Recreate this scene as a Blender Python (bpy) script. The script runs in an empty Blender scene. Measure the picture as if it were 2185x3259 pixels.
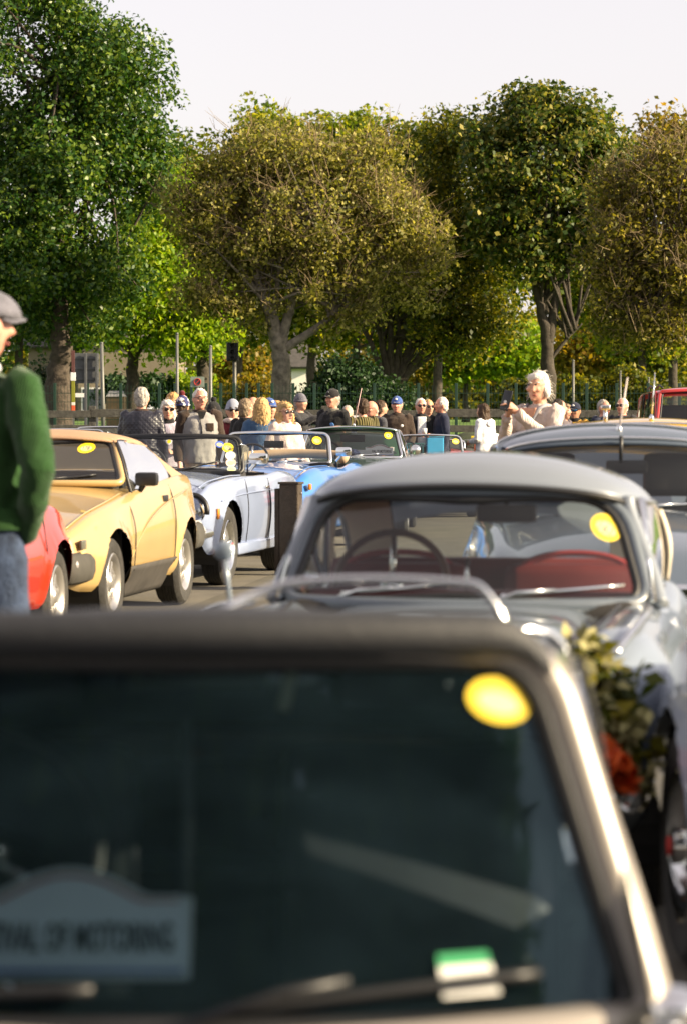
import bpy, bmesh, math, random
import numpy as np
from mathutils import Vector, Matrix, noise as mnoise

random.seed(7)
R = math.radians
SC = bpy.context.scene
COL = SC.collection

# ------------------------------------------------------------------ camera
HC = 1.36            # eye height
FP = 8650.0          # focal length in photograph pixels
HY = 1335.0          # horizon row in the photograph
cam_d = bpy.data.cameras.new("camera")
cam = bpy.data.objects.new("camera", cam_d)
COL.objects.link(cam)
SC.camera = cam
cam.location = (0, 0, HC)
cam.rotation_euler = (R(90) - math.atan((1629.5 - HY) / FP), 0, 0)
cam_d.sensor_fit = 'HORIZONTAL'
cam_d.sensor_width = 24.0
cam_d.lens = 24.0 * FP / 2185.0
cam_d.clip_start = 0.1
cam_d.clip_end = 2000
cam_d.dof.use_dof = True
cam_d.dof.focus_distance = 33.0
cam_d.dof.aperture_fstop = 4.4

# ------------------------------------------------------------------ light
SUN_AZ, SUN_EL = R(104), R(24)
world = bpy.data.worlds.new("World")
SC.world = world
world.use_nodes = True
nt = world.node_tree
for n in list(nt.nodes): nt.nodes.remove(n)
sky = nt.nodes.new('ShaderNodeTexSky')
sky.sky_type = 'NISHITA'
sky.sun_disc = False
sky.sun_elevation = SUN_EL
sky.sun_rotation = SUN_AZ
sky.air_density = 1.0
sky.dust_density = 1.5
sky.ozone_density = 1.0
hsv = nt.nodes.new('ShaderNodeHueSaturation')      # thin even high cloud: a pale sky
hsv.inputs['Saturation'].default_value = 0.45
hsv.inputs['Value'].default_value = 1.0
veil = nt.nodes.new('ShaderNodeMixRGB')
veil.inputs['Fac'].default_value = 0.40
veil.inputs['Color2'].default_value = (5.8, 4.8, 4.65, 1)
bg = nt.nodes.new('ShaderNodeBackground')
bg.inputs['Strength'].default_value = 0.084
wo = nt.nodes.new('ShaderNodeOutputWorld')
nt.links.new(sky.outputs[0], hsv.inputs['Color'])
nt.links.new(hsv.outputs[0], veil.inputs['Color1'])
nt.links.new(veil.outputs[0], bg.inputs['Color'])
nt.links.new(bg.outputs[0], wo.inputs['Surface'])

sun_d = bpy.data.lights.new("sun", 'SUN')
sun_d.energy = 5.0
sun_d.angle = R(0.53)
sun_d.color = (1.0, 0.82, 0.55)
sun = bpy.data.objects.new("sun", sun_d)
COL.objects.link(sun)
sdir = Vector((math.cos(SUN_EL) * math.sin(SUN_AZ), math.cos(SUN_EL) * math.cos(SUN_AZ), math.sin(SUN_EL)))
sun.rotation_euler = sdir.to_track_quat('Z', 'Y').to_euler()
sun.location = sdir * 60

SC.view_settings.view_transform = 'Standard'
SC.view_settings.look = 'None'
SC.view_settings.exposure = 1.35
SC.view_settings.gamma = 1.0
SC.cycles.use_denoising = True
SC.cycles.max_bounces = 8
SC.cycles.transparent_max_bounces = 24
SC.cycles.sample_clamp_indirect = 6
SC.cycles.caustics_reflective = False
SC.cycles.caustics_refractive = False

def wx(px, D): return (px - 1092.5) / FP * D
def wz(py, D): return HC - (py - HY) / FP * D
def at(px, py, D): return Vector((wx(px, D), D, wz(py, D)))

# ------------------------------------------------------------------ materials
MATS = {}
def nodes(m):
    m.use_nodes = True
    return m.node_tree
def mat(name, col, rough=0.6, metal=0.0, var=0.12, scale=6.0, bump=0.0, bscale=40.0, coat=0.0, spec=0.5, sheen=0.0, trans=0.0):
    if name in MATS: return MATS[name]
    m = bpy.data.materials.new(name)
    t = nodes(m)
    p = t.nodes['Principled BSDF']
    tc = t.nodes.new('ShaderNodeTexCoord')
    nz = t.nodes.new('ShaderNodeTexNoise')
    nz.inputs['Scale'].default_value = scale
    nz.inputs['Detail'].default_value = 4
    t.links.new(tc.outputs['Object'], nz.inputs['Vector'])
    rp = t.nodes.new('ShaderNodeValToRGB')
    rp.color_ramp.elements[0].position = 0.3
    rp.color_ramp.elements[1].position = 0.7
    rp.color_ramp.elements[0].color = (*[max(0, c * (1 - var)) for c in col], 1)
    rp.color_ramp.elements[1].color = (*[min(1, c * (1 + var)) for c in col], 1)
    t.links.new(nz.outputs['Fac'], rp.inputs['Fac'])
    t.links.new(rp.outputs['Color'], p.inputs['Base Color'])
    p.inputs['Roughness'].default_value = rough
    p.inputs['Metallic'].default_value = metal
    p.inputs['Specular IOR Level'].default_value = spec
    if coat:
        p.inputs['Coat Weight'].default_value = coat
        p.inputs['Coat Roughness'].default_value = 0.04
    if sheen:
        p.inputs['Sheen Weight'].default_value = sheen
        p.inputs['Sheen Roughness'].default_value = 0.5
    if bump:
        n2 = t.nodes.new('ShaderNodeTexNoise')
        n2.inputs['Scale'].default_value = bscale
        n2.inputs['Detail'].default_value = 5
        t.links.new(tc.outputs['Object'], n2.inputs['Vector'])
        b = t.nodes.new('ShaderNodeBump')
        b.inputs['Strength'].default_value = bump
        b.inputs['Distance'].default_value = 0.02
        t.links.new(n2.outputs['Fac'], b.inputs['Height'])
        t.links.new(b.outputs['Normal'], p.inputs['Normal'])
    MATS[name] = m
    return m
def paint(name, col, coat=1.0, rough=0.35, metal=0.0, var=0.05):
    return mat(name, col, rough=rough, metal=metal, var=var, scale=3.0, coat=coat, bump=0.02, bscale=9)
def cloth(name, col, var=0.18, bump=0.5, bscale=90.0, rough=0.9):
    return mat(name, col, rough=rough, var=var, scale=14, bump=bump, bscale=bscale, sheen=0.15, spec=0.2)
def glass_mat(name, tint=(0.82, 0.86, 0.85), f0=0.05, gain=1.0, dirt_haze=0.0, dust_haze=(0.55, 0.55, 0.5)):
    if name in MATS: return MATS[name]
    m = bpy.data.materials.new(name)
    t = nodes(m)
    t.nodes.remove(t.nodes['Principled BSDF'])
    out = t.nodes['Material Output']
    tr = t.nodes.new('ShaderNodeBsdfTransparent'); tr.inputs['Color'].default_value = (*tint, 1)
    gl = t.nodes.new('ShaderNodeBsdfGlossy'); gl.inputs['Roughness'].default_value = 0.02
    gl.inputs['Color'].default_value = (gain, gain, gain, 1) if not hasattr(gain, '__len__') else (*gain, 1)
    fr = t.nodes.new('ShaderNodeFresnel'); fr.inputs['IOR'].default_value = 1.5
    mx = t.nodes.new('ShaderNodeMixShader')
    t.links.new(fr.outputs[0], mx.inputs[0]); t.links.new(tr.outputs[0], mx.inputs[1]); t.links.new(gl.outputs[0], mx.inputs[2])
    last = mx
    if dirt_haze:
        df = t.nodes.new('ShaderNodeBsdfDiffuse'); df.inputs['Color'].default_value = (*dust_haze, 1)
        nz = t.nodes.new('ShaderNodeTexNoise'); nz.inputs['Scale'].default_value = 5; nz.inputs['Detail'].default_value = 6
        mr = t.nodes.new('ShaderNodeMapRange')
        mr.inputs['From Min'].default_value = 0.3; mr.inputs['From Max'].default_value = 0.8
        mr.inputs['To Min'].default_value = dirt_haze * 0.5; mr.inputs['To Max'].default_value = dirt_haze * 1.6
        t.links.new(nz.outputs['Fac'], mr.inputs['Value'])
        m2 = t.nodes.new('ShaderNodeMixShader')
        t.links.new(mr.outputs[0], m2.inputs[0]); t.links.new(mx.outputs[0], m2.inputs[1]); t.links.new(df.outputs[0], m2.inputs[2])
        last = m2
    t.links.new(last.outputs[0], out.inputs['Surface'])
    MATS[name] = m
    return m
def leaf_mat(name, c1, c2, c3, trans=0.5, rough=0.5):
    """Leaves: colour differs from leaf to leaf, light passes through."""
    if name in MATS: return MATS[name]
    m = bpy.data.materials.new(name)
    t = nodes(m)
    t.nodes.remove(t.nodes['Principled BSDF'])
    out = t.nodes['Material Output']
    ge = t.nodes.new('ShaderNodeNewGeometry')
    rp = t.nodes.new('ShaderNodeValToRGB')
    e = rp.color_ramp.elements
    e[0].position = 0.0; e[0].color = (*c1, 1)
    e[1].position = 1.0; e[1].color = (*c3, 1)  # sunlit brightness is put into this palest leaf tone
    mid = e.new(0.55); mid.color = (*c2, 1)
    t.links.new(ge.outputs['Random Per Island'], rp.inputs['Fac'])
    p = t.nodes.new('ShaderNodeBsdfPrincipled')
    p.inputs['Roughness'].default_value = rough
    p.inputs['Specular IOR Level'].default_value = 0.35
    tl = t.nodes.new('ShaderNodeBsdfTranslucent')
    br = t.nodes.new('ShaderNodeMixRGB'); br.blend_type = 'MULTIPLY'; br.inputs['Fac'].default_value = 1
    br.inputs['Color2'].default_value = (1.5, 1.5, 0.6, 1)
    t.links.new(rp.outputs['Color'], p.inputs['Base Color'])
    t.links.new(rp.outputs['Color'], br.inputs['Color1'])
    t.links.new(br.outputs['Color'], tl.inputs['Color'])
    mx = t.nodes.new('ShaderNodeMixShader'); mx.inputs[0].default_value = trans
    t.links.new(p.outputs[0], mx.inputs[1]); t.links.new(tl.outputs[0], mx.inputs[2])
    t.links.new(mx.outputs[0], out.inputs['Surface'])
    MATS[name] = m
    return m

CHROME = mat('chrome', (0.78, 0.78, 0.76), rough=0.12, metal=1.0, var=0.06)
BLACK = mat('black_trim', (0.012, 0.012, 0.013), rough=0.45, var=0.2)
RUBBER = mat('tyre_rubber', (0.035, 0.033, 0.030), rough=0.85, var=0.25, scale=18, bump=0.3)
INTER = mat('dark_interior', (0.018, 0.016, 0.015), rough=0.8, var=0.25)
BLACKCLOTH = mat('black_hood_cloth', (0.022, 0.023, 0.026), rough=0.75, var=0.2, bump=0.3, bscale=120)
GLASS = glass_mat('window_glass', tint=(.88, .91, .90), dirt_haze=0.008)
ALLOY = mat('alloy', (0.62, 0.6, 0.57), rough=0.3, metal=0.85, var=0.08)
LAMPGLASS = mat('headlamp_glass', (0.42, 0.45, 0.44), rough=0.08, metal=0.6, var=0.2, scale=30)
AMBER = mat('amber_lens', (0.75, 0.22, 0.01), rough=0.2, var=0.1, coat=0.6)
YELLOW = mat('yellow_sticker', (0.85, 0.62, 0.02), rough=0.5, var=0.05)
WHITEP = mat('white_print', (0.8, 0.79, 0.76), rough=0.6, var=0.04)
INK = mat('black_print', (0.03, 0.03, 0.035), rough=0.6, var=0.05)
REDP = mat('red_print', (0.5, 0.03, 0.02), rough=0.6, var=0.05)
BLUEP = mat('blue_print', (0.06, 0.12, 0.5), rough=0.6, var=0.05)
GREENP = mat('green_print', (0.02, 0.28, 0.1), rough=0.6, var=0.05)

# ------------------------------------------------------------------ mesh tools
def lerp(a, b, t): return a + (b - a) * t
def curve(pts):
    """Smooth monotone interpolation through (x, y) pairs."""
    xs = [p[0] for p in pts]; ys = [p[1] for p in pts]
    n = len(xs)
    if n == 1: return lambda x: ys[0]
    d = [(ys[i + 1] - ys[i]) / (xs[i + 1] - xs[i]) for i in range(n - 1)]
    m = [d[0]] + [0 if d[i - 1] * d[i] <= 0 else 2 * d[i - 1] * d[i] / (d[i - 1] + d[i]) for i in range(1, n - 1)] + [d[-1]]
    def f(x):
        if x <= xs[0]: return ys[0]
        if x >= xs[-1]: return ys[-1]
        i = 0
        while x > xs[i + 1]: i += 1
        h = xs[i + 1] - xs[i]; t = (x - xs[i]) / h
        return ((1 + 2 * t) * (1 - t) ** 2 * ys[i] + t * (1 - t) ** 2 * h * m[i] + t * t * (3 - 2 * t) * ys[i + 1] + t * t * (t - 1) * h * m[i + 1])
    return f
def catmull(P, sub):
    P = [Vector(p) for p in P]
    out = []
    for i in range(len(P) - 1):
        p0 = P[max(i - 1, 0)]; p1 = P[i]; p2 = P[i + 1]; p3 = P[min(i + 2, len(P) - 1)]
        for k in range(sub):
            t = k / sub
            out.append(0.5 * ((2 * p1) + (p2 - p0) * t + (2 * p0 - 5 * p1 + 4 * p2 - p3) * t * t + (3 * p1 - p0 - 3 * p2 + p3) * t ** 3))
    out.append(P[-1])
    return out

class MB:
    def __init__(s): s.v = []; s.f = []
    def add(s, vs, fs, M=None):
        o = len(s.v)
        s.v += [tuple(M @ Vector(v)) if M else tuple(v) for v in vs]
        s.f += [tuple(i + o for i in f) for f in fs]
        return s
    def box(s, c, d, M=None, bev=0.0):
        x, y, z = [q / 2 for q in d]
        b = min(bev, x * .9, y * .9, z * .9)
        if b <= 0:
            vs = [(i * x, j * y, k * z) for i in (-1, 1) for j in (-1, 1) for k in (-1, 1)]
            fs = [(0, 1, 3, 2), (4, 6, 7, 5), (0, 4, 5, 1), (2, 3, 7, 6), (0, 2, 6, 4), (1, 5, 7, 3)]
        else:
            bm = bmesh.new()
            bmesh.ops.create_cube(bm, size=1)
            bmesh.ops.scale(bm, vec=(d[0], d[1], d[2]), verts=bm.verts)
            bmesh.ops.bevel(bm, geom=list(bm.edges), offset=b, segments=2, affect='EDGES', profile=0.6)
            bm.verts.index_update()
            vs = [v.co.copy() for v in bm.verts]; fs = [[v.index for v in f.verts] for f in bm.faces]
            bm.free()
        T = Matrix.Translation(Vector(c))
        return s.add(vs, fs, (T @ M) if M else T)
    def tube(s, path, r, n=8, caps=True, flat=1.0, closed=False):
        P = [Vector(p) for p in path]
        k = len(P)
        rs = list(r) if hasattr(r, '__len__') else [r] * k
        rings = []; up = None
        for i in range(k):
            if closed: d = P[(i + 1) % k] - P[i - 1]
            else: d = P[min(i + 1, k - 1)] - P[max(i - 1, 0)]
            if d.length < 1e-9: d = Vector((0, 0, 1))
            d.normalize()
            if up is None:
                up = Vector((0, 0, 1)) if abs(d.z) < 0.9 else Vector((0, 1, 0))
            a = up - d * up.dot(d)
            if a.length < 1e-6: a = d.orthogonal()
            a.normalize(); b = d.cross(a); up = a
            rings.append([P[i] + (a * math.cos(2 * math.pi * j / n) + b * math.sin(2 * math.pi * j / n) * flat) * rs[i] for j in range(n)])
        return s.loft(rings, caps and not closed, closed)
    def loft(s, rings, caps=True, closed=False, ring_closed=True):
        n = len(rings[0]); vs = [p for r in rings for p in r]; fs = []
        m = len(rings)
        for i in range(m if closed else m - 1):
            for j in range(n if ring_closed else n - 1):
                a = i * n + j; b = i * n + (j + 1) % n
                c = ((i + 1) % m) * n + (j + 1) % n; d = ((i + 1) % m) * n + j
                fs.append((a, b, c, d))
        if caps and not closed:
            fs.append(tuple(range(n - 1, -1, -1))); fs.append(tuple(range((m - 1) * n, m * n)))
        return s.add(vs, fs)
    def ell(s, c, r, M=None, nu=16, nv=10):
        rings = []
        for i in range(1, nv):
            th = math.pi * i / nv
            rings.append([(r[0] * math.sin(th) * math.cos(2 * math.pi * j / nu), r[1] * math.sin(th) * math.sin(2 * math.pi * j / nu), -r[2] * math.cos(th)) for j in range(nu)])
        vs = [(0, 0, -r[2])] + [p for g in rings for p in g] + [(0, 0, r[2])]
        fs = [(0, 1 + (j + 1) % nu, 1 + j) for j in range(nu)]
        for i in range(nv - 2):
            for j in range(nu):
                fs.append((1 + i * nu + j, 1 + i * nu + (j + 1) % nu, 1 + (i + 1) * nu + (j + 1) % nu, 1 + (i + 1) * nu + j))
        o = 1 + (nv - 2) * nu; T = len(vs) - 1
        fs += [(o + j, o + (j + 1) % nu, T) for j in range(nu)]
        Tm = Matrix.Translation(Vector(c))
        return s.add(vs, fs, (Tm @ M) if M else Tm)
    def lathe(s, prof, n=24, M=None):
        """prof: (radius, axial) pairs, axis = local Z."""
        rings = [[Vector((r * math.cos(2 * math.pi * j / n), r * math.sin(2 * math.pi * j / n), a)) for j in range(n)] for r, a in prof]
        if M: rings = [[M @ p for p in g] for g in rings]
        return s.loft(rings, True)
    def grid(s, fn, nu, nv):
        vs = [fn(i / nu, j / nv) for j in range(nv + 1) for i in range(nu + 1)]
        fs = [(j * (nu + 1) + i, j * (nu + 1) + i + 1, (j + 1) * (nu + 1) + i + 1, (j + 1) * (nu + 1) + i) for j in range(nv) for i in range(nu)]
        return s.add(vs, fs)
    def mesh(s, name):
        me = bpy.data.meshes.new(name)
        me.from_pydata(s.v, [], s.f)
        me.update()
        return me
    def build(s, name, m, parent=None, smooth=True, sharp=None, thick=0):
        return obj(name, s.mesh(name), m, parent, smooth, sharp, thick)

def obj(name, me, m, parent=None, smooth=True, sharp=None, thick=0):
    o = bpy.data.objects.new(name, me)
    COL.objects.link(o)
    if m is not None and not me.materials: me.materials.append(m)
    if parent is not None: o.parent = parent
    if smooth:
        me.polygons.foreach_set('use_smooth', [True] * len(me.polygons))
        if sharp:
            try: me.set_sharp_from_angle(angle=R(sharp))
            except Exception: pass
    if thick:
        md = o.modifiers.new('thickness', 'SOLIDIFY'); md.thickness = thick; md.offset = -1
    return o
def thing(name, label, cat, loc=(0, 0, 0), rz=0.0, group=None):
    o = bpy.data.objects.new(name, None)
    COL.objects.link(o)
    o.location = loc; o.rotation_euler = (0, 0, rz)
    o.empty_display_size = 0.2
    tag(o, label, cat, group)
    return o
def tag(o, label=None, cat=None, group=None, kind=None):
    if label: o['label'] = label
    if cat: o['category'] = cat
    if group: o['group'] = group
    if kind: o['kind'] = kind
    return o
def remesh(mb, voxel, smooth_it=3):
    me = mb.mesh('tmp')
    o = bpy.data.objects.new('tmp', me); COL.objects.link(o)
    r = o.modifiers.new('r', 'REMESH'); r.mode = 'VOXEL'; r.voxel_size = voxel; r.adaptivity = 0
    if smooth_it:
        sm = o.modifiers.new('s', 'SMOOTH'); sm.factor = 0.5; sm.iterations = smooth_it
    dg = bpy.context.evaluated_depsgraph_get()
    out = bpy.data.meshes.new_from_object(o.evaluated_get(dg))
    bpy.data.objects.remove(o); bpy.data.meshes.remove(me)
    return out
def text_mesh(body, size, arc=0.0, extrude=0.0006, bold=0.0):
    c = bpy.data.curves.new('txt', 'FONT')
    c.body = body; c.size = size; c.align_x = 'CENTER'; c.align_y = 'CENTER'; c.extrude = extrude; c.offset = bold
    c.resolution_u = 2
    o = bpy.data.objects.new('txt', c); COL.objects.link(o)
    dg = bpy.context.evaluated_depsgraph_get()
    me = bpy.data.meshes.new_from_object(o.evaluated_get(dg))
    bpy.data.objects.remove(o); bpy.data.curves.remove(c)
    if arc:
        for v in me.vertices: v.co.y -= arc * v.co.x * v.co.x
    return me
# ================================================================== SETTING
def terrain(y):
    f = curve([(54, 0.0), (62, 0.5), (75, 1.0), (92, 1.22), (125, 1.28), (165, 1.5), (420, 2.0)])
    return f(y)
TARMAC = mat('tarmac', (0.155, 0.14, 0.11), rough=0.9, var=0.22, scale=1.6, bump=0.6, bscale=160)
TARMAC2 = mat('tarmac_lane', (0.11, 0.10, 0.075), rough=0.9, var=0.22, scale=2.2, bump=0.6, bscale=150)
GRASS = mat('grass_ground', (0.09, 0.17, 0.015), rough=0.95, var=0.35, scale=3.0, bump=0.8, bscale=60)
def build_ground():
    ys = [-30, 0, 20, 40, 50, 54, 56, 58, 60, 62, 66, 70, 75, 80, 86, 92, 100, 115, 135, 165, 220, 300, 420, 1500]
    xs = [-600, -200, -80, -40, -20, -10, 0, 10, 20, 40, 80, 200, 600]
    mb = MB()
    vs = [(x, y, terrain(y) - 0.004) for y in ys for x in xs]
    n = len(xs)
    fs = [(j * n + i, j * n + i + 1, (j + 1) * n + i + 1, (j + 1) * n + i) for j in range(len(ys) - 1) for i in range(n - 1)]
    mb.add(vs, fs)
    tag(mb.build('ground', GRASS), kind='structure')
    mb = MB(); mb.add([(-45, -25, 0.0), (45, -25, 0.0), (45, 54, 0.0), (-45, 54, 0.0)], [(0, 1, 2, 3)])
    tag(mb.build('car_park', TARMAC, smooth=False), kind='structure')
    mb = MB()                                                # the lane between the two rows, a newer darker surface
    mb.add([(-3.0, 4, .004), (-0.42, 4 + 21.5, .004), (1.0, 37, .004), (2.7, 37, .004), (1.2, 22, .004), (-0.2, 4, .004)], [(0, 5, 4, 1), (1, 4, 3, 2)])
    tag(mb.build('lane', TARMAC2, smooth=False), kind='structure')
build_ground()

# ------------------------------------------------------------------ trees
BARK = mat('bark', (0.065, 0.05, 0.038), rough=0.95, var=0.4, scale=9, bump=1.0, bscale=22)
BARKPALE = mat('lichen_bark', (0.15, 0.13, 0.10), rough=0.95, var=0.5, scale=7, bump=1.0, bscale=25)
BARKDARK = mat('dark_bark', (0.05, 0.04, 0.03), rough=0.95, var=0.4, scale=9, bump=1.0, bscale=22)
TWIG = mat('twig_bark', (0.20, 0.145, 0.075), rough=0.9, var=0.3, scale=5)
L_EVER = leaf_mat('evergreen_leaf', (0.014, 0.050, 0.009), (0.045, 0.105, 0.014), (0.17, 0.23, 0.025), trans=0.3, rough=0.4)
L_LIME = leaf_mat('lime_leaf', (0.10, 0.20, 0.008), (0.21, 0.32, 0.012), (0.36, 0.40, 0.03), trans=0.5)
L_TAN = leaf_mat('autumn_tan_leaf', (0.050, 0.064, 0.010), (0.19, 0.185, 0.032), (0.48, 0.42, 0.13), trans=0.45)
L_MULT = leaf_mat('olive_leaf', (0.026, 0.045, 0.005), (0.095, 0.115, 0.008), (0.34, 0.28, 0.02), trans=0.42)
L_ROUND = leaf_mat('maple_leaf', (0.022, 0.050, 0.009), (0.075, 0.115, 0.014), (0.33, 0.28, 0.06), trans=0.35)
L_RUST = leaf_mat('rusty_leaf', (0.040, 0.040, 0.008), (0.14, 0.135, 0.016), (0.40, 0.32, 0.05), trans=0.42)
L_OLIVE = leaf_mat('bright_olive_leaf', (0.045, 0.085, 0.006), (0.15, 0.20, 0.010), (0.42, 0.38, 0.025), trans=0.5)  # olive leaf with the brightness of lit foliage put into its colour
L_GOLD = leaf_mat('golden_leaf', (0.09, 0.09, 0.008), (0.19, 0.16, 0.012), (0.30, 0.17, 0.015), trans=0.5)
L_SHRUB = leaf_mat('shrub_leaf', (0.010, 0.03, 0.009), (0.02, 0.05, 0.014), (0.04, 0.085, 0.02), trans=0.2)

rng = np.random.default_rng(11)
def leaf_mesh(name, C, size, aspect=0.62, var=0.5, outward=None):
    N = len(C)
    n = rng.normal(size=(N, 3)); n[:, 2] += 0.5
    if outward is not None: n += outward * 0.7
    n /= np.linalg.norm(n, axis=1)[:, None]
    a = rng.normal(size=(N, 3)); t = np.cross(n, a); t /= np.linalg.norm(t, axis=1)[:, None]
    b = np.cross(n, t)
    L = size * (1 + var * rng.uniform(-1, 1, size=(N, 1))); W = L * aspect
    fold = n * L * 0.12
    v = np.stack([C - t * L / 2, C + b * W / 2 + fold, C + t * L / 2, C - b * W / 2 + fold], axis=1).reshape(-1, 3)
    me = bpy.data.meshes.new(name)
    me.vertices.add(4 * N); me.vertices.foreach_set('co', v.astype(np.float32).ravel())
    me.loops.add(4 * N); me.loops.foreach_set('vertex_index', np.arange(4 * N, dtype=np.int32))
    me.polygons.add(N); me.polygons.foreach_set('loop_start', np.arange(0, 4 * N, 4, dtype=np.int32))
    try: me.polygons.foreach_set('loop_total', np.full(N, 4, dtype=np.int32))
    except Exception: pass
    me.update(calc_edges=True)
    return me
def crown_points(blobs, nclump, nleaf, clump_r, shell=0.5, sq=0.75):
    """blobs: (x, y, z, rx, ry, rz). Clumps near the blob surfaces, leaves round each clump."""
    kids = []
    for b in blobs:                                        # lumps on the outside: an uneven outline
        for _ in range(12):
            d = rng.normal(size=3); d /= np.linalg.norm(d); q = rng.uniform(.22, .60)
            h = 1.02 - .72 * q
            kids.append((b[0] + d[0] * b[3] * h, b[1] + d[1] * b[4] * h, b[2] + d[2] * b[5] * h, b[3] * q, b[4] * q, b[5] * q))
    blobs = [(*b[:3], b[3] * .82, b[4] * .82, b[5] * .82) for b in blobs] + kids
    vol = np.array([b[3] * b[4] + b[4] * b[5] + b[3] * b[5] for b in blobs]); vol = vol / vol.sum()
    idx = rng.choice(len(blobs), size=nclump, p=vol)
    B = np.array(blobs)[idx]
    d = rng.normal(size=(nclump, 3)); d /= np.linalg.norm(d, axis=1)[:, None]
    rr = (shell + (1 - shell) * rng.uniform(0, 1, size=(nclump, 1)) ** 0.6) * (0.86 + 0.2 * rng.uniform(size=(nclump, 1)))
    cl = B[:, :3] + d * B[:, 3:] * rr
    k = rng.integers(0, nclump, size=nleaf)
    cr = clump_r * (0.6 + 0.8 * rng.uniform(size=(nclump, 1)))
    off = rng.normal(size=(nleaf, 3)); off *= np.minimum(1, 1.55 / np.linalg.norm(off, axis=1))[:, None]; off *= cr[k]
    off[:, 2] *= sq
    out = d[k]
    return cl, cl[k] + off, out
def branches(mb, start, targets, r0, seg=6, sag=0.25, jit=0.15):
    for T in targets:
        T = Vector(T); S = Vector(start[random.randrange(len(start))])
        mid = S.lerp(T, 0.45) + Vector((random.uniform(-1, 1), random.uniform(-1, 1), random.uniform(0, 1))) * jit * (T - S).length
        path = catmull([S, mid, T], seg)
        n = len(path)
        rb = r0 * random.uniform(0.6, 1.0)
        mb.tube(path, [lerp(rb, 0.012, (i / (n - 1)) ** 0.8) for i in range(n)], n=6)
def tree(name, label, base, trunk, blobs, leaf, bark, nclump, nleaf, size, clump_r=0.45, limbs=24, limb_r=0.07, fork=None,
         shell=0.5, twigs=0, twig_len=0.7, cat='tree', group=None, extra=None, aspect=0.62, shrink=1.0):
    root = thing(name, label, cat, base, 0, group)
    b = Vector(base)
    rel = lambda p: Vector(p) - b
    blobs = [(q[0] - b.x, q[1] - b.y, q[2] - b.z, q[3] * shrink, q[4] * shrink, q[5] * shrink) for q in blobs]
    cl, pts, out = crown_points(blobs, nclump, nleaf, clump_r, shell)
    mb = MB()
    tips = []
    for path, r_a, r_b in trunk:
        P = catmull([rel(p) for p in path], 6)
        n = len(P)
        P = [p + Vector((random.uniform(-1, 1), random.uniform(-1, 1), 0)) * r_a * 0.12 for p in P]
        rr = [lerp(r_a, r_b, i / (n - 1)) * random.uniform(0.94, 1.06) for i in range(n)]
        if path[0][2] <= base[2] + 0.05: rr[0] *= 1.5; rr[1] *= 1.18
        mb.tube(P, rr, n=12)
        tips += P[n // 2:]
    st = [rel(p) for p in fork] if fork else tips
    targets = [cl[i] for i in rng.choice(nclump, size=min(limbs, nclump), replace=False)]
    branches(mb, st, targets, limb_r)
    mb.build('trunk', bark, root)
    if twigs:
        tm = MB()
        for i in rng.choice(nclump, size=twigs):
            c = Vector(cl[i]) + Vector(rng.normal(size=3)) * clump_r * 0.6
            d = Vector(rng.normal(size=3)); d.z = abs(d.z) * 0.9 + 0.25; d.normalize()
            L = twig_len * random.uniform(0.5, 1.2)
            e = d.orthogonal().normalized() * L * random.uniform(-.18, .18)
            p1 = c + d * L * 0.5 + e
            tm.tube([c, p1, c + d * L], [0.009, 0.007, 0.003], n=3, caps=False)
            if random.random() < 0.7:
                d2 = (d + Vector(rng.normal(size=3)) * 0.6).normalized()
                tm.tube([p1, p1 + d2 * L * 0.5], [0.006, 0.003], n=3, caps=False)
        tm.build('twigs', TWIG, root)
    o = obj('crown', leaf_mesh('crown', pts, size, aspect, outward=out), leaf, root, smooth=False)
    return root

def P3(px, py, D): return tuple(at(px, py, D))
def blob(px, py, D, rxp, rzp, ry=None):
    s = D / FP
    return (*at(px, py, D), rxp * s, (ry if ry else rxp * s), rzp * s)
def gz(D): return terrain(D)

# big dark evergreen, left
D = 70
bx = wx(192, D)
tree('evergreen_oak', 'towering dark green leafy tree with a thick trunk at the left edge', (bx, D, gz(D)),
     [([(bx, D, gz(D)), P3(188, 1200, D), P3(196, 1080, D), P3(185, 850, D), P3(190, 500, D), P3(180, 200, D)], 0.36, 0.09)],
     [blob(90, 170, D, 300, 270), blob(330, 290, D, 215, 220), blob(400, 330, D, 160, 190), blob(-60, 600, D, 320, 330), blob(220, 620, D, 300, 300), blob(420, 560, D, 150, 170),
      blob(90, 900, D, 300, 190), blob(320, 900, D, 170, 160), blob(210, 80, D, 110, 150)],
     L_EVER, BARK, 1100, 88000, 0.125, clump_r=0.33, limbs=70, limb_r=0.1, shell=0.45)
# lime green tree
D = 78
for i, (px, lab, bl, nl) in enumerate([
    (422, 'bright lime green tree with a short dark trunk left of the round warning sign', [blob(440, 900, D, 170, 190), blob(360, 1020, D, 110, 130), blob(500, 760, D, 120, 130)], 13000),
    (645, 'lime yellow tree with drooping lower branches behind the traffic light', [blob(600, 880, D, 130, 170), blob(650, 1030, D, 110, 120), blob(560, 1060, D, 120, 100), blob(520, 620, D, 90, 120)], 12000)]):
    bx = wx(px, D)
    tree('lime_tree', lab, (bx, D, gz(D)),
         [([(bx, D, gz(D)), P3(px, 1200, D), P3(px + 4, 1090, D), P3(px + 20, 850, D)], 0.24, 0.08)],
         bl, L_LIME, BARKDARK, 210, nl, 0.15, clump_r=0.36, limbs=20, shell=0.3, group='lime trees behind the fence')
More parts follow.
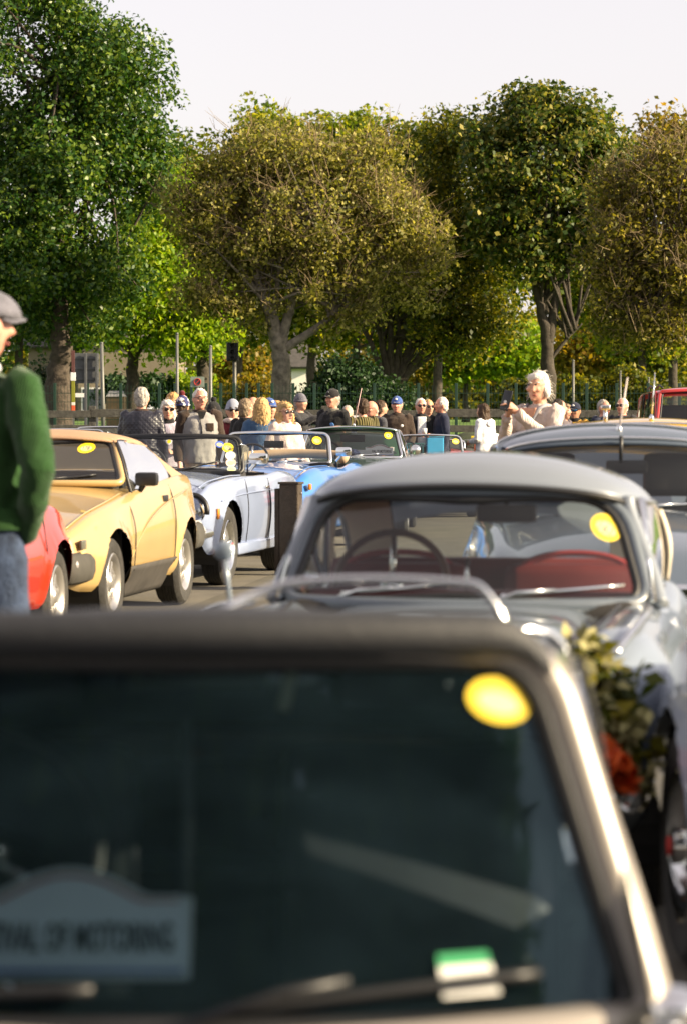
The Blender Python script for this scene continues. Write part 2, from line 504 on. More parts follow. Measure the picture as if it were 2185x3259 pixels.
# central tan tree with a lichened forked trunk
D = 66
bx = wx(893, D)
F1 = P3(893, 1070, D)
tree('autumn_tree', 'broad tan autumn tree with a pale lichened forked trunk in the middle', (bx, D, gz(D)),
     [([(bx, D, gz(D)), P3(897, 1200, D), P3(888, 1110, D), P3(868, 1020, D), P3(832, 930, D), P3(815, 840, D), P3(850, 700, D), P3(830, 560, D)], 0.27, 0.03),
      ([P3(893, 1120, D), P3(905, 1050, D), P3(925, 980, D), P3(945, 900, D), P3(975, 780, D), P3(985, 640, D)], 0.15, 0.03),
      ([P3(905, 1110, D), P3(975, 1065, D), P3(1050, 1010, D), P3(1105, 940, D), P3(1190, 850, D)], 0.12, 0.03),
      ([P3(868, 1020, D), P3(880, 930, D), P3(895, 800, D), P3(930, 650, D)], 0.09, 0.02)],
     [blob(1000, 640, D, 350, 240), blob(880, 560, D, 210, 150), blob(1130, 600, D, 220, 170), blob(760, 640, D, 170, 160), blob(1150, 790, D, 200, 130), blob(900, 810, D, 200, 130), blob(690, 620, D, 110, 140), blob(1010, 510, D, 300, 90), blob(720, 800, D, 130, 130), blob(1250, 700, D, 140, 140), blob(1040, 900, D, 200, 90), blob(740, 930, D, 110, 90), blob(1270, 820, D, 120, 150), blob(1150, 960, D, 110, 70), blob(690, 800, D, 90, 120), blob(790, 1000, D, 95, 65), blob(1095, 1010, D, 115, 65), blob(960, 950, D, 120, 60), blob(640, 740, D, 120, 150), blob(560, 660, D, 90, 120), blob(1330, 760, D, 120, 140), blob(1340, 920, D, 110, 100), blob(660, 930, D, 110, 100), blob(850, 450, D, 120, 80), blob(1180, 470, D, 110, 80)],
     L_TAN, BARKPALE, 640, 56000, 0.10, clump_r=0.27, limbs=120, limb_r=0.06, shell=0.35, twigs=2400, twig_len=0.8, shrink=.88)
# many-stemmed dark tree right of centre
D = 72
bx = wx(1255, D)
stems = []
for px0, top in [(1225, (1080, 900)), (1235, (1150, 820)), (1245, (1230, 760)), (1255, (1330, 780)), (1265, (1420, 840)), (1275, (1500, 960)), (1262, (1380, 1000)), (1235, (1190, 980)), (1270, (1560, 1010))]:
    stems.append(([(wx(px0, D), D + random.uniform(-.4, .4), gz(D)), P3(px0, 1230, D), P3(lerp(px0, top[0], .35), lerp(1230, top[1], .45), D), P3(*top, D + random.uniform(-.6, .6))], 0.15, 0.03))
tree('multi_stem_tree', 'many-stemmed dark tree with arching branches right of the centre', (bx, D, gz(D)), stems,
     [blob(1250, 800, D, 260, 200), blob(1420, 820, D, 200, 220), blob(1120, 900, D, 140, 150), blob(1450, 1030, D, 190, 110), blob(1560, 1000, D, 110, 110), blob(1380, 620, D, 150, 170), blob(1480, 700, D, 120, 200), blob(1420, 480, D, 110, 110)],
     L_MULT, BARKDARK, 560, 38000, 0.12, clump_r=0.36, limbs=60, limb_r=0.05, shell=0.35)
# tall round tree right
D = 70
bx = wx(1745, D)
tree('round_crowned_tree', 'tall round-crowned green tree with a dark forked trunk behind the woman photographing', (bx, D, gz(D)),
     [([(bx, D, gz(D)), P3(1742, 1200, D), P3(1738, 1080, D), P3(1712, 950, D), P3(1690, 780, D), P3(1660, 600, D)], 0.22, 0.05),
      ([P3(1740, 1090, D), P3(1760, 980, D), P3(1775, 850, D), P3(1790, 640, D)], 0.15, 0.04),
      ([P3(1735, 1000, D), P3(1738, 860, D), P3(1735, 600, D)], 0.1, 0.03),
      ([P3(1745, 1150, D), P3(1800, 1080, D), P3(1850, 1030, D)], 0.06, 0.02)],
     [blob(1730, 470, D, 265, 190), blob(1600, 480, D, 150, 150), blob(1870, 480, D, 130, 150), blob(1730, 700, D, 230, 190), blob(1620, 720, D, 130, 150), blob(1860, 700, D, 130, 170), blob(1760, 370, D, 160, 95)],
     L_ROUND, BARKDARK, 640, 46000, 0.14, clump_r=0.28, shrink=.92, limbs=60, limb_r=0.06, shell=0.45)
# rusty tree, right edge
D = 64
bx = wx(2290, D)
tree('rusty_autumn_tree', 'rusty brown twiggy tree reaching in from the right edge', (bx, D, gz(D)),
     [([(bx, D, gz(D)), P3(2285, 1100, D), P3(2230, 900, D), P3(2180, 700, D)], 0.26, 0.05), ([P3(2288, 1120, D), P3(2200, 1085, D), P3(2080, 1060, D), P3(1990, 1010, D)], 0.1, 0.02)],
     [blob(2140, 640, D, 200, 170), blob(2030, 720, D, 150, 180), blob(2160, 880, D, 190, 170), blob(2000, 930, D, 130, 130), blob(2200, 520, D, 130, 120), blob(1930, 820, D, 90, 120), blob(1960, 620, D, 90, 130), blob(2060, 1040, D, 150, 80), blob(2060, 560, D, 100, 90)],
     L_RUST, BARKDARK, 420, 30000, 0.10, clump_r=0.27, limbs=70, limb_r=0.05, shell=0.35, twigs=2200, twig_len=0.7)
# trees standing farther back
D = 92
far = [
    ('green-gold tree crown rising behind the top of the tan tree', 990, 1130, [blob(960, 500, D, 190, 130), blob(1140, 470, D, 130, 110), blob(1000, 700, D, 220, 180), blob(820, 620, D, 170, 190), blob(850, 420, D, 110, 80), blob(1240, 440, D, 110, 80)], L_OLIVE, 24000),
    ('leafy green tree in the gap between the tan tree and the round-crowned tree', 1390, 1130, [blob(1370, 480, D, 110, 100), blob(1330, 620, D, 150, 150), blob(1440, 760, D, 150, 170), blob(1440, 470, D, 100, 90), blob(1420, 950, D, 170, 130)], L_ROUND, 22000),
    ('thin yellowing tree top at the upper right edge', 2140, 1130, [blob(2130, 420, D, 90, 80), blob(2060, 520, D, 70, 80), blob(2160, 600, D, 130, 150)], L_GOLD, 4200),
    ('dark leafy tree filling the gap below the round-crowned tree at the right', 2040, 1130, [blob(1960, 960, D, 160, 150), blob(2110, 1000, D, 130, 130), blob(1850, 900, D, 110, 120), blob(1950, 700, D, 120, 150), blob(2150, 800, D, 120, 150)], L_OLIVE, 24000),
    ('dark green tree in shade behind the thick trunk at the left', 60, 1150, [blob(80, 900, D, 170, 170), blob(250, 960, D, 160, 150), blob(-40, 1050, D, 120, 100)], L_EVER, 14000),
    ('olive tree in the shade between the lime trees and the lichened trunk', 760, 1150, [blob(730, 850, D, 150, 190), blob(790, 1000, D, 120, 120), blob(640, 700, D, 130, 160), blob(600, 560, D, 90, 110), blob(520, 700, D, 110, 150)], L_OLIVE, 24000),
    ('shaded olive tree behind the many-stemmed dark tree', 1130, 1150, [blob(1090, 960, D, 190, 150), blob(1230, 1020, D, 150, 110), blob(1300, 900, D, 170, 160), blob(1560, 900, D, 120, 120)], L_OLIVE, 24000)]
for lab, px, ty, bl, lm, nl in far:
    bx = wx(px, D)
    tree('background_tree', lab, (bx, D, gz(D)), [([(bx, D, gz(D)), P3(px, ty + 60, D), P3(px + 6, ty - 150, D), P3(px, ty - 350, D)], 0.2, 0.05)],
         bl, lm, BARKDARK, 200, nl, 0.19, clump_r=0.45, limbs=18, shell=0.25, group='trees farther back behind the fence')
# low trees with a backlit golden glow put into some leaf colours, far right of centre
D = 110
for lab, px, bl, lm, nl in [
    ('golden-leaved small tree behind the woman photographing', 1850, [blob(1850, 1090, D, 110, 110)], L_GOLD, 5200),
    ('yellow-green low tree behind the man in the dark blue jacket', 1480, [blob(1470, 1110, D, 140, 100)], L_LIME, 6500),
    ('yellow-green low tree behind the blue peaked cap', 1330, [blob(1330, 1120, D, 110, 90)], L_GOLD, 4800),
    ('mid green low tree behind the red estate car', 2080, [blob(2080, 1130, D, 150, 95)], L_MULT, 7500),
    ('yellow-green low tree beyond the white hooded top', 1610, [blob(1620, 1090, D, 120, 100)], L_LIME, 6000),
    ('golden low tree left of the lichened trunk', 760, [blob(770, 1170, D, 110, 60)], L_GOLD, 4500)]:
    bx = wx(px, D)
    tree('low_tree', lab, (bx, D, gz(D)), [([(bx, D, gz(D)), P3(px, 1180, D), P3(px + 5, 1080, D)], 0.13, 0.04)], bl, lm, BARKDARK, 90, nl, 0.21, clump_r=0.5,
         limbs=10, shell=0.2, group='low trees beyond the fence')
def shrub(label, px, py, D, rx, rz, lm, n, size=0.1, name='shrub'):
    c = at(px, py, D); g = gz(D)
    root = thing(name, label, 'shrub', (c.x, D, g), 0, 'shrubs along the fence')
    s = D / FP
    bl = [(0, 0, max(0.2, c.z - g), rx * s, rx * s * .7, rz * s), (rx * s * .5, 0, max(0.15, (c.z - g) * .7), rx * s * .6, rx * s * .5, rz * s * .7), (-rx * s * .5, .1, max(0.15, (c.z - g) * .75), rx * s * .6, rx * s * .5, rz * s * .7)]
    cl, pts, out = crown_points(bl, 60, n, 0.2, 0.3)
    mb = MB()
    for i in range(14):
        mb.tube([(random.uniform(-.1, .1), 0, 0), Vector(cl[i]) * 0.5, cl[i]], [0.03, 0.02, 0.006], n=5)
    mb.build('stem', BARKDARK, root)
    obj('foliage', leaf_mesh('foliage', pts, size, outward=out), lm, root, smooth=False)
shrub('dark green shrub behind the man in the black cap', 1115, 1200, 64, 85, 75, L_SHRUB, 6000)
shrub('small dark shrub at the foot of the lichened trunk', 1010, 1270, 64, 60, 40, L_SHRUB, 2600)
shrub('clipped green hedge below the beige house', 440, 1225, 84, 120, 28, L_SHRUB, 4200, 0.14, 'hedge')
shrub('dark leafy shrub beside the thick trunk under the flat cap', 120, 1230, 74, 70, 70, L_SHRUB, 4200)
shrub('sunlit yellow-green bush left of the lichened trunk', 800, 1230, 84, 70, 35, L_GOLD, 3000, 0.14)
shrub('lime bush behind the round warning sign', 600, 1225, 84, 70, 40, L_LIME, 3400, 0.14)
shrub('dark bush behind the bald man', 1230, 1255, 70, 80, 40, L_SHRUB, 3600)
shrub('leafy bush behind the man in mirrored glasses', 1880, 1240, 84, 100, 60, L_MULT, 5200, 0.14)
shrub('leafy bush between the grey-haired man and the red estate car', 2010, 1240, 84, 90, 65, L_MULT, 5200, 0.14)
shrub('olive bush far behind the white hooded top', 1690, 1235, 100, 110, 40, L_MULT, 4200, 0.17)

def far_wood():
    n = 34000
    D = 150
    x = rng.uniform(wx(-150, D), wx(2350, D), n); 
    top = 1.36 + (1335 - (1010 + 60 * np.sin(x * .9) + 45 * np.sin(x * 2.3 + 1))) * D / FP
    z = 1.2 + (top - 1.2) * rng.uniform(0, 1, n) ** .9
    keep = ~((x > wx(235, D)) & (x < wx(520, D)) & (z < wz(1085, D)))
    keep &= ~((x > wx(915, D)) & (x < wx(990, D)) & (z < wz(1150, D)))
    P = np.stack([x, D + rng.normal(size=n) * 3 + 2.0 * np.sin(x * 1.7), z], axis=1)[keep]
    tone = np.sin(P[:, 0] * .55 + 1.0) + .6 * np.sin(P[:, 0] * 1.9)
    for nm, m, sel in (('far_wood', L_MULT, tone < .5), ('far_wood', L_GOLD, tone >= .5)):
        o = obj(nm, leaf_mesh(nm, P[sel], .34), m, None, smooth=False)
        tag(o, 'far olive woodland closing the view below the tree crowns' if m is L_MULT else 'far golden woodland closing the view below the tree crowns', 'woodland', kind='stuff')
    mb = MB(); mb.grid(lambda u, v: (lerp(-24, 24, u), 155 + math.sin(u * 30), lerp(1.0, 4.4 + .7 * math.sin(u * 21) + .4 * math.sin(u * 55), v)), 80, 8)
    tag(mb.build('far_hedge', mat('far_hedge_green', (.018, .026, .006), rough=1, var=.6, scale=1.2, bump=1, bscale=3), None, thick=1.5), 'dark far hedge closing the view behind the woodland', 'hedge', kind='stuff')
far_wood()
# unseen trees added behind the photographer so windscreens have something dark to reflect
for i, (x, y, h) in enumerate([(-7.5, -9.5, 11), (-.5, -11, 13), (7.0, -11, 12)]):
    tree('tree_behind_camera', ['leafy tree behind the photographer at the left, mirrored in windscreens', 'tallest leafy tree behind the photographer, mirrored in windscreens', 'leafy tree behind the photographer at the right, mirrored in windscreens'][i], (x, y, 0),
         [([(x, y, 0), (x, y, 2), (x + .2, y, 5), (x, y, h * .8)], .3, .06)], [(x, y, h * .62, 4.2, 3.2, h * .36), (x + 2, y, h * .45, 2.5, 2.5, 2.2), (x - 2, y, h * .5, 2.6, 2.5, 2.4)], L_EVER, BARKDARK, 420, 26000, .55, clump_r=.7, limbs=20, limb_r=.08, shell=.3)

# ------------------------------------------------------------------ buildings beyond the trees
RENDERW = mat('beige_render', (0.20, 0.165, 0.115), rough=0.9, var=0.12, scale=1.5, bump=0.3, bscale=30)
WHITEW = mat('white_render', (0.75, 0.73, 0.68), rough=0.9, var=0.06, scale=2)
ROOFT = mat('roof_tile', (0.06, 0.055, 0.05), rough=0.9, var=0.3, scale=6)
PANE = mat('dark_pane', (0.03, 0.04, 0.05), rough=0.08, var=0.2)
FRAMEW = mat('window_frame_paint', (0.7, 0.69, 0.66), rough=0.5, var=0.05)
def house(name, label, x0, x1, y, depth, zb, ze, wall, wins):
    root = thing(name, label, 'house', ((x0 + x1) / 2, y, zb))
    w = x1 - x0; h = ze - zb
    MB().box((0, depth / 2, h / 2), (w, depth, h)).build('wall', wall, root, smooth=False)
    mb = MB()
    mb.add([(-w / 2 - .3, -.35, h), (w / 2 + .3, -.35, h), (w / 2 + .3, depth / 2, h + 2.2), (-w / 2 - .3, depth / 2, h + 2.2), (-w / 2 - .3, depth + .35, h), (w / 2 + .3, depth + .35, h)],
           [(0, 1, 2, 3), (3, 2, 5, 4), (0, 3, 4), (1, 5, 2)])
    rf = mb.build('roof', ROOFT, root, smooth=False, thick=0.12)
    MB().box((w * .3, depth / 2, h + 2.4), (.6, .6, 1.2)).build('chimney', wall, rf, smooth=False)
    for (cx, cz, ww, wh) in wins:
        f = MB().box((cx, -.03, cz), (ww, .1, wh)).build('window', FRAMEW, root, smooth=False)
        MB().box((cx, -.085, cz), (ww - .14, .02, wh - .14)).build('pane', PANE, f, smooth=False)
        MB().box((cx, -.1, cz - wh / 2 - .05), (ww + .2, .2, .08)).build('sill', FRAMEW, f, smooth=False)
D = 125
house('house', 'beige rendered house seen between the thick trunk and the lime tree', wx(250, D), wx(560, D), D, 8, gz(D), wz(1090, D) + .2, RENDERW, [(-1.6, 1.0, 1.0, 1.1), (1.5, 1.0, 1.0, 1.1)])
house('house', 'white building glimpsed right of the lichened trunk', wx(925, D), wx(985, D), D + 2, 7, gz(D), wz(1165, D), WHITEW, [(0.1, .7, .35, .7)])
house('house', 'pale house half hidden by dark leaves at the far left', wx(60, D), wx(190, D), D + 4, 8, gz(D), wz(1095, D), RENDERW, [(0, 1.0, .6, 1.0)])

# ------------------------------------------------------------------ fences
GREENM = mat('green_fence_paint', (0.006, 0.030, 0.017), rough=0.5, var=0.2)
OLDWOOD = mat('weathered_wood', (0.065, 0.062, 0.052), rough=0.95, var=0.35, scale=14, bump=0.7, bscale=50)
def mesh_fence():
    D = 62
    root = thing('mesh_fence', 'green wire mesh fence running behind the crowd', 'fence', (0, D, gz(D)))
    xs = [wx(p, D) for p in list(range(-140, 480, 105)) + [508, 558, 610, 656, 703, 745, 785, 823, 866, 933, 1000, 1080, 1190, 1330, 1450, 1550, 1640, 1690, 1790, 1865, 1960, 2060, 2160, 2260]]
    top = wz(1226, D) - gz(D)
    post = MB().box((0, 0, top / 2 + .02), (.07, .07, top + .06), bev=.008).mesh('post')
    pan = {}
    for i, x in enumerate(xs):
        o = obj('post', post, GREENM, root, smooth=False); o.location.x = x
        if i + 1 < len(xs):
            w = xs[i + 1] - x
            mb = MB()
            k = max(3, int(w / 0.075))
            for j in range(1, k): mb.box((w * j / k, -.02, top / 2), (.007, .007, top))
            for z in np.arange(0.06, top, 0.2): mb.box((w / 2, -.028, z), (w, .009, .012))
            p = mb.build('wire_panel', GREENM, root, smooth=False); p.location.x = x
mesh_fence()
def rail_fence():
    D = 55
    g = gz(D)
    root = thing('rail_fence', 'weathered wooden post and rail fence behind the crowd', 'fence', (0, D, g))
    zt = wz(1301, D) - g
    rail_h = .15
    xs = [wx(p, D) for p in range(-80, 2400, 370)]
    for k, z in enumerate([zt - .1, zt - .42, zt - .74, zt - 1.06]):
        for i in range(len(xs) - 1):
            w = xs[i + 1] - xs[i]
            o = MB().box((0, 0, 0), (w - .012, .05, rail_h + random.uniform(-.02, .02)), bev=.008).build('rail', OLDWOOD, root, smooth=False)
            o.location = ((xs[i] + xs[i + 1]) / 2, -.02, z + random.uniform(-.015, .015)); o.rotation_euler.y = random.uniform(-.006, .006)
    for x in xs:
        o = MB().box((0, 0, (zt + .06) / 2), (.15, .12, zt + .06), bev=.012).build('post', OLDWOOD, root, smooth=False)
        o.location = (x + .02, .07, 0)
rail_fence()
# dark hedge-like bank behind the rails
def bank():
    D0 = 56.2
    mb = MB()
    mb.grid(lambda u, v: (lerp(-9, 9, u), D0 + v * 3.2, gz(D0) + 0.95 * math.sin(math.pi * min(1, v * 1.1 + .02)) * (0.9 + 0.12 * math.sin(u * 40)) + 0.04 * math.sin(u * 130)), 160, 10)
    o = mb.build('bank', mat('earth_bank', (0.035, 0.045, 0.02), rough=1, var=0.5, scale=4, bump=1, bscale=30))
    tag(o, kind='structure')
bank()

# ------------------------------------------------------------------ poles, signs, traffic light
GALV = mat('galvanised_steel', (0.13, 0.13, 0.12), rough=0.5, metal=0.2, var=0.15)
GREYP = mat('grey_sign_back', (0.075, 0.08, 0.085), rough=0.6, var=0.2)
def pole(label, px, py_top, D, r=0.045, lean=0.0):
    g = gz(D); h = wz(py_top, D) - g
    o = thing('pole', label, 'pole', (wx(px, D), D, g))
    MB().tube([(0, 0, 0), (lean * .5, 0, h * .5), (lean, 0, h)], [r * 1.15, r, r * .85], n=10).build('shaft', GALV, o)
    MB().lathe([(0.001, h), (r * .9, h), (r * .9, h + .03), (.001, h + .05)], 10, Matrix.Translation((lean, 0, 0))).build('cap', GALV, o)
    MB().lathe([(r * 2.4, 0), (r * 2.4, .03), (r * 1.3, .05), (.001, .05)], 12).build('base_plate', GALV, o)
pole('grey steel pole right of the dark board back', 332, 1095, 60, lean=-.05)
pole('slim steel pole left of the round warning sign', 565, 1065, 60, r=.035)
pole('pale steel pole right of the round warning sign', 671, 1105, 60, r=.04)
pole('thin pale pole among the golden leaves at right', 1822, 1150, 66, r=.035)
pole('thin pale pole behind the grey-haired man at right', 1972, 1185, 66, r=.03)
pole('thin pole left of the red estate car', 2062, 1205, 66, r=.03)
def board_sign():
    D = 59; g = gz(D)
    root = thing('notice_board', 'dark grey back of a large notice board beside the thick trunk', 'sign', (wx(276, D), D, g))
    zb, zt = wz(1220, D) - g, wz(1124, D) - g
    w = (318 - 238) * D / FP
    MB().box((0, 0, (zb + zt) / 2), (w, .03, zt - zb), bev=.006).build('panel', GREYP, root, smooth=False)
    for z in (zb + .1, (zb + zt) / 2, zt - .1): MB().box((0, -.03, z), (w * .96, .03, .05)).build('rail', GREYP, root, smooth=False)
    for x in (-w * .02, w * .42): MB().box((x, -.07, zt / 2), (.06, .05, zt), bev=.008).build('leg', GREYP, root, smooth=False)
board_sign()
def warning_sign():
    D = 59.5; g = gz(D)
    root = thing('warning_sign', 'square grey sign with a dark round symbol on a post behind the fleece man', 'sign', (wx(629, D), D, g))
    z0, z1 = wz(1232, D) - g, wz(1199, D) - g; w = 44 * D / FP
    MB().box((0, 0, (z0 + z1) / 2), (w, .02, z1 - z0), bev=.006).build('plate', mat('sign_grey_green', (0.2, 0.24, 0.2), var=.1), root, smooth=False)
    Mx = Matrix.Translation((0, -.012, (z0 + z1) / 2)) @ Matrix.Rotation(R(90), 4, 'X')
    MB().lathe([(.001, 0), (.075, 0), (.075, .006), (.001, .006)], 24, Mx).build('disc', INK, root, smooth=False)
    MB().tube([(.072 * math.cos(a), -.021, (z0 + z1) / 2 + .072 * math.sin(a)) for a in np.linspace(0, 2 * math.pi, 24, endpoint=False)], .008, n=5, closed=True).build('red_ring', REDP, root)
    MB().box((0, -.022, (z0 + z1) / 2), (.13, .006, .014), Matrix.Rotation(R(-45), 4, 'Y')).build('red_bar', REDP, root, smooth=False)
    MB().box((0, .04, z1 / 2), (.05, .05, z1), bev=.006).build('post', GALV, root, smooth=False)
warning_sign()
def traffic_light():
    D = 68; g = gz(D)
    root = thing('traffic_light', 'black-backed traffic light on a pole left of the lichened trunk', 'traffic light', (wx(747, D), D, g))
    z1 = wz(1090, D) - g; z0 = wz(1150, D) - g
    MB().tube([(0, 0, 0), (0, 0, z1 - .1)], .05, n=10).build('pole', GALV, root)
    MB().box((-.05, -.05, (z0 + z1) / 2), (.3, .1, z1 - z0), bev=.03).build('backing_board', BLACK, root, smooth=False)
    for k in range(3):
        zc = lerp(z1, z0, (k + .5) / 3)
        Mx = Matrix.Translation((-.05, -.1, zc)) @ Matrix.Rotation(R(90), 4, 'X')
        MB().lathe([(.001, 0), (.06, 0), (.065, .1), (.05, .1), (.045, .02), (.001, .02)], 16, Mx).build('lamp_hood', BLACK, root)
traffic_light()
def sign_column():
    D = 58.5; g = gz(D)
    root = thing('marker_post', 'slim red, white and yellow banded post beside the thick trunk', 'marker post', (wx(234, D), D, g))
    seg = [(1310, 1290, (0.6, .1, .03), 'orange_band'), (1290, 1280, (.75, .7, .6), 'cream_band'), (1280, 1212, (.22, .22, .015), 'yellow_band'), (1212, 1185, (.75, .75, .75), 'white_plate'), (1185, 1115, (.10, .035, .03), 'red_band')]
    MB().box((0, .03, (wz(1115, D) - g) / 2), (.04, .04, wz(1115, D) - g)).build('pole', GALV, root, smooth=False)
    for a, b, c, nm in seg:
        za, zb = wz(a, D) - g, wz(b, D) - g
        MB().box((0, -.01, (za + zb) / 2), (.11 if nm == 'white_plate' else .075, .03, zb - za - .004), bev=.004).build(nm, mat('paint_' + nm, c, var=.08), root, smooth=False)
sign_column()
def name_board():
    D = 60; g = gz(D)
    root = thing('street_sign', 'small white lettered plate on a green post left of the dark board legs', 'sign', (wx(262, D), D - .25, g))
    z = wz(1258, D) - g
    MB().box((0, 0, z), (36 * D / FP, .02, .09), bev=.004).build('plate', WHITEP, root, smooth=False)
    MB().box((.1, .04, z / 2), (.04, .04, z), bev=.004).build('post', GREENM, root, smooth=False)
name_board()
def plate_on_rail(label, px0, px1, py0, py1, m, lines):
    D = 54.9
    o = MB().box((0, 0, 0), ((px1 - px0) * D / FP, .015, (py1 - py0) * D / FP), bev=.003).build('rail_notice', m, None, smooth=False)
    o.location = at((px0 + px1) / 2, (py0 + py1) / 2, D)
    tag(o, label, 'notice')
    for k in range(lines):
        b = MB().box((0, -.011, (k - (lines - 1) / 2) * .055), ((px1 - px0) * D / FP * .7, .004, .02)).build('print_line', INK, o, smooth=False)
plate_on_rail('yellow notice fixed to the rail fence left of the white hooded top', 1498, 1517, 1387, 1409, YELLOW, 2)
plate_on_rail('small white notice fixed to the rail fence right of the patterned skirt', 1579, 1589, 1388, 1405, WHITEP, 1)
def bin_box():
    D = 66; g = gz(D)
    root = thing('storage_bin', 'brown wooden bin with a pale lid behind the mesh fence at left', 'bin', (wx(368, D), D, g))
    z1 = wz(1243, D) - g; zm = wz(1262, D) - g; w = 60 * D / FP
    MB().box((0, .3, zm / 2), (w, .6, zm), bev=.02).build('box', mat('brown_board', (.10, .065, .03), var=.2), root, smooth=False)
    MB().add([(-w / 2, -.03, zm), (w / 2, -.03, zm), (w / 2 - .06, .3, z1), (-w / 2 + .06, .3, z1), (-w / 2, .63, zm), (w / 2, .63, zm)], [(0, 1, 2, 3), (3, 2, 5, 4), (0, 3, 4), (1, 5, 2)]).build('lid', mat('grey_lid', (.22, .22, .22), var=.1), root, smooth=False)
bin_box()
def cone():
    D = 44.5
    root = thing('traffic_cone', 'orange and white traffic cone beside the patterned skirt', 'traffic cone', (wx(1518, D), D, 0))
    O = mat('cone_orange', (.75, .12, .03), rough=.5, var=.06); W = mat('cone_sleeve', (.75, .68, .64), rough=.5, var=.05)
    h = wz(1385, D)
    r = lambda z: lerp(.17, .03, z / h)
    MB().lathe([(r(0), .04), (r(h * .3), h * .3)], 20).build('lower_cone', O, root)
    MB().lathe([(r(h * .3) + .003, h * .3), (r(h * .75) + .003, h * .75)], 20).build('white_sleeve', W, root)
    MB().lathe([(r(h * .75), h * .75), (r(h), h), (.001, h)], 20).build('tip', O, root)
    MB().box((0, 0, .02), (.42, .42, .04), bev=.012).build('base', O, root, smooth=False)
cone()
# ================================================================== CARS
def rounded_outline(wb, wt, h, rb, rt, n=6):
    """Trapezoid with rounded corners, in (x, v): v from 0 (bottom) to h. Counter-clockwise from bottom left."""
    C = [(-wb, 0), (wb, 0), (wt, h), (-wt, h)]
    rr = [rb, rb, rt, rt]
    out = []
    for i in range(4):
        p = Vector(C[i]); a = (Vector(C[i - 1]) - p).normalized(); b = (Vector(C[(i + 1) % 4]) - p).normalized()
        s = p + a * rr[i]; e = p + b * rr[i]
        for k in range(n + 1):
            t = k / n
            q = s * (1 - t) ** 2 + p * 2 * t * (1 - t) + e * t * t
            out.append((q.x, q.y))
    return out
def dense(o, step=0.06):
    out = []
    for i in range(len(o)):
        a = Vector(o[i]); b = Vector(o[(i + 1) % len(o)])
        k = max(1, int((b - a).length / step))
        for j in range(k): out.append(tuple(a.lerp(b, j / k)))
    return out
class Screen:
    """A windscreen: maps outline (x, v) to car space; bow = how far the ends sweep back."""
    def __init__(s, yb, zb, yt, zt, wb, wt, bow=0.10, arch=0.02, rb=0.05, rt=0.08):
        s.yb, s.zb, s.yt, s.zt, s.wb, s.wt, s.bow, s.arch, s.rb, s.rt = yb, zb, yt, zt, wb, wt, bow, arch, rb, rt
        s.h = zt - zb
    def p(s, x, v, off=0.0):
        t = v / s.h
        q = (x / s.wb)
        y = lerp(s.yb, s.yt, t) + s.bow * q * q
        z = s.zb + v + s.arch * (1 - q * q) * t
        n = Vector((-2 * s.bow * q / s.wb, -1, (s.yt - s.yb) / s.h)).normalized()
        return Vector((x, y, z)) + n * off
    def outline(s, grow=0.0):
        return dense([(x, v) for x, v in rounded_outline(s.wb + grow, s.wt + grow, s.h, s.rb + grow, s.rt + grow)])
    def frame(s, r, grow=0.0, flat=1.0, n=8):
        mb = MB(); path = []
        for x, v in s.outline():
            c = Vector((0, s.h / 2)); q = Vector((x, v)); d = (q - c).normalized() * grow
            path.append(s.p(x + d.x, v + d.y))
        return mb.tube(path, r, n=n, closed=True, flat=flat)
    def glass(s, inset=0.0):
        o = s.outline()
        mb = MB(); N = 20
        def half(v):
            w = 0
            for i in range(len(o)):
                (x0, v0), (x1, v1) = o[i], o[(i + 1) % len(o)]
                if (v0 - v) * (v1 - v) <= 0 and abs(v1 - v0) > 1e-7:
                    w = max(w, lerp(x0, x1, (v - v0) / (v1 - v0)))
            return max(w, 0.02)
        rows = [half(min(max(s.h * j / N, 1e-4), s.h - 1e-4)) for j in range(N + 1)]
        mb.grid(lambda u, t: s.p((2 * u - 1) * rows[int(round(t * N))], s.h * t), 16, N)
        return mb
    def disc(s, cx, cv, rx, rv, off=0.004, tilt=0.0, n=28):
        """An oval lying on the glass."""
        mb = MB()
        def q(r, a):
            x = rx * r * math.cos(a); v = rv * r * math.sin(a)
            return s.p(cx + x * math.cos(tilt) - v * math.sin(tilt), cv + x * math.sin(tilt) + v * math.cos(tilt), off)
        vs = [q(0, 0)] + [q(1, 2 * math.pi * k / n) for k in range(n)]
        return mb.add(vs, [(0, 1 + k, 1 + (k + 1) % n) for k in range(n)])
    def sticker(s, parent, cx, cv, rx=.05, rv=.038, num=None, tilt=-.15, face=None, inner=True):
        st = s.disc(cx, cv, rx, rv, .004, tilt).build('sticker', face or YELLOW, parent, smooth=False)
        if inner:
            s.disc(cx, cv - rv * .1, rx * .66, rv * .5, .0055, tilt).build('number_panel', mat('pale_yellow_print', (.78, .68, .30), var=.03), st, smooth=False)
        if num:
            me = text_mesh(num, rv * 1.05, bold=.0008)
            q = Vector((cx, cv - rv * .12))
            for v in me.vertices:
                x = v.co.x; u = v.co.y
                v.co = s.p(q.x + x * math.cos(tilt) - u * math.sin(tilt), q.y + x * math.sin(tilt) + u * math.cos(tilt), .007)
            obj('number', me, mat('grey_print', (.35, .33, .3), var=.05), st, smooth=False)
        return st

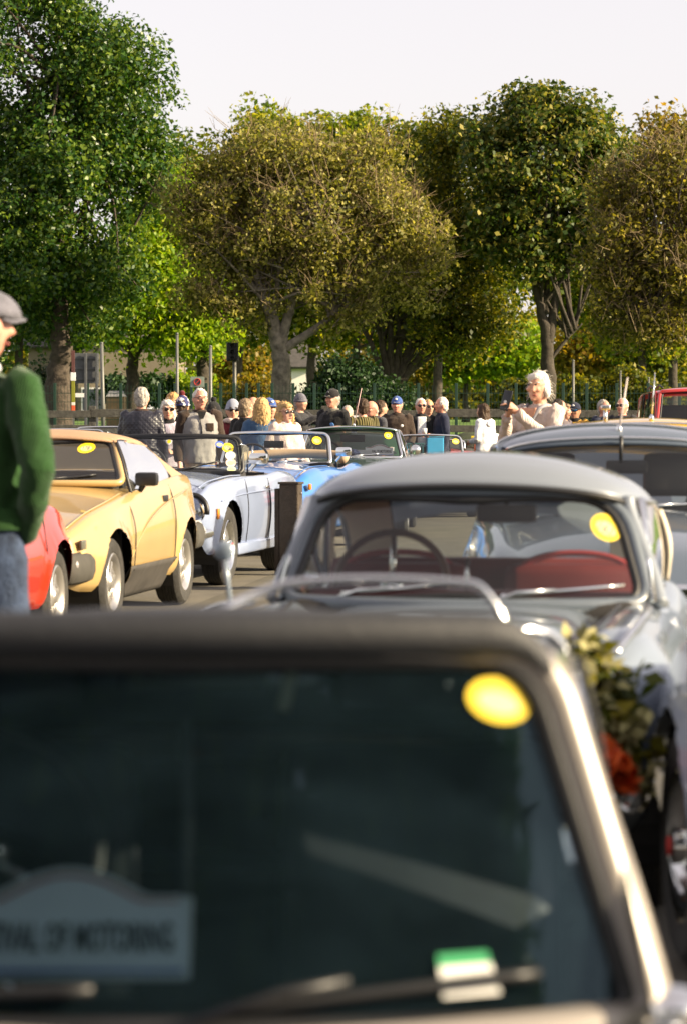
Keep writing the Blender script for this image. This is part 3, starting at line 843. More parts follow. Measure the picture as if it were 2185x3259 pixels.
def wheel(parent, x, y, r, width, style, side, rimr=None):
    """side = +1: outer face towards +x."""
    w = bpy.data.objects.new('wheel', None); COL.objects.link(w); w.parent = parent
    w.location = (x, y, r); w.empty_display_size = .1
    rr = rimr or r * 0.66
    M = Matrix.Rotation(R(90) * side, 4, 'Y')
    h = width / 2
    prof = [(rr - .012, -h + .02), (rr + .01, -h + .004), (r * .90, -h), (r * .975, -h + .022), (r, -h + .035)]
    k = 5
    for i in range(k):                                     # tread grooves
        a0 = lerp(-h + .035, h - .035, i / k); a1 = lerp(-h + .035, h - .035, (i + 1) / k)
        prof += [(r, a0 + .004), (r, a1 - .006), (r - .007, a1 - .005), (r - .007, a1 - .001)]
    prof += [(r, h - .035), (r * .975, h - .02), (r * .90, h), (rr + .012, h - .002), (rr - .006, h - .018)]
    mb = MB()
    rings = [[M @ Vector((q * math.cos(2 * math.pi * j / 40), q * math.sin(2 * math.pi * j / 40), a)) for j in range(40)] for q, a in prof]
    mb.loft(rings, caps=False)
    mb.build('tyre', RUBBER, w, sharp=40)
    mb = MB()
    rimp = [(rr, h - .012), (rr - .008, h - .004), (rr - .028, h - .014), (rr - .045, h - .05), (rr - .05, h - .085)]
    rings = [[M @ Vector((q * math.cos(2 * math.pi * j / 40), q * math.sin(2 * math.pi * j / 40), a)) for j in range(40)] for q, a in rimp]
    mb.loft(rings, caps=False)
    mb.build('rim', CHROME if style == 'steel' else ALLOY, w, sharp=50)
    mb = MB()
    mb.lathe([(.001, h - .09), (rr - .045, h - .09), (rr - .045, h - .095), (.001, h - .095)], 32, M)
    mb.build('brake_drum', mat('brake_dark', (.06, .055, .05), rough=.7, metal=.3, var=.2), w)
    if style == 'alloy':
        for i in range(7):
            a = 2 * math.pi * i / 7
            m2 = MB(); L = rr - .05
            T = M @ Matrix.Rotation(a, 4, 'Z') @ Matrix.Translation((L * .55, 0, h - .045))
            m2.box((0, 0, 0), (L * .95, .038, .03), T, bev=.01)
            m2.build('spoke', ALLOY, w, sharp=40)
        MB().lathe([(.07, h - .07), (.07, h - .03), (.045, h - .02), (.04, h - .012), (.001, h - .01)], 20, M).build('hub_cap', ALLOY, w, sharp=40)
    elif style == 'wire':
        m2 = MB()
        for i in range(36):
            a = 2 * math.pi * i / 36; b = a + (.5 if i % 2 else -.5)
            m2.tube([M @ Vector((.045 * math.cos(b), .045 * math.sin(b), h - .03)), M @ Vector(((rr - .045) * math.cos(a), (rr - .045) * math.sin(a), h - .06))], .003, n=4, caps=False)
        m2.build('wire_spokes', CHROME, w)
        MB().lathe([(.05, h - .05), (.045, h - .005), (.02, h + .01), (.001, h + .012)], 18, M).build('spinner', CHROME, w, sharp=40)
    else:
        MB().lathe([(rr - .045, h - .06), (rr - .09, h - .035), (.075, h - .03), (.06, h - .02), (.001, h - .018)], 32, M).build('wheel_disc', mat('steel_wheel_grey', (.16, .16, .155), rough=.4, metal=.5, var=.1), w, sharp=40)
        MB().lathe([(.05, h - .02), (.046, h + .012), (.02, h + .02), (.001, h + .02)], 18, M).build('hub_cap', CHROME, w, sharp=40)
        MB().lathe([(.026, h + .018), (.024, h + .023), (.001, h + .024)], 14, M).build('centre_badge', REDP, w)
    return w

def car_body(S, parent, m):
    """Loft of the lower body. y local = distance behind the front axle; front faces -y.
    S: dict with w, sh, top, bot (lists of (y, value)), tum, axles (y list), R, Ra, open=(y0,y1,halfwidth) or None."""
    W, SH, TP, BT = curve(S['w']), curve(S['sh']), curve(S['top']), curve(S['bot'])
    y0, y1 = S['w'][0][0], S['w'][-1][0]
    tum = S.get('tum', .95); crease = S.get('mid', .6); val = S.get('valley', 0.0)
    N = S.get('nt', 130)
    cw = S.get('shw', .10)
    wr = S['R']; Ra = S['Ra']; axles = S['axles']; bulge = S.get('flare', .018)
    def section(y):
        w, zs, zt, zb = W(y), SH(y), TP(y), BT(y)
        ctrl = [(w * .90, zb - .0), (w * .955, zb + .10 * (zs - zb)), (w * .99, zb + .32 * (zs - zb)), (w, zb + crease * (zs - zb)), (w * lerp(1, tum, .55), zb + .86 * (zs - zb)),
                (w * tum, zb + .955 * (zs - zb)), (w * (tum - cw * .55), zs - .003), (w * (tum - cw * 1.25), zs - .004 - val), (w * .48, lerp(zs - val, zt, .62)), (w * .2, lerp(zs - val, zt, .93)), (0, zt)]
        pts = catmull([(a, b, 0) for a, b in ctrl], 4)
        return [(p.x, p.y) for p in pts]
    ring0 = section(y0); n = len(ring0)
    rows = []
    cap = [(.045, .66), (.07, .80), (.062, .90), (.035, .97)]
    capr = S.get('capr', 1.0)
    def shrink(ring, k):
        cz = sum(q[1] for q in ring) / len(ring)
        cz = (ring[0][1] + ring[-1][1]) / 2
        return [(q[0] * lerp(1, k, .55), lerp(cz, q[1], k)) for q in ring]
    rows.append((y0 - .075 * capr, shrink(ring0, .35))); rows.append((y0 - .072 * capr, shrink(ring0, .66)))
    rows.append((y0 - .055 * capr, shrink(ring0, .84))); rows.append((y0 - .028 * capr, shrink(ring0, .95)))
    for i in range(N + 1):
        y = lerp(y0, y1, i / N); rows.append((y, section(y)))
    r1 = section(y1)
    rows.append((y1 + .028 * capr, shrink(r1, .95))); rows.append((y1 + .055 * capr, shrink(r1, .84)))
    rows.append((y1 + .072 * capr, shrink(r1, .66))); rows.append((y1 + .075 * capr, shrink(r1, .35)))
    V = []; full = 2 * n - 1
    def near(y, z):
        best = 9
        for a in axles:
            best = min(best, math.hypot(y - a, z - wr))
        return best
    for y, r in rows:
        for j in range(full):
            k = j if j < n else 2 * (n - 1) - j
            sgn = 1 if j < n else -1
            x, z = r[k]
            if k < n * .55:
                d = near(y, z)
                if d > Ra * .9: x += bulge * math.exp(-((d - Ra) / .07) ** 2)
            V.append([x * sgn, y, z])
    F = []; inside = set()
    for i, (x, y, z) in enumerate(V):
        k = i % full; k = k if k < n else 2 * (n - 1) - k
        if k < n * .6 and near(y, z) < Ra: inside.add(i)
    op = S.get('open')
    cut = S.get('door')                                   # (y0, y1, z0) on +x side: removed and rebuilt as an open door
    dF = []
    for i in range(len(rows) - 1):
        for j in range(full - 1):
            q = (i * full + j, i * full + j + 1, (i + 1) * full + j + 1, (i + 1) * full + j)
            cnt = sum(1 for a in q if a in inside)
            c = [sum(V[a][t] for a in q) / 4 for t in range(3)]
            kk = j if j < n - 1 else 2 * (n - 1) - 1 - j
            if cnt == 4 or (kk < n * .6 and near(c[1], c[2]) < Ra): continue
            if op and op[0] < c[1] < op[1] and abs(c[0]) < op[2] and kk > n * .55: continue
            if cut and c[0] > 0 and cut[0] < c[1] < cut[1] and c[2] > cut[2] and kk < n * .66:
                dF.append(q); continue
            F.append(q)
    used = set(a for f in F for a in f)
    # snap the rim of each wheel opening to a clean circle
    from collections import Counter
    ec = Counter()
    for f in F + dF:
        for a in range(4):
            e = (f[a], f[(a + 1) % 4]); ec[(min(e), max(e))] += 1
    rim = set(v for e, c in ec.items() if c == 1 for v in e)
    for i in rim:
        x, y, z = V[i]
        for a in axles:
            d = math.hypot(y - a, z - wr)
            if abs(d - Ra) < .055 and z > BT(y) + .005 and d > 1e-4:
                V[i][1] = a + (y - a) * Ra / d; V[i][2] = wr + (z - wr) * Ra / d
    # end caps
    mb = MB(); mb.add(V, [])
    base = len(V)
    last = (len(rows) - 1) * full
    mb.f += F
    mb.f.append(tuple(range(full - 1, -1, -1)))
    mb.f.append(tuple(range(last, last + full)))
    me = mb.mesh('body')
    bm = bmesh.new(); bm.from_mesh(me)
    bmesh.ops.delete(bm, geom=[v for v in bm.verts if not v.link_faces], context='VERTS')
    bmesh.ops.recalc_face_normals(bm, faces=bm.faces)
    bm.to_mesh(me); bm.free()
    o = obj('body', me, m, parent, sharp=38)
    # wheel wells and underside
    mb = MB()
    for a in axles:
        for sgn in (1, -1):
            w_ = W(a)
            P = []
            for t in range(0, 25):
                an = math.pi * (t / 24 * 1.24 - .12)
                P.append((a + (Ra + .012) * math.cos(an), wr + (Ra + .012) * math.sin(an)))
            for t in range(24):
                (ya, za), (yb, zb) = P[t], P[t + 1]
                mb.add([(sgn * (w_ - .035), ya, za), (sgn * (w_ - .035), yb, zb), (sgn * (w_ - .42), yb, zb), (sgn * (w_ - .42), ya, za)], [(0, 1, 2, 3)])
            mb.add([(sgn * (w_ - .42), y_, z_) for y_, z_ in P], [tuple(range(len(P)))])
    zf = min(b for _, b in S['bot']) + .03
    wm = max(b for _, b in S['w']) - .38
    mb.box((0, (y0 + y1) / 2, zf + .05), (wm * 2, (y1 - y0) * .93, .05))
    mb.box((0, (axles[0] + axles[1]) / 2, zf + .05), (wm * 2 + .6, (axles[1] - axles[0]) - 2 * Ra - .05, .05))
    mb.build('underbody', BLACK, parent, smooth=False)
    door = None
    if cut:
        mbd = MB(); mbd.add(V, dF)
        me = mbd.mesh('door')
        bm = bmesh.new(); bm.from_mesh(me)
        bmesh.ops.delete(bm, geom=[v for v in bm.verts if not v.link_faces], context='VERTS')
        hx = W(cut[0])
        for v in bm.verts: v.co -= Vector((hx, cut[0], 0))
        bmesh.ops.recalc_face_normals(bm, faces=bm.faces)
        bm.to_mesh(me); bm.free()
        door = obj('door', me, m, parent, sharp=38, thick=.0)
        md = door.modifiers.new('thickness', 'SOLIDIFY'); md.thickness = .05; md.offset = -1
        door.location = (hx, cut[0], 0); door.rotation_euler.z = R(S.get('door_angle', 20))
    return o, W, SH, TP, door

def seat(parent, x, y, z, m, w=.46, h=.55, headrest=True, back=18):
    mb = MB()
    mb.box((x, y - .22, z + .07), (w, .5, .16), bev=.05)
    Mx = Matrix.Rotation(R(-back), 4, 'X')
    mb.box((x, y + .08 + .08, z + .12 + h / 2), (w, .13, h), Mx, bev=.05)
    s = mb.build('seat', m, parent, sharp=60)
    if headrest:
        MB().box((x, y + .16 + h * .30, z + .17 + h), (w * .52, .09, .17), Mx, bev=.04).build('headrest', m, s, sharp=60)
def steering(parent, x, y, z, r=.19, m=None, tilt=25):
    M = Matrix.Translation((x, y, z)) @ Matrix.Rotation(R(90 - tilt), 4, 'X')
    g = MB().tube([M @ Vector((r * math.cos(a), r * math.sin(a), 0)) for a in np.linspace(0, 2 * math.pi, 36, endpoint=False)], .013, n=8, closed=True).build('steering_wheel', m or BLACK, parent)
    mb = MB()
    for a in (R(90), R(210), R(330)): mb.tube([M @ Vector((0, 0, -.02)), M @ Vector((r * math.cos(a), r * math.sin(a), 0))], .011, n=6)
    mb.lathe([(.04, -.03), (.04, 0), (.001, .005)], 16, M)
    mb.build('steering_spokes', CHROME, g)
def mirror_door(parent, x, y, z, sgn, m, style='box'):
    mb = MB()
    if style == 'box':
        mb.box((x + sgn * .08, y, z + .045), (.16, .09, .095), bev=.028)
        mb.tube([(x, y + .02, z - .05), (x + sgn * .05, y, z + .0)], .018, n=8)
    else:
        M = Matrix.Translation((x + sgn * .08, y, z + .07)) @ Matrix.Rotation(R(90), 4, 'X')
        mb.lathe([(.001, -.01), (.06, -.008), (.065, 0), (.055, .03), (.03, .05), (.001, .055)], 20, M)
        mb.tube([(x, y + .02, z - .07), (x + sgn * .04, y + .01, z - .01), (x + sgn * .08, y + .01, z + .05)], .009, n=8)
    return mb.build('door_mirror', m, parent, sharp=50)
def wiper(parent, s, x0, v0, x1, v1, m=CHROME):
    mb = MB()
    mb.tube([s.p(x0, v0 - .03, .0), s.p(lerp(x0, x1, .3), lerp(v0, v1, .3), .02), s.p(lerp(x0, x1, .55), lerp(v0, v1, .55), .016)], [.008, .006, .005], n=6)
    a = lerp(x0, x1, .18); b = lerp(v0, v1, .18)
    mb.tube([s.p(lerp(a, x1, t), lerp(b, v1, t), .008) for t in np.linspace(0, 1, 8)], .006, n=6)
    mb.lathe([(.001, 0), (.014, 0), (.012, .02), (.001, .024)], 10, Matrix.Translation(s.p(x0, v0 - .03, .0)))
    mb.build('wiper', m, parent)
def headlamp(parent, x, y, z, r, rim=CHROME, tilt=0):
    M = Matrix.Translation((x, y, z)) @ Matrix.Rotation(R(90 + tilt), 4, 'X')
    h = MB().lathe([(r * 1.02, -.06), (r * 1.16, 0), (r * 1.12, .016), (r, .018), (r * .96, .010)], 28, M).build('headlamp', rim, parent, sharp=50)
    MB().lathe([(r * .99, .008), (r * .8, .026), (r * .45, .038), (.001, .042)], 28, M).build('lens', LAMPGLASS, h)
def bumper(parent, W, y, z, hw, m, depth=.05, height=.09, wrap=.22, name='bumper', sgn=-1):
    mb = MB()
    path = [(-hw, y - sgn * wrap, z), (-hw * .985, y - sgn * .06, z), (-hw * .9, y, z), (-hw * .5, y + sgn * .03, z), (0, y + sgn * .04, z), (hw * .5, y + sgn * .03, z), (hw * .9, y, z), (hw * .985, y - sgn * .06, z), (hw, y - sgn * wrap, z)]
    mb.tube(catmull(path, 4), height / 2, n=10, flat=depth / height)
    return mb.build(name, m, parent)
def plate(parent, y, z, txt, w=.46, h=.10, face=None, ink=None, sgn=-1):
    p = MB().box((0, y, z), (w, .012, h), bev=.004).build('number_plate', face or WHITEP, parent, smooth=False)
    me = text_mesh(txt, h * .85, bold=.001)
    for v in me.vertices: v.co = Vector((v.co.x * (1 if sgn < 0 else -1), y + sgn * .009, z + v.co.y))
    obj('plate_letters', me, ink or INK, p, smooth=False)
def aerial(parent, x, y, z, L, lean=(0, 0), m=CHROME):
    a = MB().tube([(x, y, z), (x + lean[0] * L, y + lean[1] * L, z + L)], [.006, .0035], n=6).build('aerial', m, parent)
    MB().lathe([(.016, -.01), (.016, .012), (.008, .03), (.001, .032)], 10, Matrix.Translation((x, y, z))).build('aerial_base', CHROME, a)
class Roof:
    """Arched roof. c: centre line (y, z); w: half width (y,..); drop: height lost from centre to edge (y,..)."""
    def __init__(s, c, w, drop, phi=80):
        s.c, s.w, s.d = curve(c), curve(w), curve(drop); s.y0, s.y1 = c[0][0], c[-1][0]; s.phi = R(phi)
    def p(s, u, y, bowf=0.0):
        a = u * s.phi
        return Vector((s.w(y) * math.sin(a) / math.sin(s.phi), y + bowf * u * u, s.c(y) - s.d(y) * (1 - math.cos(a)) / (1 - math.cos(s.phi))))
    def piece(s, u0, u1, y0, y1, nu=24, nv=20, bow0=0.0, bow1=0.0):
        return MB().grid(lambda a, b: s.p(lerp(u0, u1, a), lerp(y0, y1, b), lerp(bow0, bow1, b)), nu, nv)
    def side(s, sgn, y0, y1, belt, bw, lean0=0.0, lean1=0.0, nv=12, bow=0.0):
        """Ruled sheet from the roof edge down to the belt line; lean shifts the bottom forward (-) or back."""
        def f(a, b):
            y = lerp(y0, y1, a); t = s.p(sgn, y, bow * (1 - a))
            yb = y + lerp(lean0, lean1, a)
            bt = Vector((sgn * bw(yb), yb, belt(yb)))
            q = t.lerp(bt, b); q.x += sgn * .02 * math.sin(math.pi * b)
            return q
        return MB().grid(f, 12, nv)
def plaque(parent, s_p, cx, cz, w, h, m=None):
    """Rally plaque: arched top, reads FESTIVAL OF MOTORING. s_p(x, z, off) maps to car space."""
    n = 24
    def outline(k):
        top = []
        for i in range(n + 1):
            x = lerp(-.5, .5, i / n) * w
            a = abs(x) / (w / 2)
            z = h * (.74 + .26 * math.cos(min(1, a / .64) * math.pi / 2)) if a < .64 else h * .74
            top.append((x * k, h * .5 + (z - h * .5) * k))
        return top
    mb = MB(); top = outline(1.0)
    vs = []; fs = []
    for x, z in top: vs += [s_p(cx + x, cz, 0), s_p(cx + x, cz + z, 0)]
    for i in range(n): fs.append((2 * i, 2 * i + 2, 2 * i + 3, 2 * i + 1))
    pl = mb.add(vs, fs).build('rally_plaque', m or WHITEP, parent, smooth=False, thick=.006)
    MB().tube([s_p(cx + x, cz + z, .003) for x, z in outline(1.0)] + [s_p(cx + w / 2, cz, .003), s_p(cx - w / 2, cz, .003)], h * .028, n=6, closed=True).build('plaque_rim', WHITEP, pl)
    path = [s_p(cx + x, cz + z, .004) for x, z in outline(.90)]
    MB().tube(path, h * .012, n=5).build('plaque_arch_line', REDP, pl)
    MB().tube([s_p(cx - w * .47, cz + h * .06, .004), s_p(cx + w * .47, cz + h * .06, .004)], h * .02, n=5).build('plaque_base_line', BLUEP, pl)
    me = text_mesh('FESTIVAL OF MOTORING', h * .22, arc=0.0, bold=.0006)
    xs = [v.co.x for v in me.vertices]; k = w * .86 / (max(xs) - min(xs))
    for v in me.vertices: v.co = s_p(cx + v.co.x * k, cz + h * .36 + v.co.y * 1.7, .005)
    obj('plaque_letters', me, INK, pl, smooth=False)
    return pl
def vent_window(parent, s, sgn, m=CHROME):
    pass
# ------------------------------------------------------------------ generic roadster / saloon built from a spec
def std_open_car(name, label, loc, rz, S, m, screen, group='classic cars parked in rows', seatm=None, style='steel', trackw=None, hood=None, sticker=None, frame_m=None,
                 interior=True, bump_m=CHROME, plate_txt=None, lamps=None, tyre_w=.17, wheel_front=None, frame_r=.018, vis='left', wheels=(1, -1), mirror=None, rh=True, wip=True, cat='car'):
    root = thing(name, label, cat, (loc[0], loc[1], 0), rz, group)
    body, W, SH, TP, door = car_body(S, root, m)
    ax = S['axles']
    for a in ax:
        for sgn in (1, -1):
            wheel(root, sgn * (W(a) - .012 - tyre_w / 2), a, S['R'], tyre_w, style, sgn)
    if screen:
        fr = screen.frame(frame_r).build('windscreen_frame', frame_m or CHROME, root)
        screen.frame(frame_r * .62, grow=-frame_r * 1.1).build('windscreen_seal', BLACK, fr)
        screen.glass().build('windscreen', GLASS, root)
        if wip:
            wiper(root, screen, -screen.wb * .1, .0, screen.wb * .55, screen.h * .12, BLACK if frame_m is BLACK else CHROME)
            wiper(root, screen, -screen.wb * .78, .0, -screen.wb * .12, screen.h * .12, BLACK if frame_m is BLACK else CHROME)
    op = S.get('open')
    if interior and op:
        y0, y1, hw = op
        zc = TP(y0)
        mb = MB()
        mb.box((0, (y0 + y1) / 2, .22), (hw * 2, y1 - y0, .03))
        mb.add([(-hw, y0, .2), (hw, y0, .2), (hw, y0 + .02, zc - .06), (-hw, y0 + .02, zc - .06)], [(0, 1, 2, 3)])
        mb.add([(-hw, y1, .2), (hw, y1, .2), (hw, y1, zc - .03), (-hw, y1, zc - .03)], [(3, 2, 1, 0)])
        for sgn in (1, -1):
            if door and sgn == 1: continue
            mb.add([(sgn * (hw + .01), y0, .2), (sgn * (hw + .01), y1, .2), (sgn * (hw + .03), y1, SH(y1) - .02), (sgn * (hw + .03), y0, SH(y0) - .02)], [(0, 1, 2, 3)])
        mb.build('cockpit_trim', INTER, root, smooth=False)
        d = MB().box((0, y0 + .14, zc - .07), (hw * 2 - .01, .30, .14), bev=.05).build('dashboard', INTER, root)
        sm = seatm or mat('black_seat', (.02, .019, .018), rough=.6, var=.2)
        for sx in (-.33, .33): seat(root, sx, y1 - .30, .26, sm, w=.44, h=S.get('seat_h', .48), headrest=S.get('headrest', False))
        if not S.get('own_wheel'): steering(root, -.33, y0 + .42, zc + .02, .18)
    if lamps:
        for sgn in (1, -1):
            for (x, y, z, r) in lamps: headlamp(root, sgn * x, y, z, r)
    return root, W, SH, TP, door

# ------------------------------------------------------------------ gold wedge-shaped drophead (left)
GOLD = paint('gold_paint', (0.46, 0.315, 0.125), metal=0.05)
TAN = mat('tan_hood', (0.40, 0.25, 0.15), rough=0.75, var=0.08, bump=0.25, bscale=120)
def gold_car():
    fo = -0.80
    S = dict(w=[(fo, .62), (fo + .12, .74), (-.35, .81), (.1, .835), (1.0, .84), (1.9, .84), (2.5, .81), (2.95, .70)],
             sh=[(fo, .58), (fo + .2, .66), (-.3, .745), (.3, .82), (.8, .875), (1.5, .92), (2.2, .955), (2.6, .95), (2.95, .90)],
             top=[(fo, .55), (fo + .15, .63), (0, .79), (.55, .90), (.8, .945), (1.5, .96), (2.2, .985), (2.9, .93)],
             bot=[(fo, .34), (fo + .3, .26), (0, .24), (2.1, .24), (2.6, .30), (2.95, .42)],
             tum=.93, mid=.55, shw=.07, axles=[0, 2.16], R=.292, Ra=.355, open=(.86, 2.05, .64), flare=.03, nt=150)
    sc = Screen(.60, .925, 1.10, 1.205, .69, .52, bow=.17, arch=.015, rb=.05, rt=.06)
    root, W, SH, TP, _ = std_open_car('gold_coupe', 'gold wedge-shaped drophead car with a tan hood and black mirror', (-2.31, 17.95), R(-9.2), S, GOLD, sc, style='alloy',
                                      frame_m=GOLD, frame_r=.024, tyre_w=.185, wip=False)
    wiper(root, sc, .1, .0, .5, .05, BLACK); wiper(root, sc, -.5, 0, -.08, .05, BLACK)
    sc.sticker(root, .36, .225, .058, .034, '178', tilt=.03)
    # hood: tan cloth roof, sail panels, clear side windows
    rf = Roof([(1.06, 1.235), (1.15, 1.268), (1.35, 1.292), (1.75, 1.285), (2.02, 1.22), (2.42, .985)], [(1.1, .545), (1.5, .57), (2.0, .60), (2.42, .68)], [(1.06, .035), (1.5, .09), (2.0, .10), (2.42, .05)], 76)
    rf.piece(-1, 1, 1.06, 2.03, bow0=.10).build('hood', TAN, root, thick=.012)
    for sgn in (1, -1):
        rf.piece(sgn * .62, sgn, 2.03, 2.42, 8, 12).build('hood_quarter', TAN, root, thick=.012)
    rf.piece(-.62, .62, 2.03, 2.42, 12, 10).build('rear_window', GLASS, root)
    belt = lambda y: SH(y) - .005; bw = lambda y: W(y) * .90
    for sgn in (1, -1):
        g = rf.side(sgn, 1.17, 1.86, belt, bw, lean0=-.46, lean1=.06, bow=.0)
        g.build('side_window', glass_mat('side_glass', tint=(.75, .8, .82), dirt_haze=.05), root)
        top = [rf.p(sgn, y) + Vector((0, 0, -.012)) for y in np.linspace(1.15, 1.86, 8)]
        fr = [Vector((sgn * bw(.72), .72, belt(.72)))] + top + [Vector((sgn * bw(1.92), 1.92, belt(1.92)))]
        MB().tube(fr, .012, n=6).build('window_frame', BLACK, root)
        MB().tube([Vector((sgn * bw(.98), .98, belt(.98))), rf.p(sgn, 1.30) + Vector((sgn * .01, 0, -.02))], .008, n=6).build('quarterlight_bar', BLACK, root)
        rf.side(sgn, 1.87, 2.3, belt, bw, lean0=.06, lean1=.1).build('hood_sail', TAN, root)
        MB().tube([rf.p(sgn, 1.09) + Vector((0, 0, .0)), rf.p(sgn, 1.5) + Vector((sgn * .006, 0, -.004)), rf.p(sgn, 1.86) + Vector((sgn * .004, 0, -.004))], .009, n=6).build('gutter', TAN, root)
    mirror_door(root, W(.92) * .90, .92, SH(.92) + .02, .8, BLACK)
    mirror_door(root, -W(.92) * .90, .92, SH(.92) + .02, -1, BLACK)
    # black sills, bumpers, marker lamps, door lines
    for sgn in (1, -1):
        mb = MB()
        mb.grid(lambda a, b: (sgn * (lerp(W(.5) * .995, W(.5) * .84, b)), lerp(.37, 1.78, a), lerp(.375, .15, b) + .0), 16, 6)
        mb.build('sill', mat('black_sill', (.05, .045, .04), rough=.8, var=.3), root, thick=.01)
        for yy in (.50, 1.72):
            pts = [(sgn * (W(yy) * f + .004), yy + dy, lerp(.34, SH(yy) - .04, t)) for f, t, dy in ((.985, 0, 0), (1.0, .3, 0), (1.0, .6, 0), (.97, .85, 0), (.93, 1.0, 0))]
            MB().tube(catmull(pts, 5), .004, n=5).build('door_gap', BLACK, root)
        pts = [(sgn * (W(y) * f + .003), y, z) for y, z, f in ((.38, .40, .99), (.62, .55, 1.0), (1.0, .68, .998), (1.5, .77, .985), (2.1, .83, .97), (2.7, .86, .95))]
        MB().tube(catmull(pts, 6), .006, n=5).build('swage_line', GOLD, root)
        h = MB().box((sgn * (W(1.55) * .955 + .012), 1.52, .80), (.012, .15, .045), bev=.004).build('door_handle', BLACK, root)
        MB().box((sgn * (W(fo + .16) + .01), fo + .2, .565), (.02, .12, .06), bev=.006).build('side_marker', mat('smoked_lens', (.10, .10, .08), rough=.2), root)
        MB().box((sgn * (W(fo + .16) + .01), fo + .2, .505), (.02, .12, .04), bev=.006).build('indicator', mat('pale_lens', (.7, .55, .2), rough=.2), root)
        for yb, zb in ((fo - .02, .44), (2.98, .50)):
            MB().box((sgn * .70, yb, zb), (.13, .13, .13), Matrix.Rotation(R(40 * sgn), 4, 'Z') @ Matrix.Rotation(R(38), 4, 'X'), bev=.012).build('bumper_pad', mat('grey_pad', (.42, .41, .42), rough=.6, var=.08), root, sharp=40)
    bumper(root, W, fo - .07, .42, .76, mat('black_bumper', (.05, .047, .04), rough=.8, var=.3), .10, .20, wrap=.42)
    bumper(root, W, 3.0, .48, .76, MATS['black_bumper'], .10, .20, wrap=.35, sgn=1)
    # bonnet shut lines and the reflective tail badge
    for sgn in (1, -1):
        MB().tube(catmull([(sgn * W(y) * .845, y, SH(y) + .004) for y in np.linspace(fo + .2, .62, 8)], 3), .006, n=5).build('bonnet_edge', GOLD, root)
    MB().box((0.36, 2.62, .975), (.05, .03, .05), bev=.01).build('boot_badge', CHROME, root)
gold_car()

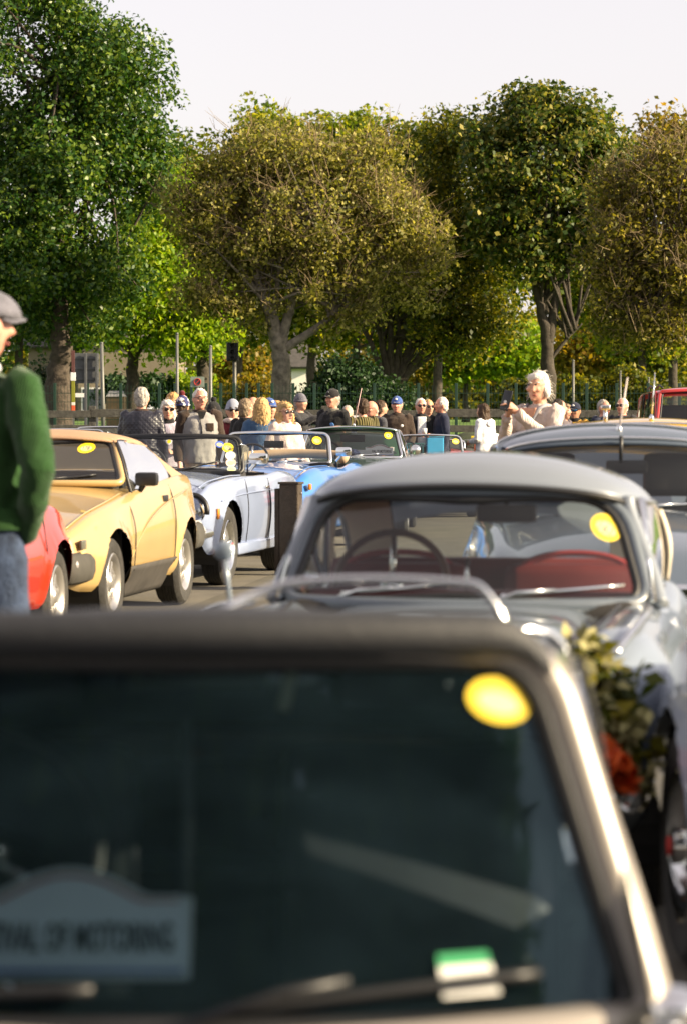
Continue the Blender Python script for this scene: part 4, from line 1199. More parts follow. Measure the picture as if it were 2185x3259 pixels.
# ------------------------------------------------------------------ silver-blue roadster with its door open
SILVER = paint('silver_blue_paint', (0.27, 0.33, 0.49), metal=0.15)
def silver_car():
    fo = -.64
    S = dict(w=[(fo, .71), (-.5, .74), (0, .765), (.6, .77), (1.6, .775), (2.3, .765), (2.9, .72), (3.1, .70)],
             sh=[(fo, .76), (-.45, .835), (0, .87), (.5, .885), (1.2, .88), (1.6, .88), (2.2, .90), (2.8, .87), (3.1, .82)],
             top=[(fo, .70), (-.4, .82), (0, .875), (.6, .905), (1.0, .92), (1.7, .92), (2.2, .93), (2.8, .90), (3.1, .83)],
             bot=[(fo, .40), (-.45, .27), (0, .25), (2.3, .25), (2.7, .32), (3.1, .40)],
             tum=.955, mid=.6, shw=.10, valley=.03, axles=[0, 2.24], R=.325, Ra=.375, open=(1.0, 1.95, .62), flare=.018, nt=150)
    sc = Screen(.93, .895, 1.10, 1.20, .62, .56, bow=.16, arch=.02, rb=.06, rt=.07)
    root, W, SH, TP, door = std_open_car('silver_roadster', 'silver-blue open roadster with a column of stickers on its windscreen', (-1.67, 22.45), R(-10.5), S, SILVER, sc, style='steel', tyre_w=.185,
                                    frame_m=BLACK, frame_r=.022, wip=False, interior=True)
    sc.frame(.007, grow=-.018).build('windscreen_trim', CHROME, root)
    wiper(root, sc, .02, 0, .42, .1, BLACK); wiper(root, sc, -.5, 0, -.1, .1, BLACK)
    v = .235
    sc.sticker(root, .405, v + .005, .036, .028, None, face=BLUEP)
    sc.sticker(root, .475, v - .02, .048, .038, '178', tilt=-.3)
    sc.sticker(root, .505, v - .085, .042, .036, None, face=WHITEP, inner=False)
    s = sc.sticker(root, .515, v - .145, .042, .034, None, face=mat('peach_print', (.75, .6, .5), var=.05)); 
    sc.sticker(root, .525, v - .20, .036, .028, None, face=mat('grey_green_print', (.42, .47, .38), var=.1))
    sc.sticker(root, -.03, v + .02, .026, .022, None, face=WHITEP, inner=False); sc.disc(-.03, v + .02, .017, .015, .007).build('sticker', YELLOW, root, smooth=False)
    for sgn in (1, -1):
        headlamp(root, sgn * .60, fo - .02, .615, .088)
        MB().tube([(sgn * .60 + .125 * math.cos(a), fo - .055 + .02 * abs(math.sin(a)), .63 + .13 * math.sin(a)) for a in np.linspace(-.2, math.pi + .2, 16)], .022, n=6).build('headlamp_recess', BLACK, root)
        MB().box((sgn * (W(fo + .22) + .008), fo + .22, .60), (.014, .07, .085), bev=.005).build('side_indicator', AMBER, root)
        MB().tube(catmull([(sgn * W(y) * .84, y, SH(y) + .003) for y in np.linspace(fo + .1, .86, 8)], 3), .006, n=5).build('bonnet_edge', SILVER, root)
    bumper(root, W, fo - .10, .45, .71, CHROME, .05, .085, wrap=.35)
    bumper(root, W, 3.16, .48, .70, CHROME, .05, .085, wrap=.3, sgn=1)
    MB().box((0, fo - .03, .40), (1.1, .10, .10), bev=.03).build('valance', SILVER, root)
    MB().box((0, fo - .075, .60), (.86, .05, .15), bev=.015).build('grille', BLACK, root)
    p = MB().box((.40, fo - .165, .42), (.24, .012, .14), bev=.004).build('number_plate', INK, root, smooth=False)
    MB().tube([(.40 + a, fo - .175, .42 + b) for a, b in ((-.11, -.06), (.11, -.06), (.11, .06), (-.11, .06))], .006, n=4, closed=True).build('plate_border', WHITEP, p)
    # windscreen stays, mirror, quarterlight
    mirror_door(root, .70, .98, .98, 1, CHROME)
    mb = MB(); mb.grid(lambda a, b: (.60 + .02 * b - .02 * (1 - b), 1.08 + a * .26 + .03 * b * (1 - a), .90 + b * (.24 - .03 * a * a)), 8, 8)
    mb.build('quarterlight', glass_mat('quarter_glass', tint=(.6, .66, .6), dirt_haze=.12), root)
    MB().tube([(.60, 1.35, .90), (.605, 1.35, 1.08), (.60, 1.27, 1.135), (.59, 1.12, 1.145)], .007, n=6).build('quarterlight_frame', CHROME, root)
    for sgn in (1, -1):
        MB().box((sgn * (W(1.38) * .985 + .006), 1.38, .775), (.022, .13, .028), bev=.007).build('door_handle', CHROME, root)
        for yy in (.62, 1.50):
            MB().tube(catmull([(sgn * (W(yy) * f + .003), yy, lerp(.30, SH(yy) - .03, t)) for f, t in ((.965, 0), (.995, .35), (1.0, .6), (.98, .86), (.955, 1))], 5), .004, n=5).build('door_gap', BLACK, root)
        MB().tube(catmull([(sgn * (W(y) + .003), y, z) for y, z in ((-.3, .70), (.4, .735), (1.2, .745), (2.4, .745))], 6), .005, n=5).build('waist_crease', SILVER, root)
        MB().box((sgn * (W(1) - .05), 1.06, .28), (.08, 1.5, .10), bev=.02).build('sill', SILVER, root)
    MB().tube([(0, -.55, .85), (0, -.55, .90)], [.015, .004], n=8).build('bonnet_badge', CHROME, root)
silver_car()
def timber_post():
    D = 23.7
    o = thing('timber_post', 'stout dark timber post with a sunlit pale side beside the silver roadster', 'post', (wx(926, D), D, 0), R(-16))
    h = wz(1540, D); WD = mat('sawn_timber', (.045, .032, .021), rough=.85, var=.25, scale=9, bump=.5, bscale=60)
    MB().box((0, 0, h / 2), (.17, .15, h), bev=.012).build('shaft', WD, o, smooth=False)
    MB().box((-.115, .01, h / 2 - .02), (.045, .12, h - .04), bev=.008).build('batten', WD, o, smooth=False)
    MB().box((0, 0, h + .008), (.19, .17, .02), bev=.006).build('cap', WD, o, smooth=False)
    for z in (h - .08, h - .20): MB().lathe([(.001, 0), (.012, 0), (.010, .012), (.001, .014)], 10, Matrix.Translation((.087, 0, z)) @ Matrix.Rotation(R(90), 4, 'Y')).build('bolt', CHROME, o)
timber_post()

# ------------------------------------------------------------------ red car in front of the gold one (its rear wing shows)
REDPAINT = paint('red_paint', (0.42, 0.022, 0.004))
def red_car():
    # origin = front axle; rear axle 2.05 behind
    S = dict(w=[(-.75, .60), (-.5, .69), (0, .73), (.7, .735), (1.6, .735), (2.05, .745), (2.4, .72), (2.62, .64)],
             sh=[(-.75, .62), (-.4, .74), (0, .79), (.7, .80), (1.4, .80), (1.9, .845), (2.2, .85), (2.45, .80), (2.62, .70)],
             top=[(-.75, .58), (-.3, .76), (.2, .83), (.8, .86), (1.6, .86), (2.0, .875), (2.4, .84), (2.62, .74)],
             bot=[(-.75, .36), (-.4, .26), (0, .24), (2.0, .24), (2.4, .30), (2.62, .40)],
             tum=.90, mid=.55, shw=.16, axles=[0, 2.05], R=.29, Ra=.345, open=(.85, 1.65, .56), flare=.03, nt=130)
    sc = Screen(.72, .85, .86, 1.13, .58, .52, bow=.12)
    rz = R(-7)
    # rear left wheel outer face at (-1.74, 16.45)
    lx, ly = .735, 2.05
    ox = -1.72 - (lx * math.cos(rz) - ly * math.sin(rz)); oy = 16.42 - (lx * math.sin(rz) + ly * math.cos(rz))
    root, W, SH, TP, _ = std_open_car('red_sports_car', 'glossy red sports car nose to tail with the gold car, behind the green jumper', (ox, oy), rz, S, REDPAINT, sc, style='alloy', tyre_w=.165)
    MB().lathe([(.03, 0), (.032, .02), (.02, .035), (.012, .06), (.001, .062)], 16, Matrix.Translation((.30, 2.16, .86))).build('filler_cap', CHROME, root)
    for sgn in (1, -1):
        MB().tube([(sgn * (W(1.75) + .004), 1.72, .34), (sgn * (W(1.75) + .004), 1.72, .6), (sgn * (W(1.72) * .97), 1.72, .78)], .004, n=5).build('door_gap', BLACK, root)
        for z in (.56, .62): MB().box((sgn * (W(2.5) - .01), 2.50, z), (.02, .10, .012)).build('wing_badge', CHROME, root)
        MB().box((sgn * .50, 2.66, .62), (.16, .04, .09), bev=.012).build('tail_lamp', mat('red_lens', (.4, .01, .01), rough=.2), root)
    bumper(root, W, 2.70, .44, .62, CHROME, .045, .08, wrap=.22, sgn=1)
    bumper(root, W, -.84, .42, .62, CHROME, .045, .08, wrap=.25)
    for sgn in (1, -1): headlamp(root, sgn * .5, -.72, .60, .085)
red_car()

# ------------------------------------------------------------------ bright blue roadster behind the silver one
BLUE = paint('blue_paint', (0.025, 0.16, 0.52))
def blue_car():
    S = dict(w=[(-.75, .62), (-.5, .70), (0, .735), (.8, .74), (1.8, .74), (2.4, .73), (3.0, .66)],
             sh=[(-.75, .72), (-.45, .84), (0, .885), (.6, .885), (1.4, .86), (2.2, .90), (2.7, .87), (3.0, .78)],
             top=[(-.75, .66), (-.4, .82), (.2, .89), (.9, .915), (1.8, .91), (2.4, .90), (3.0, .80)],
             bot=[(-.75, .40), (-.4, .27), (0, .25), (2.3, .25), (3.0, .40)],
             tum=.92, mid=.6, shw=.13, valley=.025, axles=[0, 2.24], R=.32, Ra=.37, open=(1.02, 1.95, .60), flare=.02, nt=110)
    sc = Screen(.98, .90, 1.16, 1.205, .585, .53, bow=.14, arch=.02, rt=.07)
    root, W, SH, TP, _ = std_open_car('blue_roadster', 'bright blue open roadster with an oval sticker on its windscreen', (-.90, 27.35), R(-10), S, BLUE, sc, style='wire', tyre_w=.165, frame_r=.019,
                                      lamps=[(.50, -.80, .64, .088)], seatm=mat('tan_seat', (.36, .24, .14), rough=.6, var=.1))
    sc.sticker(root, .425, .232, .050, .040, '170', tilt=-.28)
    MB().box((-.02, 1.12, 1.10), (.21, .02, .075), bev=.015).build('rear_view_mirror', BLACK, root)
    for sgn in (1, -1):
        MB().box((sgn * (W(-.5) - .01), -.62, .70), (.03, .07, .06), bev=.01).build('side_indicator', AMBER, root)
        MB().tube(catmull([(sgn * W(y) * .80, y, SH(y) + .003) for y in np.linspace(-.6, .9, 8)], 3), .005, n=5).build('bonnet_edge', BLUE, root)
    mirror_door(root, .66, 1.0, .98, 1, CHROME)
    MB().tube([(.66, 1.05, .86), (.64, 1.08, .99)], .016, n=8).build('mirror_stalk', BLACK, root)
    bumper(root, W, -.86, .46, .66, CHROME, .05, .085, wrap=.3)
    MB().box((0, -.80, .60), (.72, .05, .16), bev=.015).build('grille', CHROME, root)
    MB().tube(catmull([(-.56, 1.95, .93), (-.5, 2.2, .97), (0, 2.3, .99), (.5, 2.2, .97), (.56, 1.95, .93)], 5), .05, n=8).build('folded_hood', mat('tan_hood_cloth', (.4, .28, .17), rough=.8, var=.1), root)
blue_car()

# ------------------------------------------------------------------ dark green coupe
GREENPT = paint('green_paint', (0.012, 0.055, 0.022))
def green_car():
    S = dict(w=[(-.80, .64), (-.5, .72), (0, .755), (.8, .76), (1.8, .76), (2.5, .74), (3.1, .66)],
             sh=[(-.80, .70), (-.45, .81), (0, .85), (.8, .87), (1.6, .87), (2.4, .86), (3.1, .78)],
             top=[(-.80, .66), (-.4, .80), (.2, .865), (.9, .905), (2.0, .90), (3.1, .82)],
             bot=[(-.80, .40), (-.4, .27), (0, .25), (2.3, .25), (3.1, .40)],
             tum=.93, mid=.6, shw=.11, axles=[0, 2.31], R=.31, Ra=.355, open=(1.0, 2.3, .58), nt=100)
    sc = Screen(.95, .90, 1.24, 1.225, .62, .53, bow=.12, arch=.025, rb=.05, rt=.06)
    root, W, SH, TP, _ = std_open_car('green_coupe', 'dark green closed coupe with a roof aerial and a rally plaque behind its windscreen', (.02, 32.0), R(-4), S, GREENPT, sc, style='wire', tyre_w=.165, frame_r=.017, interior=True)
    rf = Roof([(1.22, 1.27), (1.55, 1.292), (2.1, 1.275), (2.6, 1.18), (3.05, .90)], [(1.22, .55), (1.7, .565), (2.4, .55), (3.05, .58)], [(1.22, .045), (1.7, .075), (2.4, .085), (3.05, .04)], 78)
    rf.piece(-1, 1, 1.20, 2.55, bow0=.09).build('roof', GREENPT, root, thick=.02)
    rf.piece(-.75, .75, 2.55, 3.03, 16, 10).build('rear_window', GLASS, root)
    for sgn in (1, -1): rf.piece(sgn * .75, sgn, 2.55, 3.03, 6, 10).build('rear_pillar', GREENPT, root, thick=.02)
    belt = lambda y: SH(y) - .002; bw = lambda y: W(y) * .88
    for sgn in (1, -1):
        rf.side(sgn, 1.36, 2.52, belt, bw, lean0=-.25, lean1=.28).build('side_window', GLASS, root)
        MB().tube([Vector((sgn * bw(1.08), 1.08, belt(1.08)))] + [rf.p(sgn, y) for y in np.linspace(1.34, 2.5, 8)] + [Vector((sgn * bw(2.8), 2.8, belt(2.8)))], .012, n=6).build('window_trim', CHROME, root)
        for yy, ln in ((1.50, -.1), (1.98, .06)):
            MB().tube([rf.p(sgn, yy), Vector((sgn * (bw(yy + ln) + .01), yy + ln, belt(yy + ln)))], .010, n=6).build('window_pillar', CHROME, root)
    MB().tube([rf.p(u, 1.22, .09) + Vector((0, -.01, .0)) for u in np.linspace(-.97, .97, 20)], .010, n=6).build('roof_trim', CHROME, root)
    sc.sticker(root, .44, .255, .050, .042, '142', tilt=-.2)
    MB().box((0.02, 1.24, 1.215), (.07, .012, .045), bev=.01).build('pale_badge', WHITEP, root, smooth=False)
    MB().box((.0, 1.30, 1.13), (.30, .02, .09), bev=.02).build('rear_view_mirror', BLACK, root)
    aerial(root, .02, 1.26, 1.285, .46, (.20, .0), mat('pink_aerial', (.6, .4, .38), rough=.4))
    plaque(root, lambda x, z, o: Vector((x, 1.08 - o + (z - .93) * .55, z)), .34, .925, .34, .13)
    MB().box((.16, 1.08, .955), (.18, .02, .07), bev=.005).build('dash_card', WHITEP, root, smooth=False)
    mb = MB(); mb.ell((0, 1.10, .955), (.12, .08, .045)); mb.ell((-.08, 1.12, .95), (.08, .06, .04)); mb.build('dash_scarf', mat('blue_white_scarf', (.3, .33, .5), var=.9, scale=30), root)
    mirror_door(root, .70, 1.12, .92, 1, CHROME, 'round'); mirror_door(root, -.70, 1.12, .92, -1, CHROME, 'round')
    for i in range(7): MB().box((-.36 + i * .085, .80, .905), (.07, .03, .012), bev=.004).build('scuttle_vent', CHROME, root)
    for sgn in (1, -1): headlamp(root, sgn * .55, -.84, .62, .088)
    bumper(root, W, -.90, .44, .70, CHROME, .05, .085, wrap=.3)
    MB().box((0, -.86, .60), (.74, .05, .18), bev=.015).build('grille', CHROME, root)
green_car()

# ------------------------------------------------------------------ simple neighbours: open cars seen by their windscreens
def small_open(name, label, px, py_top, D, rz, m, sticker=None, wb=.56, quarter=False, frame=CHROME, h=.31, group='open cars at the back of the row'):
    S = dict(w=[(-.72, .60), (-.45, .69), (0, .72), (.8, .72), (1.8, .72), (2.4, .70), (2.9, .62)],
             sh=[(-.72, .64), (-.4, .76), (0, .80), (.7, .82), (1.5, .80), (2.2, .83), (2.9, .72)],
             top=[(-.72, .60), (-.3, .78), (.2, .83), (.8, .86), (1.8, .86), (2.4, .84), (2.9, .74)],
             bot=[(-.72, .36), (-.4, .25), (0, .23), (2.2, .23), (2.9, .38)],
             tum=.92, mid=.6, shw=.13, axles=[0, 2.1], R=.29, Ra=.335, open=(.92, 1.85, .58), nt=70)
    zt = wz(py_top, D)
    sc = Screen(.88, zt - h, 1.02, zt - .02, wb, wb * .92, bow=.12, arch=.02)
    c = Vector((wx(px, D), D, 0)); off = Matrix.Rotation(rz, 3, 'Z') @ Vector((0, 1.0, 0))
    root, W, SH, TP, _ = std_open_car(name, label, (c.x - off.x, c.y - off.y), rz, S, m, sc, style='steel', tyre_w=.155, frame_m=frame, frame_r=.014, lamps=[(.5, -.74, .60, .085)], group=group)
    if sc.zb > TP(.88) + .01:
        MB().box((0, .90, (sc.zb + TP(.88)) / 2 - .01), (1.1, .10, sc.zb - TP(.88) + .04), bev=.02).build('scuttle', m, root)
    if sticker: sc.sticker(root, wb * .78, .21, .05, .038, sticker)
    if quarter:
        mb = MB(); mb.grid(lambda a, b: (wb + .02, 1.05 + a * .3, zt - .28 + b * (.24 - .05 * a)), 6, 6)
        mb.build('quarterlight', MATS['quarter_glass'], root)
        MB().tube([(wb + .02, 1.36, zt - .28), (wb + .02, 1.36, zt - .12), (wb + .02, 1.25, zt - .05), (wb + .02, 1.06, zt - .04)], .007, n=6).build('quarterlight_frame', CHROME, root)
    bumper(root, W, -.82, .42, .64, CHROME, .045, .08, wrap=.25)
    return root
DARKB = paint('dark_blue_paint', (0.012, 0.02, 0.045))
DARKG = paint('dark_grey_paint', (0.03, 0.032, 0.034))
MAROON = paint('maroon_paint', (0.12, 0.012, 0.012))
small_open('dark_roadster', 'dark open car behind the gold roof, with an oval sticker on its windscreen', 205, 1366, 36.5, R(-8), DARKB, '151', quarter=True)
small_open('dark_roadster', 'dark open car between the gold roof and the quilted jacket', 345, 1358, 41.0, R(-8), DARKG)
small_open('dark_roadster', 'dark open car behind the man in the grey fleece', 640, 1350, 39.0, R(-6), MAROON)
small_open('black_roadster', 'black open car with a sky-blue box behind it, right of the green coupe', 1362, 1384, 39.0, R(-3), DARKG, '96', wb=.50)
def blue_box():
    D = 41.8
    o = thing('cool_box', 'sky-blue box standing behind the black open car', 'box', (wx(1383, D), D, 0))
    z1 = wz(1392, D)
    MB().box((0, 0, z1 - .14), (.26, .22, .28), bev=.015).build('case', mat('sky_blue_plastic', (.05, .38, .68), rough=.5, var=.06), o, smooth=False)
    MB().box((0, 0, z1 + .012), (.27, .23, .02), bev=.006).build('lid', mat('sky_blue_lid', (.12, .5, .75), rough=.5, var=.06), o, smooth=False)
    t = MB().box((0, 0, z1 - .30), (.6, .5, .03), bev=.006).build('folding_table', GREYP, o, smooth=False)
    for sx in (-.27, .27):
        for sy in (-.22, .22): MB().tube([(sx, sy, 0), (sx, sy, z1 - .31)], .012, n=6).build('leg', GALV, t)
blue_box()
def crate():
    D = 40.2
    o = thing('plastic_crate', 'dark teal slatted crate behind the door mirror of the green coupe', 'crate', (wx(1318, D), D, 0))
    z1 = wz(1412, D); M_ = mat('teal_plastic', (.02, .09, .10), rough=.5)
    for k in range(7):
        MB().box((-.12 + k * .04, -.1, z1 - .09), (.022, .012, .18)).build('slat', M_, o, smooth=False)
    MB().box((0, 0, z1), (.30, .22, .02), bev=.004).build('rim', M_, o, smooth=False)
    MB().box((0, 0, z1 / 2 - .1), (.28, .20, z1 - .2), bev=.01).build('stand', BLACK, o, smooth=False)
crate()
# little bright red car far right of the crowd
def far_red():
    root = small_open('small_red_car', 'small bright red open car beyond the man in the dark blue jacket', 1405, 1398, 48.0, R(-40), REDPAINT, None, wb=.46, group='cars beyond the crowd')
    MB().box((.25, 2.0, .98), (.34, .3, .26), bev=.04).build('white_pack', WHITEP, root)
far_red()

# ------------------------------------------------------------------ saloons: grey hardtop, dark saloon, yellow saloon, cream saloon, van
def saloon(name, label, loc, rz, S, m, sc, rf, roof_m, y_rear, group='closed cars', win_y=(None, None), lean=(-.3, .2), trim=CHROME, style='steel', seatm=None, rear_u=.72, frame_r=.018, belt_f=.88, cat='car', pillars=(), bow=.10, bpill=None, rh=.18):
    root, W, SH, TP, _ = std_open_car(name, label, loc, rz, S, m, sc, style=style, tyre_w=.16, frame_r=frame_r, group=group, seatm=seatm, cat=cat, frame_m=trim, wip=False)
    y0 = rf.y0
    rf.piece(-1, 1, y0, y_rear, 28, 26, bow0=bow).build('roof', roof_m, root, thick=.02)
    rf.piece(-rear_u, rear_u, y_rear, rf.y1, 18, 12).build('rear_window', GLASS, root)
    for sgn in (1, -1): rf.piece(sgn * rear_u, sgn, y_rear, rf.y1, 6, 12).build('rear_pillar', roof_m, root, thick=.02)
    MB().tube([rf.p(u, y_rear) for u in np.linspace(-rear_u, rear_u, 16)], .012, n=6).build('rear_window_trim', BLACK, root)
    belt = lambda y: SH(y) - .002; bw = lambda y: W(y) * belt_f
    a, b = win_y
    for sgn in (1, -1):
        rf.side(sgn, a, b, belt, bw, lean0=lean[0], lean1=lean[1], bow=bow * .6).build('side_window', GLASS, root)
        edge = [rf.p(sgn, y, bow * .6 * (1 - (y - a) / (b - a))) for y in np.linspace(a, b, 10)]
        MB().tube([Vector((sgn * bw(a + lean[0]), a + lean[0], belt(a + lean[0])))] + edge + [Vector((sgn * bw(b + lean[1]), b + lean[1], belt(b + lean[1])))], .013, n=6).build('window_trim', trim, root)
        for yy, ln in pillars:
            MB().tube([rf.p(sgn, yy), Vector((sgn * (bw(yy + ln) + .0), yy + ln, belt(yy + ln)))], .016, n=6).build('window_pillar', bpill or trim, root)
        if b < y_rear:
            rf.side(sgn, b + .01, y_rear + .15, belt, bw, lean0=lean[1], lean1=lean[1] + .1).build('quarter_panel', roof_m, root, thick=.015)
    return root, W, SH, TP
CREAM = paint('cream_paint', (0.62, 0.60, 0.54))
YELLOWPT = paint('yellow_paint', (0.68, 0.40, 0.03))
SLATE = paint('slate_paint', (0.10, 0.13, 0.17), metal=.2)
def sal_spec(width=.72, h=1.0, L0=-.7, L1=2.75, wbse=2.15, open_=(.80, 2.05, .56)):
    return dict(w=[(L0, width * .84), (L0 + .25, width * .95), (0, width), (wbse, width), (L1 - .3, width * .95), (L1, width * .82)],
                sh=[(L0, .62), (L0 + .3, .76), (0, .82), (.8, .88), (wbse, .87), (L1 - .3, .80), (L1, .66)],
                top=[(L0, .60), (L0 + .3, .80), (0, .88), (.7, .94), (wbse, .92), (L1 - .3, .84), (L1, .66)],
                bot=[(L0, .36), (L0 + .3, .26), (0, .24), (wbse, .24), (L1, .40)],
                tum=.91, mid=.6, shw=.15, axles=[0, wbse], R=.29, Ra=.335, open=open_, nt=90)
def cream_saloon():
    D = 47
    zr = wz(1321, D)
    S = sal_spec(.74)
    sc = Screen(.75, .93, 1.0, zr - .10, .56, .50, bow=.10, arch=.03, rt=.1)
    rf = Roof([(.97, zr - .06), (1.25, zr), (1.7, zr - .01), (2.1, zr - .1), (2.55, .90)], [(.97, .53), (1.4, .56), (2.1, .54), (2.55, .5)], [(.97, .07), (1.4, .12), (2.1, .13), (2.55, .06)])
    saloon('cream_saloon', 'rounded cream saloon behind the woman in the cream coat', (wx(1005, D) + .1, D - 1.0), R(-25), S, CREAM, sc, rf, CREAM, 2.15, win_y=(1.1, 2.05), lean=(-.2, .15), pillars=[(1.55, 0)], group='cars beyond the crowd')
cream_saloon()
def far_van():
    D = 122
    g = gz(D)
    S = sal_spec(.80)
    zr = wz(1238, D) - g
    sc = Screen(.55, .95, 1.05, 1.38, .62, .54, bow=.10, arch=.03)
    rf = Roof([(1.03, 1.42), (1.3, 1.50), (2.2, 1.50), (2.5, 1.42), (2.75, 1.0)], [(1.03, .57), (1.6, .62), (2.75, .60)], [(1.03, .05), (1.6, .10), (2.75, .08)])
    r, *_ = saloon('silver_estate', 'silver estate car parked beyond the mesh fence at left', (wx(470, D), D, 0), R(-70), S, paint('plain_silver', (.5, .52, .54), metal=.4), sc, rf, MATS.get('plain_silver') or SILVER, 2.5,
                   win_y=(1.15, 2.45), lean=(-.35, .1), pillars=[(1.7, 0)], group='cars beyond the crowd')
    r.location.z = g - .10
far_van()
# dark slate saloon at the right, roof edge bright
def slate_saloon():
    D = 13.1
    S = sal_spec(.72, open_=(.95, 2.1, .58))
    zr = wz(1352, D)
    sc = Screen(.86, .90, 1.06, zr - .105, .57, .50, bow=.10, arch=.03, rb=.06, rt=.10)
    rf = Roof([(1.02, zr - .085), (1.07, zr - .05), (1.16, zr - .018), (1.35, zr), (1.75, zr - .02), (2.1, zr - .12), (2.5, .92)], [(1.02, .535), (1.15, .575), (1.5, .60), (2.1, .58), (2.5, .54)],
              [(1.02, .045), (1.15, .09), (1.5, .11), (2.1, .12), (2.5, .06)], 80)
    root, W, SH, TP = saloon('slate_saloon', 'slate blue saloon with a chrome-trimmed roof edge at the right', (wx(1965, D), D - .98), R(-1), S, SLATE, sc, rf, SLATE, 2.12, win_y=(1.15, 2.05), lean=(-.22, .15), pillars=[(1.6, 0)], frame_r=.016, trim=SLATE)
    MB().tube([rf.p(u, 1.30) + Vector((0, 0, .006)) for u in np.linspace(-1, 1, 24)], .008, n=6).build('roof_seam', CHROME, root)
    MB().tube([rf.p(u, 1.05, .095) + Vector((0, -.012, .0)) for u in np.linspace(-1, 1, 24)], .009, n=6).build('rain_gutter', CHROME, root)
    aerial(root, .0, 1.13, zr - .03, .26, (.16, .05), mat('pale_aerial', (.7, .6, .55), rough=.3))
    MB().tube([(0, 1.0, 1.28), (0, 1.02, 1.15)], .010, n=6).build('mirror_stem', BLACK, root)
    MB().box((.03, 1.04, 1.13), (.20, .03, .065), bev=.02).build('rear_view_mirror', BLACK, root)
    for x in (-.30, .30): MB().box((x, 1.70, 1.08), (.26, .09, .22), bev=.05).build('headrest', BLACK, root)
    for sgn in (1, -1):
        headlamp(root, sgn * .50, -.72, .66, .088)
    MB().box((0, -.76, .56), (.6, .05, .22), bev=.03).build('grille', CHROME, root)
    bumper(root, W, -.82, .42, .66, CHROME, .05, .085, wrap=.25)
    wiper(root, sc, .05, .03, .45, .06); wiper(root, sc, -.42, .03, -.02, .06)
slate_saloon()
def yellow_saloon():
    D = 17.3
    S = sal_spec(.74, open_=(.85, 2.1, .58))
    zr = wz(1329, D)
    sc = Screen(.78, .92, 1.0, zr - .10, .58, .52, bow=.10, arch=.03, rt=.1)
    rf = Roof([(.97, zr - .07), (1.1, zr - .02), (1.4, zr), (1.8, zr - .01), (2.2, zr - .12), (2.6, .92)], [(.97, .55), (1.2, .62), (1.6, .64), (2.2, .62), (2.6, .56)], [(.97, .05), (1.2, .10), (1.6, .12), (2.2, .13), (2.6, .06)], 80)
    root, W, SH, TP = saloon('yellow_saloon', 'yellow saloon whose pale roof shows behind the slate car', (wx(2060, D), D - .98), R(-2), S, YELLOWPT, sc, rf, YELLOWPT, 2.15, win_y=(1.1, 2.05), lean=(-.2, .15), pillars=[(1.55, 0)])
    MB().tube([rf.p(u, 1.05, .09) + Vector((0, -.01, .0)) for u in np.linspace(-1, 1, 24)], .009, n=6).build('rain_gutter', CHROME, root)
    aerial(root, -.0, 1.12, zr - .01, .30, (.07, 0), CHROME)
    aerial(root, .42, 1.2, zr - .03, .18, (.0, 0), CHROME)
    mb = MB(); mb.tube([(-.30, 1.05, zr - .05), (-.30, 1.04, zr + .055)], [.016, .012], n=8); mb.box((-.30, 1.03, zr + .065), (.06, .03, .03), bev=.008); mb.build('roof_badge', CHROME, root)
    for sgn in (1, -1): headlamp(root, sgn * .5, -.72, .62, .088)
    bumper(root, W, -.82, .42, .66, CHROME, .05, .085, wrap=.25)
yellow_saloon()
REDSUV = paint('suv_red_paint', (0.42, 0.02, 0.016))
